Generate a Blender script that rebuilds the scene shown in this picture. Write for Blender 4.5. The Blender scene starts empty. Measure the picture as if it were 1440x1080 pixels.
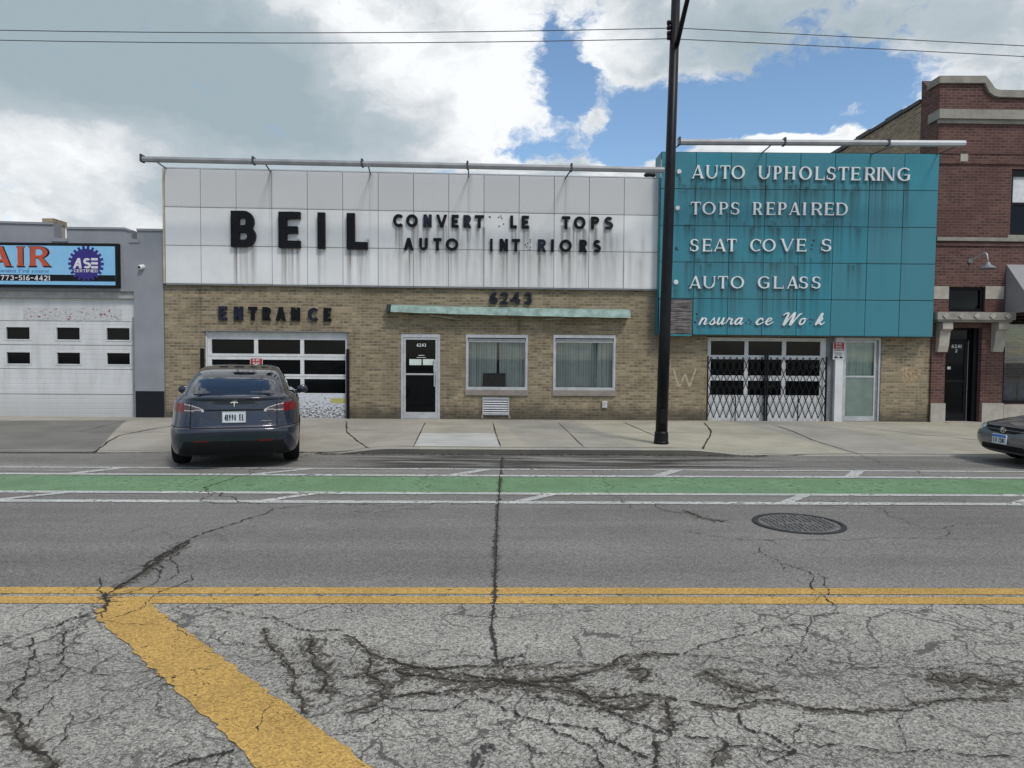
import bpy, math, random
import numpy as np
from mathutils import Vector, Matrix
from mathutils.geometry import tessellate_polygon

R_ = math.radians
random.seed(7)
rng = np.random.default_rng(7)
scene = bpy.context.scene
COL = scene.collection

# ------------------------------------------------------------------ camera
CAM = Vector((0.0, 0.0, 1.6))
FPX = 985.0
YAW, PITCH, ROLL = R_(1.07), R_(2.27), R_(0.43)
Fv = Vector((math.sin(YAW) * math.cos(PITCH), math.cos(YAW) * math.cos(PITCH), -math.sin(PITCH)))
R0 = Vector((math.cos(YAW), -math.sin(YAW), 0.0))
U0 = R0.cross(Fv)
Rv = R0 * math.cos(ROLL) + U0 * math.sin(ROLL)
Uv = U0 * math.cos(ROLL) - R0 * math.sin(ROLL)
cam_d = bpy.data.cameras.new("camera")
cam = bpy.data.objects.new("camera", cam_d)
COL.objects.link(cam)
m = Matrix((Rv, Uv, -Fv)).transposed().to_4x4()
m.translation = CAM
cam.matrix_world = m
cam_d.sensor_fit = 'HORIZONTAL'
cam_d.sensor_width = 36.0
cam_d.lens = 36.0 * FPX / 1440.0
cam_d.clip_start = 0.05
cam_d.clip_end = 3000.0
scene.camera = cam

# ------------------------------------------------------------------ node helpers
class NT:
    def __init__(s, tree):
        s.t = tree
    def n(s, typ, ins=None, **props):
        nd = s.t.nodes.new(typ)
        for k, v in props.items():
            setattr(nd, k, v)
        for k, v in (ins or {}).items():
            sock = nd.inputs[k]
            if isinstance(v, bpy.types.NodeSocket):
                s.t.links.new(v, sock)
            elif isinstance(v, bpy.types.Node):
                s.t.links.new(v.outputs[0], sock)
            else:
                sock.default_value = v
        return nd
    def m(s, op, a, b=0.0, c=0.0, clamp=False):
        return s.n('ShaderNodeMath', {0: a, 1: b, 2: c}, operation=op, use_clamp=clamp).outputs[0]
    def mix(s, f, a, b, typ='MIX'):
        nd = s.n('ShaderNodeMix', None, data_type='RGBA', blend_type=typ)
        for k, v in ((0, f), (6, a), (7, b)):
            sock = nd.inputs[k]
            if isinstance(v, bpy.types.NodeSocket):
                s.t.links.new(v, sock)
            else:
                if k and len(v) == 3:
                    v = (*v, 1.0)
                sock.default_value = v
        return nd.outputs[2]
    def ramp(s, f, lo, hi, a=0.0, b=1.0, smooth=True):
        return s.n('ShaderNodeMapRange', {0: f, 1: lo, 2: hi, 3: a, 4: b},
                   interpolation_type='SMOOTHSTEP' if smooth else 'LINEAR').outputs[0]
    def noise(s, vec, scale, detail=4.0, rough=0.55, out=0, dist=0.0):
        return s.n('ShaderNodeTexNoise', {'Vector': vec, 'Scale': scale, 'Detail': detail, 'Roughness': rough, 'Distortion': dist}).outputs[out]
    def xyz(s, vec):
        return s.n('ShaderNodeSeparateXYZ', {0: vec}).outputs
    def comb(s, x, y, z=0.0):
        return s.n('ShaderNodeCombineXYZ', {0: x, 1: y, 2: z}).outputs[0]

# ------------------------------------------------------------------ world: sky and clouds
SUN_EL, SUN_AZ = R_(52), R_(148)       # azimuth clockwise from +Y (view direction): sun behind the camera to the right
to_sun = Vector((math.sin(SUN_AZ) * math.cos(SUN_EL), math.cos(SUN_AZ) * math.cos(SUN_EL), math.sin(SUN_EL)))
world = bpy.data.worlds.new("World")
scene.world = world
world.use_nodes = True
wt = NT(world.node_tree)
world.node_tree.nodes.clear()
sky = wt.n('ShaderNodeTexSky', None, sky_type='NISHITA', sun_disc=False, sun_elevation=SUN_EL,
           sun_rotation=SUN_AZ, air_density=1.0, dust_density=0.6, ozone_density=1.6)
dirv = wt.n('ShaderNodeTexCoord').outputs['Generated']
dx, dy, dz = wt.xyz(dirv)
az = wt.m('ARCTAN2', dx, dy)
el = wt.m('ARCSINE', dz)
# cloud deck coordinates (a plane high above)
inv = wt.m('DIVIDE', 1.0, wt.m('MAXIMUM', wt.m('ADD', dz, 0.10), 0.04))
cp = wt.comb(wt.m('MULTIPLY', dx, inv), wt.m('MULTIPLY', dy, inv), 0.0)
aev = wt.comb(wt.m('MULTIPLY', az, 1.0), wt.m('MULTIPLY', el, 1.5), 0.0)
warp = wt.n('ShaderNodeTexNoise', {'Vector': aev, 'Scale': 7.0, 'Detail': 5.0, 'Roughness': 0.6})
wv = wt.n('ShaderNodeVectorMath', {0: warp.outputs[1], 1: (0.5, 0.5, 0.5)}, operation='SUBTRACT').outputs[0]
aw = wt.n('ShaderNodeVectorMath', {0: wv, 1: (0.12, 0.12, 0.12), 2: aev}, operation='MULTIPLY_ADD').outputs[0]
n1 = wt.noise(aw, 6.0, 9.0, 0.58)
n2 = wt.noise(aw, 19.0, 7.0, 0.66)
n3 = wt.noise(aw, 9.0, 7.0, 0.58, dist=0.25)
fb = wt.m('ADD', wt.m('MULTIPLY', wt.m('SUBTRACT', n1, 0.5), 1.5), wt.m('MULTIPLY', wt.m('SUBTRACT', n2, 0.5), 1.35))

def pix_dir(px, py):
    d = Fv * FPX + Rv * (px - 720) + Uv * (540 - py)
    return d.normalized()
awx, awy, _z = wt.xyz(aw)
def blob(px, py, rx, ry):
    d = pix_dir(px, py)
    a0, e0 = math.atan2(d.x, d.y), math.asin(d.z) * 1.5
    sx, sy = rx / FPX, 1.5 * ry / FPX
    u = wt.m('MULTIPLY', wt.m('SUBTRACT', awx, a0), 1 / sx)
    v = wt.m('MULTIPLY', wt.m('SUBTRACT', awy, e0), 1 / sy)
    r2 = wt.m('ADD', wt.m('MULTIPLY', u, u), wt.m('MULTIPLY', v, v))
    return wt.m('EXPONENT', wt.m('MULTIPLY', r2, -1.0))
def total(lst):
    acc = None
    for (px, py, rx, ry, w) in lst:
        t = wt.m('MULTIPLY', blob(px, py, rx, ry), w)
        acc = t if acc is None else wt.m('ADD', acc, t)
    return acc
#CLOUDS
holes = total([(785, 112, 52, 74, 0.98), (735, 208, 50, 22, 0.75), (895, 158, 78, 50, 0.92), (1005, 162, 100, 46, 0.95), (1110, 158, 95, 42, 0.85),
               (1200, 122, 70, 42, 0.95), (868, 215, 50, 20, 0.6), (1250, 165, 45, 36, 0.7), (300, -950, 380, 230, 0.95), (120, -500, 160, 120, 0.6)])
puffs = total([(1140, 203, 105, 20, 2.2), (1195, 148, 40, 14, 1.0), (1108, 150, 15, 14, 0.9), (840, 165, 32, 26, 0.9),
               (800, 232, 60, 14, 0.8), (690, 150, 70, 60, 0.5), (880, 75, 60, 35, 0.6)])
cov = wt.m('ADD', wt.m('SUBTRACT', wt.m('ADD', 0.50, wt.m('MULTIPLY', fb, 1.05)), holes), puffs)
# behind the camera and high overhead: broken cloud
back = wt.ramp(dy, 0.35, -0.1)
covb = wt.m('ADD', wt.m('MULTIPLY', wt.m('SUBTRACT', wt.noise(cp, 1.6, 8.0, 0.55), 0.5), 3.2), 0.12)
cov = wt.m('ADD', wt.m('MULTIPLY', cov, wt.m('SUBTRACT', 1.0, back)), wt.m('MULTIPLY', covb, back))
dens = wt.ramp(cov, -0.10, 0.34)
# light and dark cloud: big grey masses, bright sunlit rims and heaps
grey = total([(150, 60, 260, 120, 1.0), (300, 140, 200, 90, 0.9), (560, 190, 160, 80, 0.35), (1080, 45, 170, 60, 0.75), (1330, 40, 160, 55, 0.5), (600, 60, 90, 60, 0.25)])
white = total([(60, 195, 110, 42, 1.0), (320, 205, 120, 28, 0.55), (455, 18, 80, 30, 0.7), (545, 70, 70, 55, 0.8), (690, 80, 70, 80, 0.8), (720, 150, 60, 60, 0.6),
               (640, 170, 90, 60, 0.7), (520, 110, 80, 60, 0.35), (720, 60, 60, 50, 0.4), (860, 60, 60, 50, 0.8), (1140, 203, 120, 24, 1.2), (1290, 110, 70, 40, 0.7), (20, 290, 120, 40, 0.5)])
tex = wt.m('ADD', wt.m('MULTIPLY', wt.m('SUBTRACT', n3, 0.5), 1.7), wt.m('MULTIPLY', wt.m('SUBTRACT', n2, 0.5), 0.5))
texamt = wt.m('SUBTRACT', 1.0, wt.m('MULTIPLY', grey, 0.55), clamp=True)
tone = wt.m('SUBTRACT', wt.m('ADD', 0.52, wt.m('MULTIPLY', tex, texamt)), wt.m('MULTIPLY', wt.m('SUBTRACT', grey, white), 0.62))
edge = wt.ramp(cov, 0.10, 0.85, 1.0, 0.0)
tone = wt.m('ADD', tone, wt.m('MULTIPLY', edge, 0.26), clamp=True)
CL = 7.9
ccol = wt.n('ShaderNodeValToRGB', {0: tone})
cr = ccol.color_ramp
cr.elements[0].position = 0.0; cr.elements[0].color = (0.345, 0.43, 0.475, 1)
cr.elements[1].position = 1.0; cr.elements[1].color = (0.92, 0.94, 0.96, 1)
e = cr.elements.new(0.45); e.color = (0.47, 0.535, 0.58, 1)
e = cr.elements.new(0.72); e.color = (0.70, 0.735, 0.765, 1)
cc = wt.mix(1.0, ccol.outputs[0], (CL, CL, CL), 'MULTIPLY')
blue = wt.mix(1.0, sky.outputs[0], (1.06, 1.16, 1.19), 'MULTIPLY')
final = wt.mix(dens, blue, cc)
bg = wt.n('ShaderNodeBackground', {0: final, 1: 0.1})
wo = wt.n('ShaderNodeOutputWorld', {0: bg.outputs[0]})

# ------------------------------------------------------------------ sun behind thin cloud, exposure
sl = bpy.data.lights.new("sun", 'SUN')
sl.energy = 1.5
sl.angle = R_(12)
sl.color = (1.0, 0.96, 0.90)
sun = bpy.data.objects.new("sun", sl)
COL.objects.link(sun)
sun.rotation_euler = to_sun.to_track_quat('Z', 'Y').to_euler()
vs = scene.view_settings
vs.view_transform = 'Standard'
vs.look = 'None'
vs.exposure = 0.42
vs.gamma = 1.0
vs.use_curve_mapping = False
scene.cycles.transparent_max_bounces = 48

# ------------------------------------------------------------------ measuring: rays through the photograph met with real planes
FY = 17.1                        # the brick fronts stand on this line
def P(px, py, Y=FY):
    d = Fv * FPX + Rv * (px - 720) + Uv * (540 - py)
    t = (Y - CAM.y) / d.y
    return CAM + d * t
def RZ(Y):
    return 0.0 if Y < 5.2 else -(min(Y, 12.06) - 5.2) / 6.86 * 0.07
def G(px, py, zf=None):
    d = Fv * FPX + Rv * (px - 720) + Uv * (540 - py)
    z = 0.0
    for _ in range(8):
        p = CAM + d * ((z - CAM.z) / d.z)
        z = zf(p.x, p.y) if zf else RZ(p.y)
    return Vector((p.x, p.y, z))
def RC(x0, y0, x1, y1, Y=FY):
    """pixel rectangle on plane Y -> (X0, X1, Zlow, Zhigh)"""
    a, b, c, d = P(x0, y0, Y), P(x1, y0, Y), P(x0, y1, Y), P(x1, y1, Y)
    return ((a.x + c.x) / 2, (b.x + d.x) / 2, (c.z + d.z) / 2, (a.z + b.z) / 2)

# ------------------------------------------------------------------ mesh helpers
class MB:
    def __init__(s):
        s.v, s.f, s.mi = [], [], []
        s.k = 0
    def add(s, vs, fs):
        o = len(s.v)
        s.v += [tuple(p) for p in vs]
        for f in fs:
            s.f.append(tuple(i + o for i in f)); s.mi.append(s.k)
        return s
    def quad(s, a, b, c, d):
        return s.add([a, b, c, d], [(0, 1, 2, 3)])
    def box(s, x0, x1, y0, y1, z0, z1):
        v = [(x0, y0, z0), (x1, y0, z0), (x1, y1, z0), (x0, y1, z0), (x0, y0, z1), (x1, y0, z1), (x1, y1, z1), (x0, y1, z1)]
        return s.add(v, [(0, 3, 2, 1), (4, 5, 6, 7), (0, 1, 5, 4), (1, 2, 6, 5), (2, 3, 7, 6), (3, 0, 4, 7)])
    def bar(s, a, b, w, d, up=(0, 1, 0)):
        """box bar from a to b, d thick along up, w thick across"""
        a, b, up = Vector(a), Vector(b), Vector(up)
        t = (b - a).normalized()
        sd = t.cross(up).normalized() * (w / 2)
        u = sd.cross(t).normalized() * (d / 2)
        v = [a - sd - u, a + sd - u, a + sd + u, a - sd + u, b - sd - u, b + sd - u, b + sd + u, b - sd + u]
        return s.add(v, [(0, 3, 2, 1), (4, 5, 6, 7), (0, 1, 5, 4), (1, 2, 6, 5), (2, 3, 7, 6), (3, 0, 4, 7)])
    def tube(s, pts, r, n=10, cap=True):
        pts = [Vector(p) for p in pts]
        rs = r if isinstance(r, (list, tuple)) else [r] * len(pts)
        rings, vs, fs = [], [], []
        t0 = (pts[1] - pts[0]).normalized()
        ref = Vector((0, 0, 1)) if abs(t0.z) < 0.9 else Vector((1, 0, 0))
        for i, p in enumerate(pts):
            t = (pts[min(i + 1, len(pts) - 1)] - pts[max(i - 1, 0)]).normalized()
            u = (ref - t * ref.dot(t)).normalized()
            w = t.cross(u)
            for k in range(n):
                a = 2 * math.pi * k / n
                vs.append(p + (u * math.cos(a) + w * math.sin(a)) * rs[i])
        for i in range(len(pts) - 1):
            for k in range(n):
                k2 = (k + 1) % n
                fs.append((i * n + k, i * n + k2, (i + 1) * n + k2, (i + 1) * n + k))
        if cap:
            fs.append(tuple(range(n - 1, -1, -1)))
            fs.append(tuple((len(pts) - 1) * n + k for k in range(n)))
        return s.add(vs, fs)
    def lathe(s, prof, c=(0, 0, 0), axis='Z', n=24):
        """prof: (r, h) pairs"""
        vs, fs = [], []
        c = Vector(c)
        for (r, h) in prof:
            for k in range(n):
                a = 2 * math.pi * k / n
                if axis == 'Z': q = Vector((r * math.cos(a), r * math.sin(a), h))
                elif axis == 'X': q = Vector((h, r * math.cos(a), r * math.sin(a)))
                else: q = Vector((r * math.cos(a), h, r * math.sin(a)))
                vs.append(c + q)
        for i in range(len(prof) - 1):
            for k in range(n):
                k2 = (k + 1) % n
                fs.append((i * n + k, i * n + k2, (i + 1) * n + k2, (i + 1) * n + k))
        return s.add(vs, fs)
    def prism(s, poly, y0, y1):
        """poly of (x, z) extruded from y0 (front) to y1"""
        n = len(poly)
        vs = [(x, y0, z) for x, z in poly] + [(x, y1, z) for x, z in poly]
        tri = tessellate_polygon([[Vector((x, z, 0)) for x, z in poly]])
        fs = [tuple(t) for t in tri] + [tuple(i + n for i in reversed(t)) for t in tri]
        fs += [(i, (i + 1) % n, (i + 1) % n + n, i + n) for i in range(n)]
        return s.add(vs, fs)
    def build(s, name, mat, parent=None, smooth=False, local=False, bevel=0.0, attrs=None):
        me = bpy.data.meshes.new(name)
        off = Vector((0, 0, 0))
        if parent is not None and not local:
            q = parent
            while q is not None:
                off += q.location; q = q.parent
        if off.length:
            vs = [(x - off.x, y - off.y, z - off.z) for x, y, z in s.v]
        else:
            vs = s.v
        me.from_pydata(vs, [], s.f)
        mats = mat if isinstance(mat, (list, tuple)) else [mat]
        for q in mats:
            me.materials.append(q)
        if len(mats) > 1:
            me.polygons.foreach_set('material_index', s.mi)
        if smooth:
            me.polygons.foreach_set('use_smooth', [True] * len(me.polygons))
        for k, vals in (attrs or {}).items():
            at = me.attributes.new(k, 'FLOAT', 'POINT')
            at.data.foreach_set('value', np.asarray(vals, dtype=np.float32))
        me.update()
        o = bpy.data.objects.new(name, me)
        COL.objects.link(o)
        if parent is not None:
            o.parent = parent
        if bevel:
            b = o.modifiers.new("bevel", 'BEVEL'); b.width = bevel; b.segments = 2; b.limit_method = 'ANGLE'; b.angle_limit = R_(40)
        return o
def tag(o, label=None, cat=None, group=None, kind=None):
    if label: o['label'] = label
    if cat: o['category'] = cat
    if group: o['group'] = group
    if kind: o['kind'] = kind
    return o
def thing(name, loc, label, cat, group=None, rz=0.0):
    o = bpy.data.objects.new(name, None)
    o.empty_display_size = 0.2
    o.location = loc; o.rotation_euler = (0, 0, rz)
    COL.objects.link(o)
    return tag(o, label, cat, group)
def box(name, mat, parent, x0, x1, y0, y1, z0, z1, bevel=0.0):
    return MB().box(x0, x1, y0, y1, z0, z1).build(name, mat, parent, bevel=bevel)
def holed_wall(x0, x1, z0, z1, Y, thick, ops, mb=None):
    """front sheet of a wall at Y with openings (x0,x1,z0,z1,depth) and their reveals"""
    mb = mb or MB()
    xs = sorted({x0, x1, *[v for o in ops for v in o[:2]]})
    zs = sorted({z0, z1, *[v for o in ops for v in o[2:4]]})
    xs = [v for v in xs if x0 <= v <= x1]; zs = [v for v in zs if z0 <= v <= z1]
    for i in range(len(xs) - 1):
        for j in range(len(zs) - 1):
            cx, cz = (xs[i] + xs[i + 1]) / 2, (zs[j] + zs[j + 1]) / 2
            if any(o[0] < cx < o[1] and o[2] < cz < o[3] for o in ops):
                continue
            mb.quad((xs[i], Y, zs[j]), (xs[i + 1], Y, zs[j]), (xs[i + 1], Y, zs[j + 1]), (xs[i], Y, zs[j + 1]))
    for (a, b, c, d, dp) in ops:
        e = Y + dp
        mb.quad((a, Y, c), (a, Y, d), (a, e, d), (a, e, c))
        mb.quad((b, Y, c), (b, e, c), (b, e, d), (b, Y, d))
        mb.quad((a, Y, d), (b, Y, d), (b, e, d), (a, e, d))
        if c > z0 + 0.02:
            mb.quad((a, Y, c), (a, e, c), (b, e, c), (b, Y, c))
    t = Y + thick
    mb.quad((x0, Y, z0), (x0, Y, z1), (x0, t, z1), (x0, t, z0))
    mb.quad((x1, Y, z0), (x1, t, z0), (x1, t, z1), (x1, Y, z1))
    mb.quad((x0, Y, z1), (x1, Y, z1), (x1, t, z1), (x0, t, z1))
    mb.quad((x0, t, z0), (x0, t, z1), (x1, t, z1), (x1, t, z0))
    return mb
def ring(mb, x0, x1, z0, z1, w, ya, yb, wb=None, wt_=None):
    """four bars butted round a rectangle: frame of width w (outer x0..z1)"""
    wb = w if wb is None else wb; wt_ = w if wt_ is None else wt_
    mb.box(x0, x0 + w, ya, yb, z0, z1); mb.box(x1 - w, x1, ya, yb, z0, z1)
    mb.box(x0 + w, x1 - w, ya, yb, z1 - wt_, z1)
    if wb: mb.box(x0 + w, x1 - w, ya, yb, z0, z0 + wb)
    return mb
# ------------------------------------------------------------------ materials
def new_mat(name):
    mt = bpy.data.materials.new(name)
    mt.use_nodes = True
    mt.node_tree.nodes.clear()
    return mt, NT(mt.node_tree)
def finish(nt, col, rough=0.6, metal=0.0, spec=0.5, bump=None, bstr=0.3, bdist=0.01, **kw):
    ins = {'Base Color': col if isinstance(col, bpy.types.NodeSocket) else (*col, 1.0), 'Roughness': rough, 'Metallic': metal, 'Specular IOR Level': spec}
    ins.update(kw)
    if bump is not None:
        ins['Normal'] = nt.n('ShaderNodeBump', {'Strength': bstr, 'Distance': bdist, 'Height': bump}).outputs[0]
    b = nt.n('ShaderNodeBsdfPrincipled', ins)
    nt.n('ShaderNodeOutputMaterial', {0: b.outputs[0]})
    return b
def pos(nt):
    return nt.n('ShaderNodeNewGeometry').outputs['Position']
def plain(name, col, rough=0.6, metal=0.0, spec=0.5, var=0.12, scale=6.0, bump=0.0, **kw):
    mt, nt = new_mat(name)
    p = nt.n('ShaderNodeTexCoord').outputs['Object']
    f = nt.noise(p, scale, 6.0, 0.6)
    c = nt.mix(nt.ramp(f, 0.3, 0.7), tuple(v * (1 - var) for v in col), tuple(min(1, v * (1 + var)) for v in col))
    finish(nt, c, rough, metal, spec, bump=f if bump else None, bstr=bump, **kw)
    return mt
def brick_mat(name, c1, c2, mortar, blotch, bw=0.205, bh=0.0675, ms=0.009, dirt=(0.03, 0.028, 0.024), low=0.0):
    mt, nt = new_mat(name)
    p = pos(nt)
    x, y, z = nt.xyz(p)
    uv = nt.comb(nt.m('ADD', x, y), z)
    br = nt.n('ShaderNodeTexBrick', {'Vector': uv, 'Color1': (*c1, 1), 'Color2': (*c2, 1), 'Mortar': (*mortar, 1), 'Scale': 1.0, 'Mortar Size': ms,
                                     'Mortar Smooth': 0.15, 'Bias': -0.1, 'Brick Width': bw, 'Row Height': bh}, offset=0.5)
    # per brick variation: white noise on the brick cell
    row = nt.m('FLOOR', nt.m('DIVIDE', z, bh))
    cell = nt.m('FLOOR', nt.m('ADD', nt.m('DIVIDE', nt.m('ADD', x, y), bw), nt.m('MULTIPLY', nt.m('MODULO', row, 2.0), 0.5)))
    wn = nt.n('ShaderNodeTexWhiteNoise', {'Vector': nt.comb(cell, row)}, noise_dimensions='2D')
    v = nt.ramp(wn.outputs[0], 0.0, 1.0, 0.68, 1.24, smooth=False)
    notm = nt.m('SUBTRACT', 1.0, br.outputs[1])
    vm = nt.m('ADD', nt.m('MULTIPLY', v, notm), br.outputs[1])
    col = nt.mix(1.0, br.outputs[0], nt.comb(vm, vm, vm), 'MULTIPLY')
    big = nt.noise(p, 0.9, 6.0, 0.6)
    col = nt.mix(nt.ramp(big, 0.42, 0.72, 0.0, 0.55), col, blotch)
    st = nt.noise(nt.comb(nt.m('MULTIPLY', nt.m('ADD', x, y), 3.0), nt.m('MULTIPLY', z, 0.5)), 1.2, 5.0, 0.6)
    col = nt.mix(nt.ramp(st, 0.55, 0.8, 0.0, 0.5), col, dirt)
    if low:
        base = nt.m('MULTIPLY', nt.ramp(nt.m('ADD', z, nt.m('MULTIPLY', nt.noise(p, 2.5), 0.5)), 0.35, 0.75, 1.0, 0.0), low)
        col = nt.mix(base, col, dirt)
    fine = nt.noise(p, 60.0, 3.0)
    col = nt.mix(1.0, col, nt.comb(*[nt.ramp(fine, 0.2, 0.8, 0.8, 1.2)] * 3), 'MULTIPLY')
    h = nt.m('ADD', nt.m('MULTIPLY', br.outputs[1], -1.0), nt.m('MULTIPLY', fine, 0.25))
    finish(nt, col, 0.88, spec=0.25, bump=h, bstr=0.55, bdist=0.008)
    return mt
def panel_mat(name, base, dirt, rough, tint, row_dark=None, amt=1.0):
    """enamelled panels with the vertex attribute «stain» (runs of dirt below the letters) and weathering"""
    mt, nt = new_mat(name)
    p = pos(nt)
    x, y, z = nt.xyz(p)
    at = nt.n('ShaderNodeAttribute', None, attribute_name='stain').outputs['Fac']
    old = nt.n('ShaderNodeAttribute', None, attribute_name='weather').outputs['Fac']
    sv = nt.comb(nt.m('MULTIPLY', x, 9.0), nt.m('MULTIPLY', z, 0.55))
    sn = nt.noise(sv, 2.2, 6.0, 0.65)
    bigs = nt.noise(p, 0.7, 5.0, 0.6)
    col = nt.mix(nt.ramp(bigs, 0.3, 0.7), tuple(v * 0.90 for v in base), tuple(v * 1.06 for v in base))
    col = nt.mix(old, col, tint)
    fac = nt.m('MULTIPLY', at, nt.ramp(sn, 0.25, 0.60, 0.55, 1.25), clamp=True)
    run = nt.m('MULTIPLY', nt.ramp(sn, 0.60, 0.82), 0.22 * amt)
    col = nt.mix(nt.m('MAXIMUM', fac, run), col, dirt)
    sp = nt.noise(p, 26.0, 3.0)
    col = nt.mix(nt.ramp(sp, 0.66, 0.78, 0.0, 0.25), col, dirt)
    finish(nt, col, nt.ramp(bigs, 0.3, 0.7, rough - 0.08, rough + 0.1), spec=0.4, bump=bigs, bstr=0.05, bdist=0.05)
    return mt
M = {}
M['yellow_brick'] = brick_mat('yellow_brick', (0.300, 0.234, 0.142), (0.180, 0.138, 0.084), (0.285, 0.255, 0.20), (0.135, 0.108, 0.066), low=0.65)
M['old_brick'] = brick_mat('old_common_brick', (0.34, 0.26, 0.15), (0.22, 0.16, 0.09), (0.36, 0.33, 0.28), (0.20, 0.14, 0.09))
M['red_brick'] = brick_mat('red_brick', (0.130, 0.063, 0.050), (0.085, 0.045, 0.037), (0.155, 0.105, 0.095), (0.085, 0.040, 0.038), dirt=(0.035, 0.02, 0.02))
M['white_panel'] = panel_mat('white_enamel_panel', (0.70, 0.695, 0.685), (0.150, 0.130, 0.103), 0.42, (0.50, 0.495, 0.49))
M['teal_panel'] = panel_mat('teal_enamel_panel', (0.028, 0.208, 0.265), (0.014, 0.045, 0.052), 0.38, (0.050, 0.185, 0.225), amt=2.0)
M['seam'] = plain('dark_joint', (0.15, 0.14, 0.125), 0.9, var=0.6, scale=1.2)
M['teal_seam'] = plain('teal_joint', (0.075, 0.125, 0.14), 0.9, var=0.5, scale=1.5)
M['teal_plain'] = plain('teal_edge', (0.022, 0.17, 0.21), 0.5)
M['cream_edge'] = plain('cream_edge_trim', (0.42, 0.38, 0.28), 0.6)
M['letter_black'] = plain('black_letter', (0.005, 0.005, 0.007), 0.45, spec=0.18, var=0.3, scale=9)
M['letter_navy'] = plain('faded_navy_letter', (0.012, 0.014, 0.026), 0.5, spec=0.22, var=0.4, scale=9)
M['letter_white'] = plain('white_letter', (0.66, 0.67, 0.68), 0.45, var=0.10, scale=8)
M['letter_mark'] = plain('dark_fixing_hole', (0.02, 0.03, 0.035), 0.8)
M['grey_wall'] = plain('grey_painted_block', (0.245, 0.252, 0.272), 0.8, var=0.08, scale=1.5, bump=0.15)
M['base_black'] = plain('black_painted_base', (0.008, 0.009, 0.013), 0.6, spec=0.25)
M['white_door'] = plain('white_painted_steel', (0.60, 0.60, 0.60), 0.5, var=0.07, scale=2.0)
M['white_frame'] = plain('white_painted_frame', (0.58, 0.58, 0.58), 0.5, var=0.10, scale=5)
M['alu'] = plain('weathered_aluminium', (0.47, 0.47, 0.475), 0.45, metal=0.35, var=0.12, scale=5)
M['grey_metal'] = plain('grey_metal', (0.20, 0.205, 0.215), 0.5, metal=0.2, var=0.15)
M['tube_grey'] = plain('grey_light_housing', (0.26, 0.265, 0.275), 0.5, metal=0.1, var=0.15, scale=3)
M['tube_pale'] = plain('pale_light_housing', (0.52, 0.525, 0.54), 0.45, metal=0.0, var=0.08, scale=3)
M['black_metal'] = plain('black_metal', (0.006, 0.006, 0.007), 0.5, spec=0.18, var=0.35, scale=14)
M['pole_black'] = plain('black_painted_pole', (0.006, 0.006, 0.008), 0.42, spec=0.22, var=0.45, scale=7)
M['rod'] = plain('dark_rod', (0.04, 0.04, 0.045), 0.6)
M['dark_glass'] = plain('dark_window_glass', (0.004, 0.0045, 0.005), 0.05, spec=0.16, var=0.3, scale=1.2)
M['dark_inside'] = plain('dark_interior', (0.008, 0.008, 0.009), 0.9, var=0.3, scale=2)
M['blind'] = plain('grey_green_blind', (0.50, 0.505, 0.49), 0.7, var=0.06, scale=3)
M['curtain'] = plain('pale_green_curtain', (0.55, 0.62, 0.55), 0.75, var=0.10, scale=4)
M['green_dark'] = plain('green_lower_panel', (0.16, 0.205, 0.18), 0.4, var=0.15, scale=3)
M['paper'] = plain('white_paper', (0.62, 0.63, 0.63), 0.6)
M['sill_stone'] = plain('grey_stone_sill', (0.24, 0.205, 0.175), 0.85, var=0.12, scale=5, bump=0.2)
M['limestone'] = plain('pale_limestone', (0.38, 0.345, 0.295), 0.85, var=0.14, scale=3.5, bump=0.25)
M['coping'] = plain('weathered_limestone', (0.26, 0.24, 0.205), 0.88, var=0.22, scale=2.5, bump=0.3)
M['awning_green'] = plain('verdigris_awning', (0.24, 0.335, 0.295), 0.7, var=0.28, scale=5)
M['awning_grey'] = plain('grey_canvas', (0.27, 0.26, 0.265), 0.8, var=0.05)
M['red_sign'] = plain('red_sign_face', (0.33, 0.022, 0.022), 0.45)
M['sign_white'] = plain('white_sign_face', (0.62, 0.60, 0.61), 0.45)
M['sky_sign'] = plain('light_blue_sign_face', (0.22, 0.47, 0.70), 0.35, var=0.03)
M['sign_black'] = plain('black_sign_paint', (0.006, 0.007, 0.009), 0.45, spec=0.2)
M['sign_orange'] = plain('orange_red_sign_paint', (0.48, 0.065, 0.02), 0.4)
M['sign_navy'] = plain('indigo_sign_paint', (0.022, 0.010, 0.17), 0.4)
M['sign_blue'] = plain('blue_sign_paint', (0.06, 0.16, 0.34), 0.4)
M['tape'] = plain('yellow_tape', (0.42, 0.40, 0.12), 0.6)
M['header'] = plain('shaded_door_header', (0.33, 0.32, 0.305), 0.7, var=0.15)  # greyer than the door: shade of the recess mixed into the colour
M['roof'] = plain('roof_felt', (0.06, 0.06, 0.062), 0.9)
M['chalk'] = plain('faded_chalk_mark', (0.36, 0.29, 0.19), 0.9)
M['graffiti'] = plain('peach_paint_smear', (0.40, 0.29, 0.18), 0.9)

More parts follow.
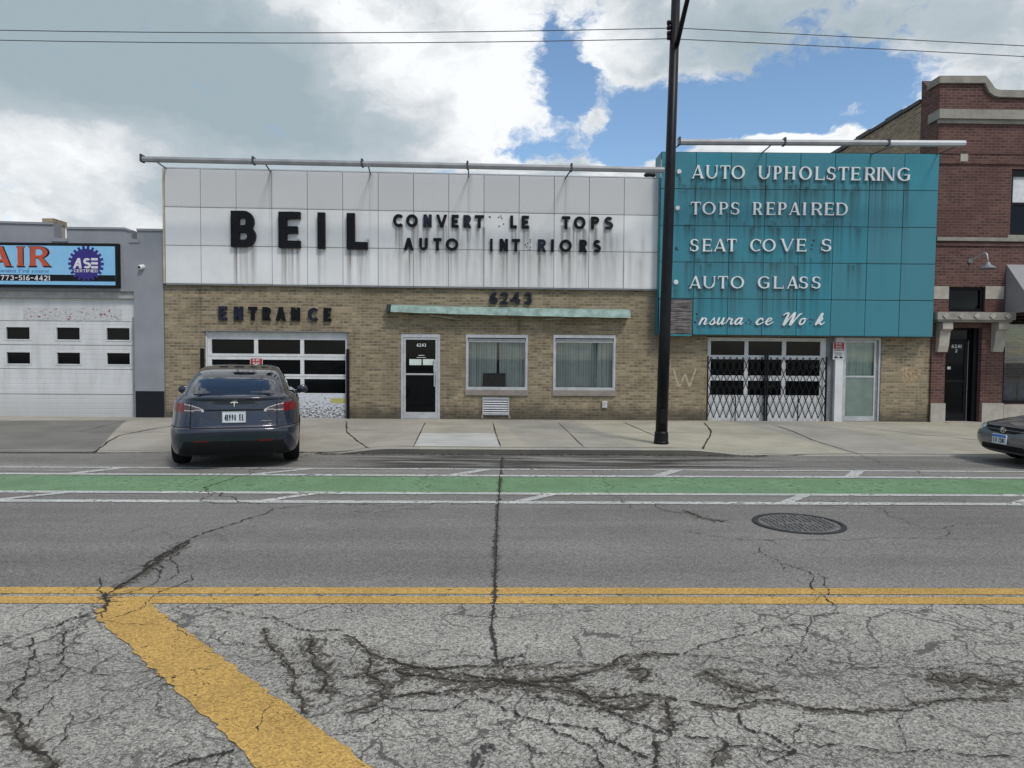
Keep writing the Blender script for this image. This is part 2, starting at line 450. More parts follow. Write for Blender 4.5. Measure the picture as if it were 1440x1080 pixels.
def wood_mat():
    mt, nt = new_mat('weathered_board')
    p = pos(nt); x, y, z = nt.xyz(p)
    v = nt.comb(nt.m('MULTIPLY', x, 1.2), nt.m('MULTIPLY', z, 16.0))
    a = nt.noise(v, 2.0, 6.0, 0.65)
    b = nt.noise(p, 5.0, 4.0)
    c = nt.mix(nt.ramp(a, 0.35, 0.65), (0.03, 0.026, 0.026), (0.23, 0.205, 0.195))
    c = nt.mix(nt.ramp(b, 0.45, 0.75, 0, 0.7), c, (0.06, 0.04, 0.035))
    finish(nt, c, 0.9, bump=a, bstr=0.5)
    return mt
M['board'] = wood_mat()
def peel_mat():
    mt, nt = new_mat('peeling_white_paint')
    p = pos(nt); x, y, z = nt.xyz(p)
    a = nt.noise(nt.comb(nt.m('MULTIPLY', x, 1.0), nt.m('MULTIPLY', z, 2.2)), 14.0, 5.0, 0.7)
    h = nt.ramp(z, 0.1, 0.75, 0.50, 0.62)
    f = nt.m('GREATER_THAN', a, h)
    c = nt.mix(f, (0.54, 0.55, 0.58), (0.10, 0.085, 0.075))
    finish(nt, c, 0.65, bump=f, bstr=-0.3)
    return mt
M['peel'] = peel_mat()
def lapped_mat():
    """white sectional door: fine horizontal ribs and rain dirt"""
    mt, nt = new_mat('ribbed_white_door')
    p = pos(nt); x, y, z = nt.xyz(p)
    s = nt.m('PINGPONG', nt.m('MULTIPLY', z, 1.0), 0.06)
    g = nt.ramp(s, 0.0, 0.012, 0.0, 1.0)
    a = nt.noise(nt.comb(nt.m('MULTIPLY', x, 3.0), nt.m('MULTIPLY', z, 0.6)), 1.6, 6.0, 0.6)
    c = nt.mix(nt.ramp(a, 0.35, 0.75), (0.60, 0.60, 0.60), (0.51, 0.50, 0.49))
    low = nt.ramp(nt.m('ADD', z, nt.m('MULTIPLY', a, 0.6)), 0.35, 1.1, 0.45, 0.0)
    c = nt.mix(low, c, (0.30, 0.29, 0.28))
    finish(nt, c, 0.5, bump=g, bstr=0.5, bdist=0.006)
    return mt
M['ribbed'] = lapped_mat()
def glass_mat(name, tint, fac=1.0):
    mt, nt = new_mat(name)
    tr = nt.n('ShaderNodeBsdfTransparent', {0: (*tint, 1)})
    gl = nt.n('ShaderNodeBsdfGlossy', {0: (1, 1, 1, 1), 'Roughness': 0.02})
    fr = nt.m('MULTIPLY', nt.n('ShaderNodeFresnel', {0: 1.5}).outputs[0], fac)
    mx = nt.n('ShaderNodeMixShader', {0: fr, 1: tr.outputs[0], 2: gl.outputs[0]})
    nt.n('ShaderNodeOutputMaterial', {0: mx.outputs[0]})
    return mt
M['pane'] = glass_mat('clear_window_glass', (0.86, 0.89, 0.88), 0.8)

# ---- road
def asphalt():
    mt, nt = new_mat('old_asphalt')
    p = pos(nt); x, y, z = nt.xyz(p)
    near = nt.ramp(y, 4.66, 4.74, 1.0, 0.0)
    park = nt.ramp(nt.m('ADD', y, nt.m('MULTIPLY', nt.noise(p, 1.0), 0.3)), 9.85, 10.25)
    # stone chips
    vo = nt.n('ShaderNodeTexVoronoi', {'Vector': p, 'Scale': 95.0, 'Randomness': 1.0})
    chip = nt.xyz(vo.outputs['Color'])[0]
    vo2 = nt.n('ShaderNodeTexVoronoi', {'Vector': p, 'Scale': 210.0})
    chip2 = nt.xyz(vo2.outputs['Color'])[1]
    c = nt.mix(near, (0.178, 0.168, 0.156), (0.285, 0.270, 0.242))
    c = nt.mix(park, c, (0.220, 0.208, 0.188))
    k = nt.m('ADD', nt.ramp(chip, 0.0, 1.0, 0.52, 1.48, smooth=False), nt.ramp(chip2, 0.0, 1.0, -0.34, 0.34, smooth=False))
    amt = nt.ramp(near, 0.0, 1.0, 0.75, 1.0)
    k = nt.m('ADD', 1.0, nt.m('MULTIPLY', nt.m('SUBTRACT', k, 1.0), amt))
    c = nt.mix(1.0, c, nt.comb(k, k, k), 'MULTIPLY')
    big = nt.noise(p, 0.5, 7.0, 0.6)
    lane = nt.noise(nt.comb(nt.m('MULTIPLY', x, 0.12), nt.m('MULTIPLY', y, 1.6)), 1.0, 5.0, 0.55)
    kk = nt.m('MULTIPLY', nt.ramp(big, 0.3, 0.7, 0.90, 1.10), nt.ramp(lane, 0.3, 0.7, 0.86, 1.12))
    c = nt.mix(1.0, c, nt.comb(kk, kk, kk), 'MULTIPLY')
    # network of hairline and wide cracks, only in the broken side of the road
    wv = nt.n('ShaderNodeVectorMath', {0: nt.noise(p, 2.2, 5.0, 0.6, out=1), 1: (0.5, 0.5, 0.5)}, operation='SUBTRACT').outputs[0]
    pw = nt.n('ShaderNodeVectorMath', {0: wv, 1: (0.55, 0.55, 0.0), 2: p}, operation='MULTIPLY_ADD').outputs[0]
    zone = nt.m('MULTIPLY', near, nt.ramp(nt.noise(p, 0.55, 3.0), 0.36, 0.56))
    d1 = nt.n('ShaderNodeTexVoronoi', {'Vector': pw, 'Scale': 2.0}, feature='DISTANCE_TO_EDGE').outputs[0]
    d2 = nt.n('ShaderNodeTexVoronoi', {'Vector': pw, 'Scale': 5.5}, feature='DISTANCE_TO_EDGE').outputs[0]
    w1 = nt.m('MULTIPLY', nt.ramp(nt.noise(p, 3.0), 0.30, 0.62), 0.018)
    w2 = nt.m('MULTIPLY', nt.ramp(nt.noise(p, 1.3), 0.42, 0.62), 0.030)
    k1 = nt.m('LESS_THAN', d1, nt.m('MULTIPLY', w1, nt.m('ADD', zone, nt.m('MULTIPLY', near, 0.22))))
    k2 = nt.m('LESS_THAN', d2, nt.m('MULTIPLY', w2, zone))
    d3 = nt.n('ShaderNodeTexVoronoi', {'Vector': pw, 'Scale': 9.5}, feature='DISTANCE_TO_EDGE').outputs[0]
    k4 = nt.m('LESS_THAN', d3, nt.m('MULTIPLY', nt.m('MULTIPLY', nt.ramp(nt.noise(p, 0.9, 4.0), 0.50, 0.66), 0.034), near))
    midz = nt.m('MULTIPLY', nt.ramp(y, 5.0, 5.4), nt.ramp(nt.noise(p, 0.4, 3.0), 0.56, 0.66))
    k3 = nt.m('LESS_THAN', d1, nt.m('MULTIPLY', w1, nt.m('MULTIPLY', midz, 0.5)))
    ck = nt.m('MAXIMUM', nt.m('MAXIMUM', nt.m('MAXIMUM', k1, k2), k3), nt.m('MULTIPLY', k4, 0.7))
    c = nt.mix(nt.m('MULTIPLY', ck, 0.72), c, (0.050, 0.046, 0.041))
    # oil and wet streaks along the gutter, tyre dirt
    g = nt.m('MULTIPLY', nt.ramp(y, 10.0, 10.5), nt.ramp(y, 11.3, 11.95, 1.0, 0.0))
    gs = nt.noise(nt.comb(nt.m('MULTIPLY', x, 0.45), nt.m('MULTIPLY', y, 4.5)), 1.0, 6.0, 0.62)
    gx = nt.m('MULTIPLY', nt.ramp(x, -3.0, -1.2), nt.ramp(x, 2.0, 5.5, 1.0, 0.15))
    gm = nt.m('MULTIPLY', nt.m('MULTIPLY', g, nt.ramp(gs, 0.40, 0.55)), nt.m('ADD', gx, 0.12))
    c = nt.mix(nt.m('MINIMUM', gm, 0.92), c, (0.028, 0.025, 0.024))
    pot = nt.noise(p, 7.0, 3.0)
    c = nt.mix(nt.m('MULTIPLY', nt.ramp(pot, 0.72, 0.78), 0.3), c, (0.06, 0.06, 0.06))
    h = nt.m('SUBTRACT', nt.m('ADD', nt.m('MULTIPLY', chip, 0.5), nt.m('MULTIPLY', vo.outputs['Distance'], 0.6)), nt.m('MULTIPLY', ck, 2.0))
    wet = nt.ramp(gm, 0.2, 0.8, 0.85, 0.30)
    finish(nt, c, wet, spec=0.35, bump=h, bstr=0.55, bdist=0.008)
    return mt
M['asphalt'] = asphalt()
def paint(name, col, wear, fade=0.25, chipcol=0.6):
    """worn road paint: gone in places, speckled by the stone under it"""
    mt, nt = new_mat(name)
    p = pos(nt); x, y, z = nt.xyz(p)
    a = nt.noise(p, 16.0, 7.0, 0.72)
    b = nt.noise(p, 1.4, 4.0)
    s = nt.n('ShaderNodeTexVoronoi', {'Vector': p, 'Scale': 110.0})
    chip = nt.xyz(s.outputs['Color'])[0]
    c = nt.mix(nt.ramp(b, 0.3, 0.7), tuple(v * (1 - fade) for v in col), col)
    k = nt.ramp(chip, 0, 1, chipcol, 1.25, smooth=False)
    c = nt.mix(1.0, c, nt.comb(k, k, k), 'MULTIPLY')
    gone = nt.m('GREATER_THAN', nt.m('ADD', a, nt.m('MULTIPLY', nt.m('SUBTRACT', b, 0.5), 0.35)), wear)
    pr = nt.n('ShaderNodeBsdfPrincipled', {'Base Color': c, 'Roughness': 0.7, 'Specular IOR Level': 0.3,
              'Normal': nt.n('ShaderNodeBump', {'Strength': 0.35, 'Distance': 0.005, 'Height': chip}).outputs[0]})
    tr = nt.n('ShaderNodeBsdfTransparent')
    mx = nt.n('ShaderNodeMixShader', {0: gone, 1: pr.outputs[0], 2: tr.outputs[0]})
    nt.n('ShaderNodeOutputMaterial', {0: mx.outputs[0]})
    return mt
M['yellow_paint'] = paint('yellow_road_paint', (0.54, 0.335, 0.095), 0.645, 0.22, 0.62)
M['white_paint'] = paint('white_road_paint', (0.60, 0.60, 0.57), 0.585, 0.30)
M['green_paint'] = paint('green_lane_paint', (0.178, 0.305, 0.162), 0.62, 0.22, 0.55)
def crack_mat(name, col, lo, hi, sc):
    mt, nt = new_mat(name)
    p = pos(nt)
    a = nt.noise(p, sc, 5.0, 0.7)
    ed = nt.n('ShaderNodeAttribute', None, attribute_name='core').outputs['Fac']
    keep = nt.m('ADD', lo, nt.m('MULTIPLY', ed, hi - lo))
    c = nt.mix(a, tuple(v * 0.5 for v in col), tuple(v * 1.5 for v in col))
    pr = nt.n('ShaderNodeBsdfPrincipled', {'Base Color': c, 'Roughness': 0.95, 'Specular IOR Level': 0.1})
    tr = nt.n('ShaderNodeBsdfTransparent')
    mx = nt.n('ShaderNodeMixShader', {0: nt.m('GREATER_THAN', a, keep), 1: pr.outputs[0], 2: tr.outputs[0]})
    nt.n('ShaderNodeOutputMaterial', {0: mx.outputs[0]})
    return mt
M['crack'] = crack_mat('open_crack', (0.040, 0.037, 0.032), 0.36, 0.72, 50.0)
M['crumble'] = crack_mat('crumbled_asphalt', (0.115, 0.102, 0.084), 0.27, 0.53, 38.0)
M['joint'] = crack_mat('sidewalk_joint', (0.055, 0.050, 0.042), 0.45, 0.85, 16.0)
M['tar'] = crack_mat('tar_seal', (0.062, 0.060, 0.058), 0.34, 0.55, 40.0)
def concrete(name, col, warm=0.0):
    mt, nt = new_mat(name)
    p = pos(nt); x, y, z = nt.xyz(p)
    a = nt.noise(p, 0.8, 7.0, 0.62)
    b = nt.noise(p, 40.0, 4.0, 0.7)
    c = nt.mix(nt.ramp(a, 0.3, 0.7), tuple(v * 0.82 for v in col), tuple(v * 1.1 for v in col))
    sl_ = nt.n('ShaderNodeTexWhiteNoise', {'W': nt.m('FLOOR', nt.m('ADD', nt.m('MULTIPLY', x, 0.53), nt.m('MULTIPLY', y, 0.06)))}, noise_dimensions='1D').outputs[0]
    sk = nt.ramp(sl_, 0, 1, 0.90, 1.08, smooth=False)
    c = nt.mix(1.0, c, nt.comb(sk, sk, nt.m('MULTIPLY', sk, nt.ramp(sl_, 0, 1, 1.06, 0.94, smooth=False))), 'MULTIPLY')
    # the aprons on the left of the grey garage and by the kerb are darker, stained
    st = nt.noise(nt.comb(nt.m('MULTIPLY', x, 0.6), nt.m('MULTIPLY', y, 1.6)), 1.3, 6.0, 0.65)
    c = nt.mix(nt.ramp(st, 0.55, 0.78, 0.0, 0.55), c, tuple(v * 0.45 for v in col))
    k = nt.ramp(b, 0.2, 0.8, 0.86, 1.14)
    c = nt.mix(1.0, c, nt.comb(k, k, k), 'MULTIPLY')
    sp = nt.noise(p, 9.0, 3.0)
    c = nt.mix(nt.ramp(sp, 0.72, 0.76, 0.0, 0.5), c, tuple(v * 0.3 for v in col))
    finish(nt, c, 0.9, spec=0.25, bump=b, bstr=0.25, bdist=0.004)
    return mt
M['concrete'] = concrete('sidewalk_concrete', (0.370, 0.343, 0.280))
M['concrete_new'] = concrete('new_concrete', (0.46, 0.45, 0.43))
M['concrete_dark'] = concrete('dark_apron_concrete', (0.190, 0.180, 0.160))
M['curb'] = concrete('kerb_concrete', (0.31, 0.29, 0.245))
M['curb_face'] = concrete('shaded_kerb_face', (0.085, 0.08, 0.07))  # front face darker than the top: its shade is put into the colour
M['ground'] = plain('far_ground', (0.10, 0.10, 0.095), 0.9, var=0.3, scale=0.2)
M['iron'] = plain('cast_iron', (0.15, 0.146, 0.140), 0.65, metal=0.2, var=0.4, scale=20)
M['iron_dark'] = plain('dark_iron_rim', (0.030, 0.030, 0.030), 0.6, metal=0.2, var=0.3)
# ---- cars
def car_paint(name, col, metal=0.55, rough=0.32):
    mt, nt = new_mat(name)
    p = nt.n('ShaderNodeTexCoord').outputs['Object']
    f = nt.noise(p, 900.0, 1.0)
    d = nt.noise(p, 3.0, 5.0)
    c = nt.mix(f, tuple(v * 0.75 for v in col), tuple(v * 1.3 for v in col))
    x, y, z = nt.xyz(p)
    du = nt.m('MULTIPLY', nt.ramp(nt.m('ADD', z, nt.m('MULTIPLY', d, 0.25)), 0.25, 0.65, 0.22, 0.0), 1.0)
    c = nt.mix(du, c, (0.075, 0.072, 0.066))
    finish(nt, c, nt.ramp(d, 0.3, 0.7, rough - 0.05, rough + 0.08), metal, 0.5, **{'Coat Weight': 0.9, 'Coat Roughness': 0.04})
    return mt
M['paint_blue'] = car_paint('dark_blue_grey_car_paint', (0.006, 0.010, 0.024), 0.3)
M['paint_grey'] = car_paint('dark_grey_car_paint', (0.165, 0.166, 0.170))
M['car_glass'] = plain('dark_tinted_car_glass', (0.006, 0.008, 0.011), 0.03, spec=0.9, var=0.1, **{'Coat Weight': 0.6, 'Coat Roughness': 0.02})
M['car_black'] = plain('black_car_plastic', (0.007, 0.007, 0.008), 0.6, spec=0.2, var=0.2)
M['tyre'] = plain('tyre_rubber', (0.010, 0.010, 0.010), 0.9, spec=0.15, var=0.3, scale=12)
M['rim'] = plain('grey_alloy', (0.16, 0.16, 0.17), 0.4, metal=0.7)
M['lamp_red'] = plain('red_lamp_lens', (0.16, 0.004, 0.007), 0.25, spec=0.3, var=0.25, scale=20, **{'Coat Weight': 0.25})
M['lamp_clear'] = plain('clear_lamp_lens', (0.055, 0.038, 0.042), 0.2, spec=0.4, var=0.35, scale=14, **{'Coat Weight': 0.4})
M['lamp_strip'] = plain('pale_lamp_strip', (0.42, 0.37, 0.37), 0.3, var=0.2, scale=20)
M['display'] = plain('dark_blue_print', (0.03, 0.045, 0.085), 0.5, var=0.6, scale=9)
M['lamp_head'] = plain('headlamp_lens', (0.52, 0.54, 0.48), 0.14, spec=0.7, var=0.25, scale=9, **{'Coat Weight': 1.0})
M['chrome'] = plain('bright_metal', (0.55, 0.55, 0.55), 0.22, metal=0.9, var=0.08)
M['emblem'] = plain('pale_emblem', (0.62, 0.62, 0.56), 0.3, metal=0.2)
M['plate_white'] = plain('white_plate', (0.58, 0.61, 0.66), 0.4)
M['plate_blue'] = plain('blue_plate_top', (0.05, 0.20, 0.52), 0.4)
M['plate_ink'] = plain('plate_ink', (0.014, 0.016, 0.03), 0.5)
M['reflector'] = plain('red_reflector', (0.10, 0.006, 0.006), 0.35, spec=0.25)
# ------------------------------------------------------------------ lettering: glyphs as unions of polygons, traced to clean outlines
def rect(x0, y0, x1, y1): return [(x0, y0), (x1, y0), (x1, y1), (x0, y1)]
def band(cx, cy, rx, ry, a0, a1, tx, ty):
    n = max(8, int(abs(a1 - a0) / 9))
    o, i = [], []
    for k in range(n + 1):
        a = R_(a0 + (a1 - a0) * k / n)
        o.append((cx + rx * math.cos(a), cy + ry * math.sin(a)))
        i.append((cx + (rx - tx) * math.cos(a), cy + (ry - ty) * math.sin(a)))
    if abs(a1 - a0) >= 359.9:
        return [('ring', o[:-1], i[:-1])]
    return [o + i[::-1]]
def diag(x0, y0, x1, y1, w): return [(x0, y0), (x0 + w, y0), (x1 + w, y1), (x1, y1)]
def glyph_polys(ch, a, t, th, s=0.0):
    """letter in a box a wide, 1 high; t upright stroke, th flat stroke, s serif overhang"""
    P_ = []
    sl = 0.055
    def st(x, y0=0.0, y1=1.0, w=t, lo=True, hi=True):
        P_.append(rect(x, y0, x + w, y1))
        if s:
            if lo and y0 == 0: P_.append(rect(x - s, 0, x + w + s, sl))
            if hi and y1 == 1: P_.append(rect(x - s, 1 - sl, x + w + s, 1))
    def foot(xc, w, y=0.0):
        if s: P_.append(rect(xc - w, y, xc + w, y + sl))
    tn = th if s else t
    x0 = s; W = a - s
    if ch == 'A':
        P_.append(diag(x0, 0, a / 2 - tn / 2, 1, tn)); P_.append(diag(W - t * 1.05, 0, a / 2 - t / 2, 1, t * 1.05))
        P_.append(rect(a * .25, .24, a * .75, .24 + th * .9)); foot(x0 + tn / 2, tn / 2 + s); foot(W - t / 2, t / 2 + s)
    elif ch == 'B':
        st(x0); m_ = a * .55
        for y in (0, .5 - th / 2, 1 - th): P_.append(rect(x0, y, m_, y + th))
        ru = (1 - (.5 - th / 2)) / 2
        P_.extend(band(m_, 1 - ru, a * .94 - m_, ru, -90, 90, t, th)); P_.extend(band(m_, ru, a - m_, ru, -90, 90, t, th))
    elif ch in 'CG':
        rx = a / 1.74
        P_.extend(band(rx, .5, rx, .5, 46 if ch == 'C' else 42, 314 if ch == 'C' else 318, t, th))
        if ch == 'G':
            P_.append(rect(a - t, .10, a, .48)); P_.append(rect(a * .55, .48 - (sl if s else th), a + (s * .6 if s else 0), .48))
        elif s:
            P_.append(rect(a * .93, .64, a, .93)); 
    elif ch == 'D':
        st(x0); P_.append(rect(x0, 0, a * .45, th)); P_.append(rect(x0, 1 - th, a * .45, 1))
        P_.extend(band(a * .45, .5, a * .55, .5, -90, 90, t, th))
    elif ch in 'EF':
        st(x0); P_.append(rect(x0, 1 - th, W, 1)); P_.append(rect(x0, .5 - th / 2, W * .88, .5 + th / 2))
        if ch == 'E': P_.append(rect(x0, 0, a, th))
        if s:
            P_.append(rect(W - .045, .80, W, 1)); P_.append(rect(W * .88 - .04, .40, W * .88, .60))
            if ch == 'E': P_.append([(a - .05, 0), (a, 0), (a, .22), (a - .03, .22)])
    elif ch == 'H':
        st(x0); st(W - t); P_.append(rect(x0, .5 - th / 2, W, .5 + th / 2))
    elif ch == 'I':
        st(a / 2 - t / 2) if s else P_.append(rect(0, 0, a, 1))
    elif ch == 'K':
        st(x0); P_.append(diag(x0 + t * .5, .42, W - tn, 1, tn)); P_.append(diag(a - t * 1.1, 0, a * .35, .60, t)); foot(W - t / 2, t / 2 + s)
    elif ch == 'L':
        st(x0); P_.append(rect(x0, 0, a, th))
        if s: P_.append([(a - .05, 0), (a, 0), (a, .24), (a - .03, .24)])
    elif ch == 'N':
        st(x0, w=tn, hi=False); st(W - tn, w=tn, lo=False); P_.append([(x0, 1), (x0 + t * 1.15, 1), (W, 0), (W - t * 1.15, 0)])
        if s: P_.append(rect(0, 1 - sl, x0 + t, 1))
    elif ch == 'M':
        st(x0, w=tn); st(W - t); P_.append([(x0, 1), (x0 + t, 1), (a / 2 + t / 2, .2), (a / 2 - t / 2, .2)]); P_.append([(W, 1), (W - tn, 1), (a / 2 - tn / 2, .2), (a / 2 + tn / 2, .2)])
    elif ch in 'O0':
        P_.extend(band(a / 2, .5, a / 2, .5, 0, 360, t, th))
    elif ch in 'PR':
        st(x0); m_ = a * .5; lo = .42
        P_.append(rect(x0, 1 - th, m_, 1)); P_.append(rect(x0, lo, m_, lo + th))
        P_.extend(band(m_, (1 + lo) / 2, W * .98 - m_, (1 - lo) / 2, -90, 90, t, th))
        if ch == 'R': P_.append([(a - t * 1.15, 0), (a, 0), (a * .62, lo + th * .6), (a * .62 - t, lo + th * .6)])
        if ch == 'R' and s: foot(W - t * .5, t * .5 + s)
    elif ch == 'S':
        ry = .25 + th / 4
        P_.extend(band(a / 2, 1 - ry, a * .47, ry, 32, 270, t, th)); P_.extend(band(a / 2, ry, a * .5, ry, -148, 90, t, th))
        if s: P_.append(rect(a * .88, .66, a * .93, .94)); P_.append(rect(0, .06, .05, .34))
    elif ch == 'T':
        st(a / 2 - t / 2, hi=False); P_.append(rect(0, 1 - th, a, 1))
        if s: P_.append(rect(0, .76, .045, 1)); P_.append(rect(a - .045, .76, a, 1))
    elif ch == 'U':
        ry = min(.42, a / 2); st(x0, ry, 1, lo=False); st(W - tn, ry, 1, w=tn, lo=False)
        P_.extend(band(a / 2, ry, W - a / 2, ry, 180, 360, t * .9, th))
    elif ch == 'V':
        P_.append(diag(a / 2 - t * .55, 0, x0, 1, t)); P_.append(diag(a / 2 - tn * .45, 0, W - tn, 1, tn)); foot(x0 + t / 2, t / 2 + s, 1 - sl); foot(W - tn / 2, tn / 2 + s, 1 - sl)
    elif ch == 'W':
        for (u, v) in ((0, .26), (.5, .26), (.5, .74), (1, .74)):
            P_.append([(u * (a - t), 1), (u * (a - t) + t, 1), (v * (a - t) + t, 0), (v * (a - t), 0)])
    elif ch == 'Y':
        P_.append(rect(a / 2 - t / 2, 0, a / 2 + t / 2, .5)); P_.append(diag(a / 2 - t / 2, .42, 0, 1, t)); P_.append(diag(a / 2 - t / 2, .42, a - t, 1, t))
    elif ch == '1':
        P_.append(rect(a / 2 - t / 2, 0, a / 2 + t / 2, 1)); P_.append([(a / 2, 1), (a / 2, 1 - th * 1.3), (a * .12, .72), (a * .12, .72 + th)])
    elif ch == '2':
        P_.extend(band(a / 2, 1 - .3, a / 2, .3, 0, 170, t, th)); P_.append(rect(0, 0, a, th))
        P_.append([(a, .70), (a - t, .70), (a * .62, .44), (0, th * .9), (t * 1.5, th * .6), (a * .85, .44)])
    elif ch == '3':
        ry = .25 + th / 4
        P_.extend(band(a / 2, 1 - ry, a * .46, ry, -90, 160, t, th)); P_.extend(band(a / 2, ry, a * .5, ry, -160, 90, t, th))
    elif ch == '4':
        P_.append(rect(a * .58, 0, a * .58 + t, 1)); P_.append(rect(0, .22, a, .22 + th)); P_.append([(0, .22), (t, .22), (a * .58 + t, 1), (a * .58, 1)])
    elif ch == '5':
        P_.append(rect(a * .08, 1 - th, a * .95, 1)); P_.append(rect(a * .08, .46, a * .08 + t * .8, 1)); P_.extend(band(a * .45, .32, a * .55, .32, -150, 125, t, th))
    elif ch == '6':
        P_.extend(band(a / 2, .31, a / 2, .31, 0, 360, t, th)); P_.extend(band(a * .72, .34, a * .72, .66, 78, 180, t, th))
    elif ch == '7':
        P_.append(rect(0, 1 - th, a, 1)); P_.append([(a - t, 1 - th * .5), (a, 1), (a * .45, 0), (a * .45 - t, 0)])
    elif ch == '8':
        ry = .25 + th / 4
        P_.extend(band(a / 2, 1 - ry, a * .46, ry, 0, 360, t, th)); P_.extend(band(a / 2, ry, a * .5, ry, 0, 360, t, th))
    elif ch == '9':
        P_.extend(band(a / 2, .69, a / 2, .31, 0, 360, t, th)); P_.extend(band(a * .28, .66, a * .72, .66, -102, 0, t, th))
    elif ch == '-':
        P_.append(rect(0, .42, a, .42 + th))
    elif ch == '.':
        P_.append(rect(0, 0, a, a))
    return P_
# slanted brush script, strokes as (x, y, width) in x-height units
SCRIPT = {
 'n': (1.15, [[(.0, .0, .2), (.28, 1.0, .22)], [(.12, .45, .12), (.45, .92, .16), (.68, .96, .22), (.74, .7, .22), (.60, .18, .2), (.72, .03, .14), (1.0, .25, .08)]]),
 's': (1.0, [[(.0, .12, .1), (.42, .75, .1), (.62, 1.0, .18), (.64, .75, .16), (.74, .35, .24), (.55, .06, .22), (.22, .04, .2), (.12, .2, .12)], [(.6, .1, .1), (.98, .3, .08)]]),
 'u': (1.15, [[(.22, 1.0, .22), (.08, .3, .22), (.2, .04, .2), (.5, .25, .13), (.78, .95, .13)], [(.80, 1.0, .22), (.66, .25, .22), (.78, .03, .14), (1.05, .3, .08)]]),
 'r': (1.0, [[(.0, .2, .1), (.35, 1.02, .16), (.42, .82, .16), (.75, .86, .18), (.62, .35, .22), (.70, .04, .16), (.98, .28, .08)]]),
 'a': (1.15, [[(.80, .78, .14), (.58, 1.0, .18), (.25, .72, .22), (.10, .28, .22), (.26, .02, .18), (.52, .2, .13), (.82, .9, .12)], [(.86, 1.0, .22), (.72, .25, .22), (.84, .03, .14), (1.08, .3, .08)]]),
 'c': (.95, [[(.70, .72, .2), (.62, .98, .18), (.30, .80, .2), (.08, .32, .22), (.22, .02, .2), (.52, .08, .14), (.9, .42, .08)]]),
 'e': (.95, [[(.12, .38, .1), (.55, .62, .14), (.64, .90, .16), (.42, .98, .18), (.15, .60, .2), (.08, .22, .22), (.28, .0, .2), (.58, .1, .12), (.92, .42, .08)]]),
 'o': (1.0, [[(.55, .98, .14), (.24, .78, .2), (.08, .28, .22), (.24, .0, .2), (.58, .22, .18), (.72, .68, .18), (.55, .98, .14), (.95, .85, .08)]]),
 'W': (2.1, [[(.0, 1.42, .12), (.28, 1.72, .16), (.52, 1.62, .22), (.20, .02, .28), (.42, .3, .14), (1.05, 1.62, .14), (1.22, 1.66, .26), (.92, .02, .28), (1.2, .4, .14), (1.75, 1.5, .16), (2.0, 1.68, .14)]]),
 'k': (1.2, [[(.35, .1, .1), (.72, 1.5, .16), (.62, 1.72, .12), (.40, 1.1, .2), (.08, .0, .24)], [(.30, .55, .12), (.75, 1.0, .18), (.68, .62, .14), (.36, .52, .14)], [(.45, .5, .18), (.66, .06, .22), (.82, .03, .14), (1.12, .35, .08)]]),
}
def seg_sdf(X, Y, pl, closed=False):
    d = np.full(X.shape, 1e9)
    for i in range(len(pl) - (0 if closed else 1)):
        (x0, y0), (x1, y1) = pl[i][:2], pl[(i + 1) % len(pl)][:2]
        ex, ey = x1 - x0, y1 - y0
        q = ex * ex + ey * ey + 1e-12
        t = np.clip(((X - x0) * ex + (Y - y0) * ey) / q, 0, 1)
        dd = np.hypot(X - x0 - ex * t, Y - y0 - ey * t)
        if len(pl[0]) == 3:
            dd = dd - (pl[i][2] + (pl[(i + 1) % len(pl)][2] - pl[i][2]) * t) / 2
        d = np.minimum(d, dd)
    return d
def inside(X, Y, pl):
    ins = np.zeros(X.shape, bool)
    n = len(pl)
    for i in range(n):
        (x0, y0), (x1, y1) = pl[i], pl[(i + 1) % n]
        if y0 == y1: continue
        c = ((y0 > Y) != (y1 > Y)) & (X < (x1 - x0) * (Y - y0) / (y1 - y0) + x0)
        ins ^= c
    return ins
def contours(F, xs, ys):
    """marching squares on F<0"""
    segs = {}
    ny, nx = F.shape
    neg = F < 0
    pts = {}
    def ep(k):
        if k in pts: return pts[k]
        o, j, i = k
        if o == 0: f0, f1 = F[j, i], F[j, i + 1]; t = f0 / (f0 - f1); p = (xs[i] + (xs[i + 1] - xs[i]) * t, ys[j])
        else: f0, f1 = F[j, i], F[j + 1, i]; t = f0 / (f0 - f1); p = (xs[i], ys[j] + (ys[j + 1] - ys[j]) * t)
        pts[k] = p
        return p
    code = neg[:-1, :-1] * 1 + neg[:-1, 1:] * 2 + neg[1:, 1:] * 4 + neg[1:, :-1] * 8
    T = {1: [(3, 0)], 2: [(0, 1)], 3: [(3, 1)], 4: [(1, 2)], 5: [(3, 2), (1, 0)], 6: [(0, 2)], 7: [(3, 2)], 8: [(2, 3)], 9: [(2, 0)], 10: [(0, 3), (2, 1)], 11: [(2, 1)], 12: [(1, 3)], 13: [(1, 0)], 14: [(0, 3)]}
    nxt = {}
    for j, i in zip(*np.nonzero((code > 0) & (code < 15))):
        E = {0: (0, j, i), 1: (1, j, i + 1), 2: (0, j + 1, i), 3: (1, j, i)}
        for (u, v) in T[int(code[j, i])]:
            nxt[E[u]] = E[v]
    loops = []
    while nxt:
        k0 = next(iter(nxt)); k = k0; lp = []
        while k in nxt:
            lp.append(ep(k)); k = nxt.pop(k)
        if len(lp) > 5: loops.append(lp)
    return loops
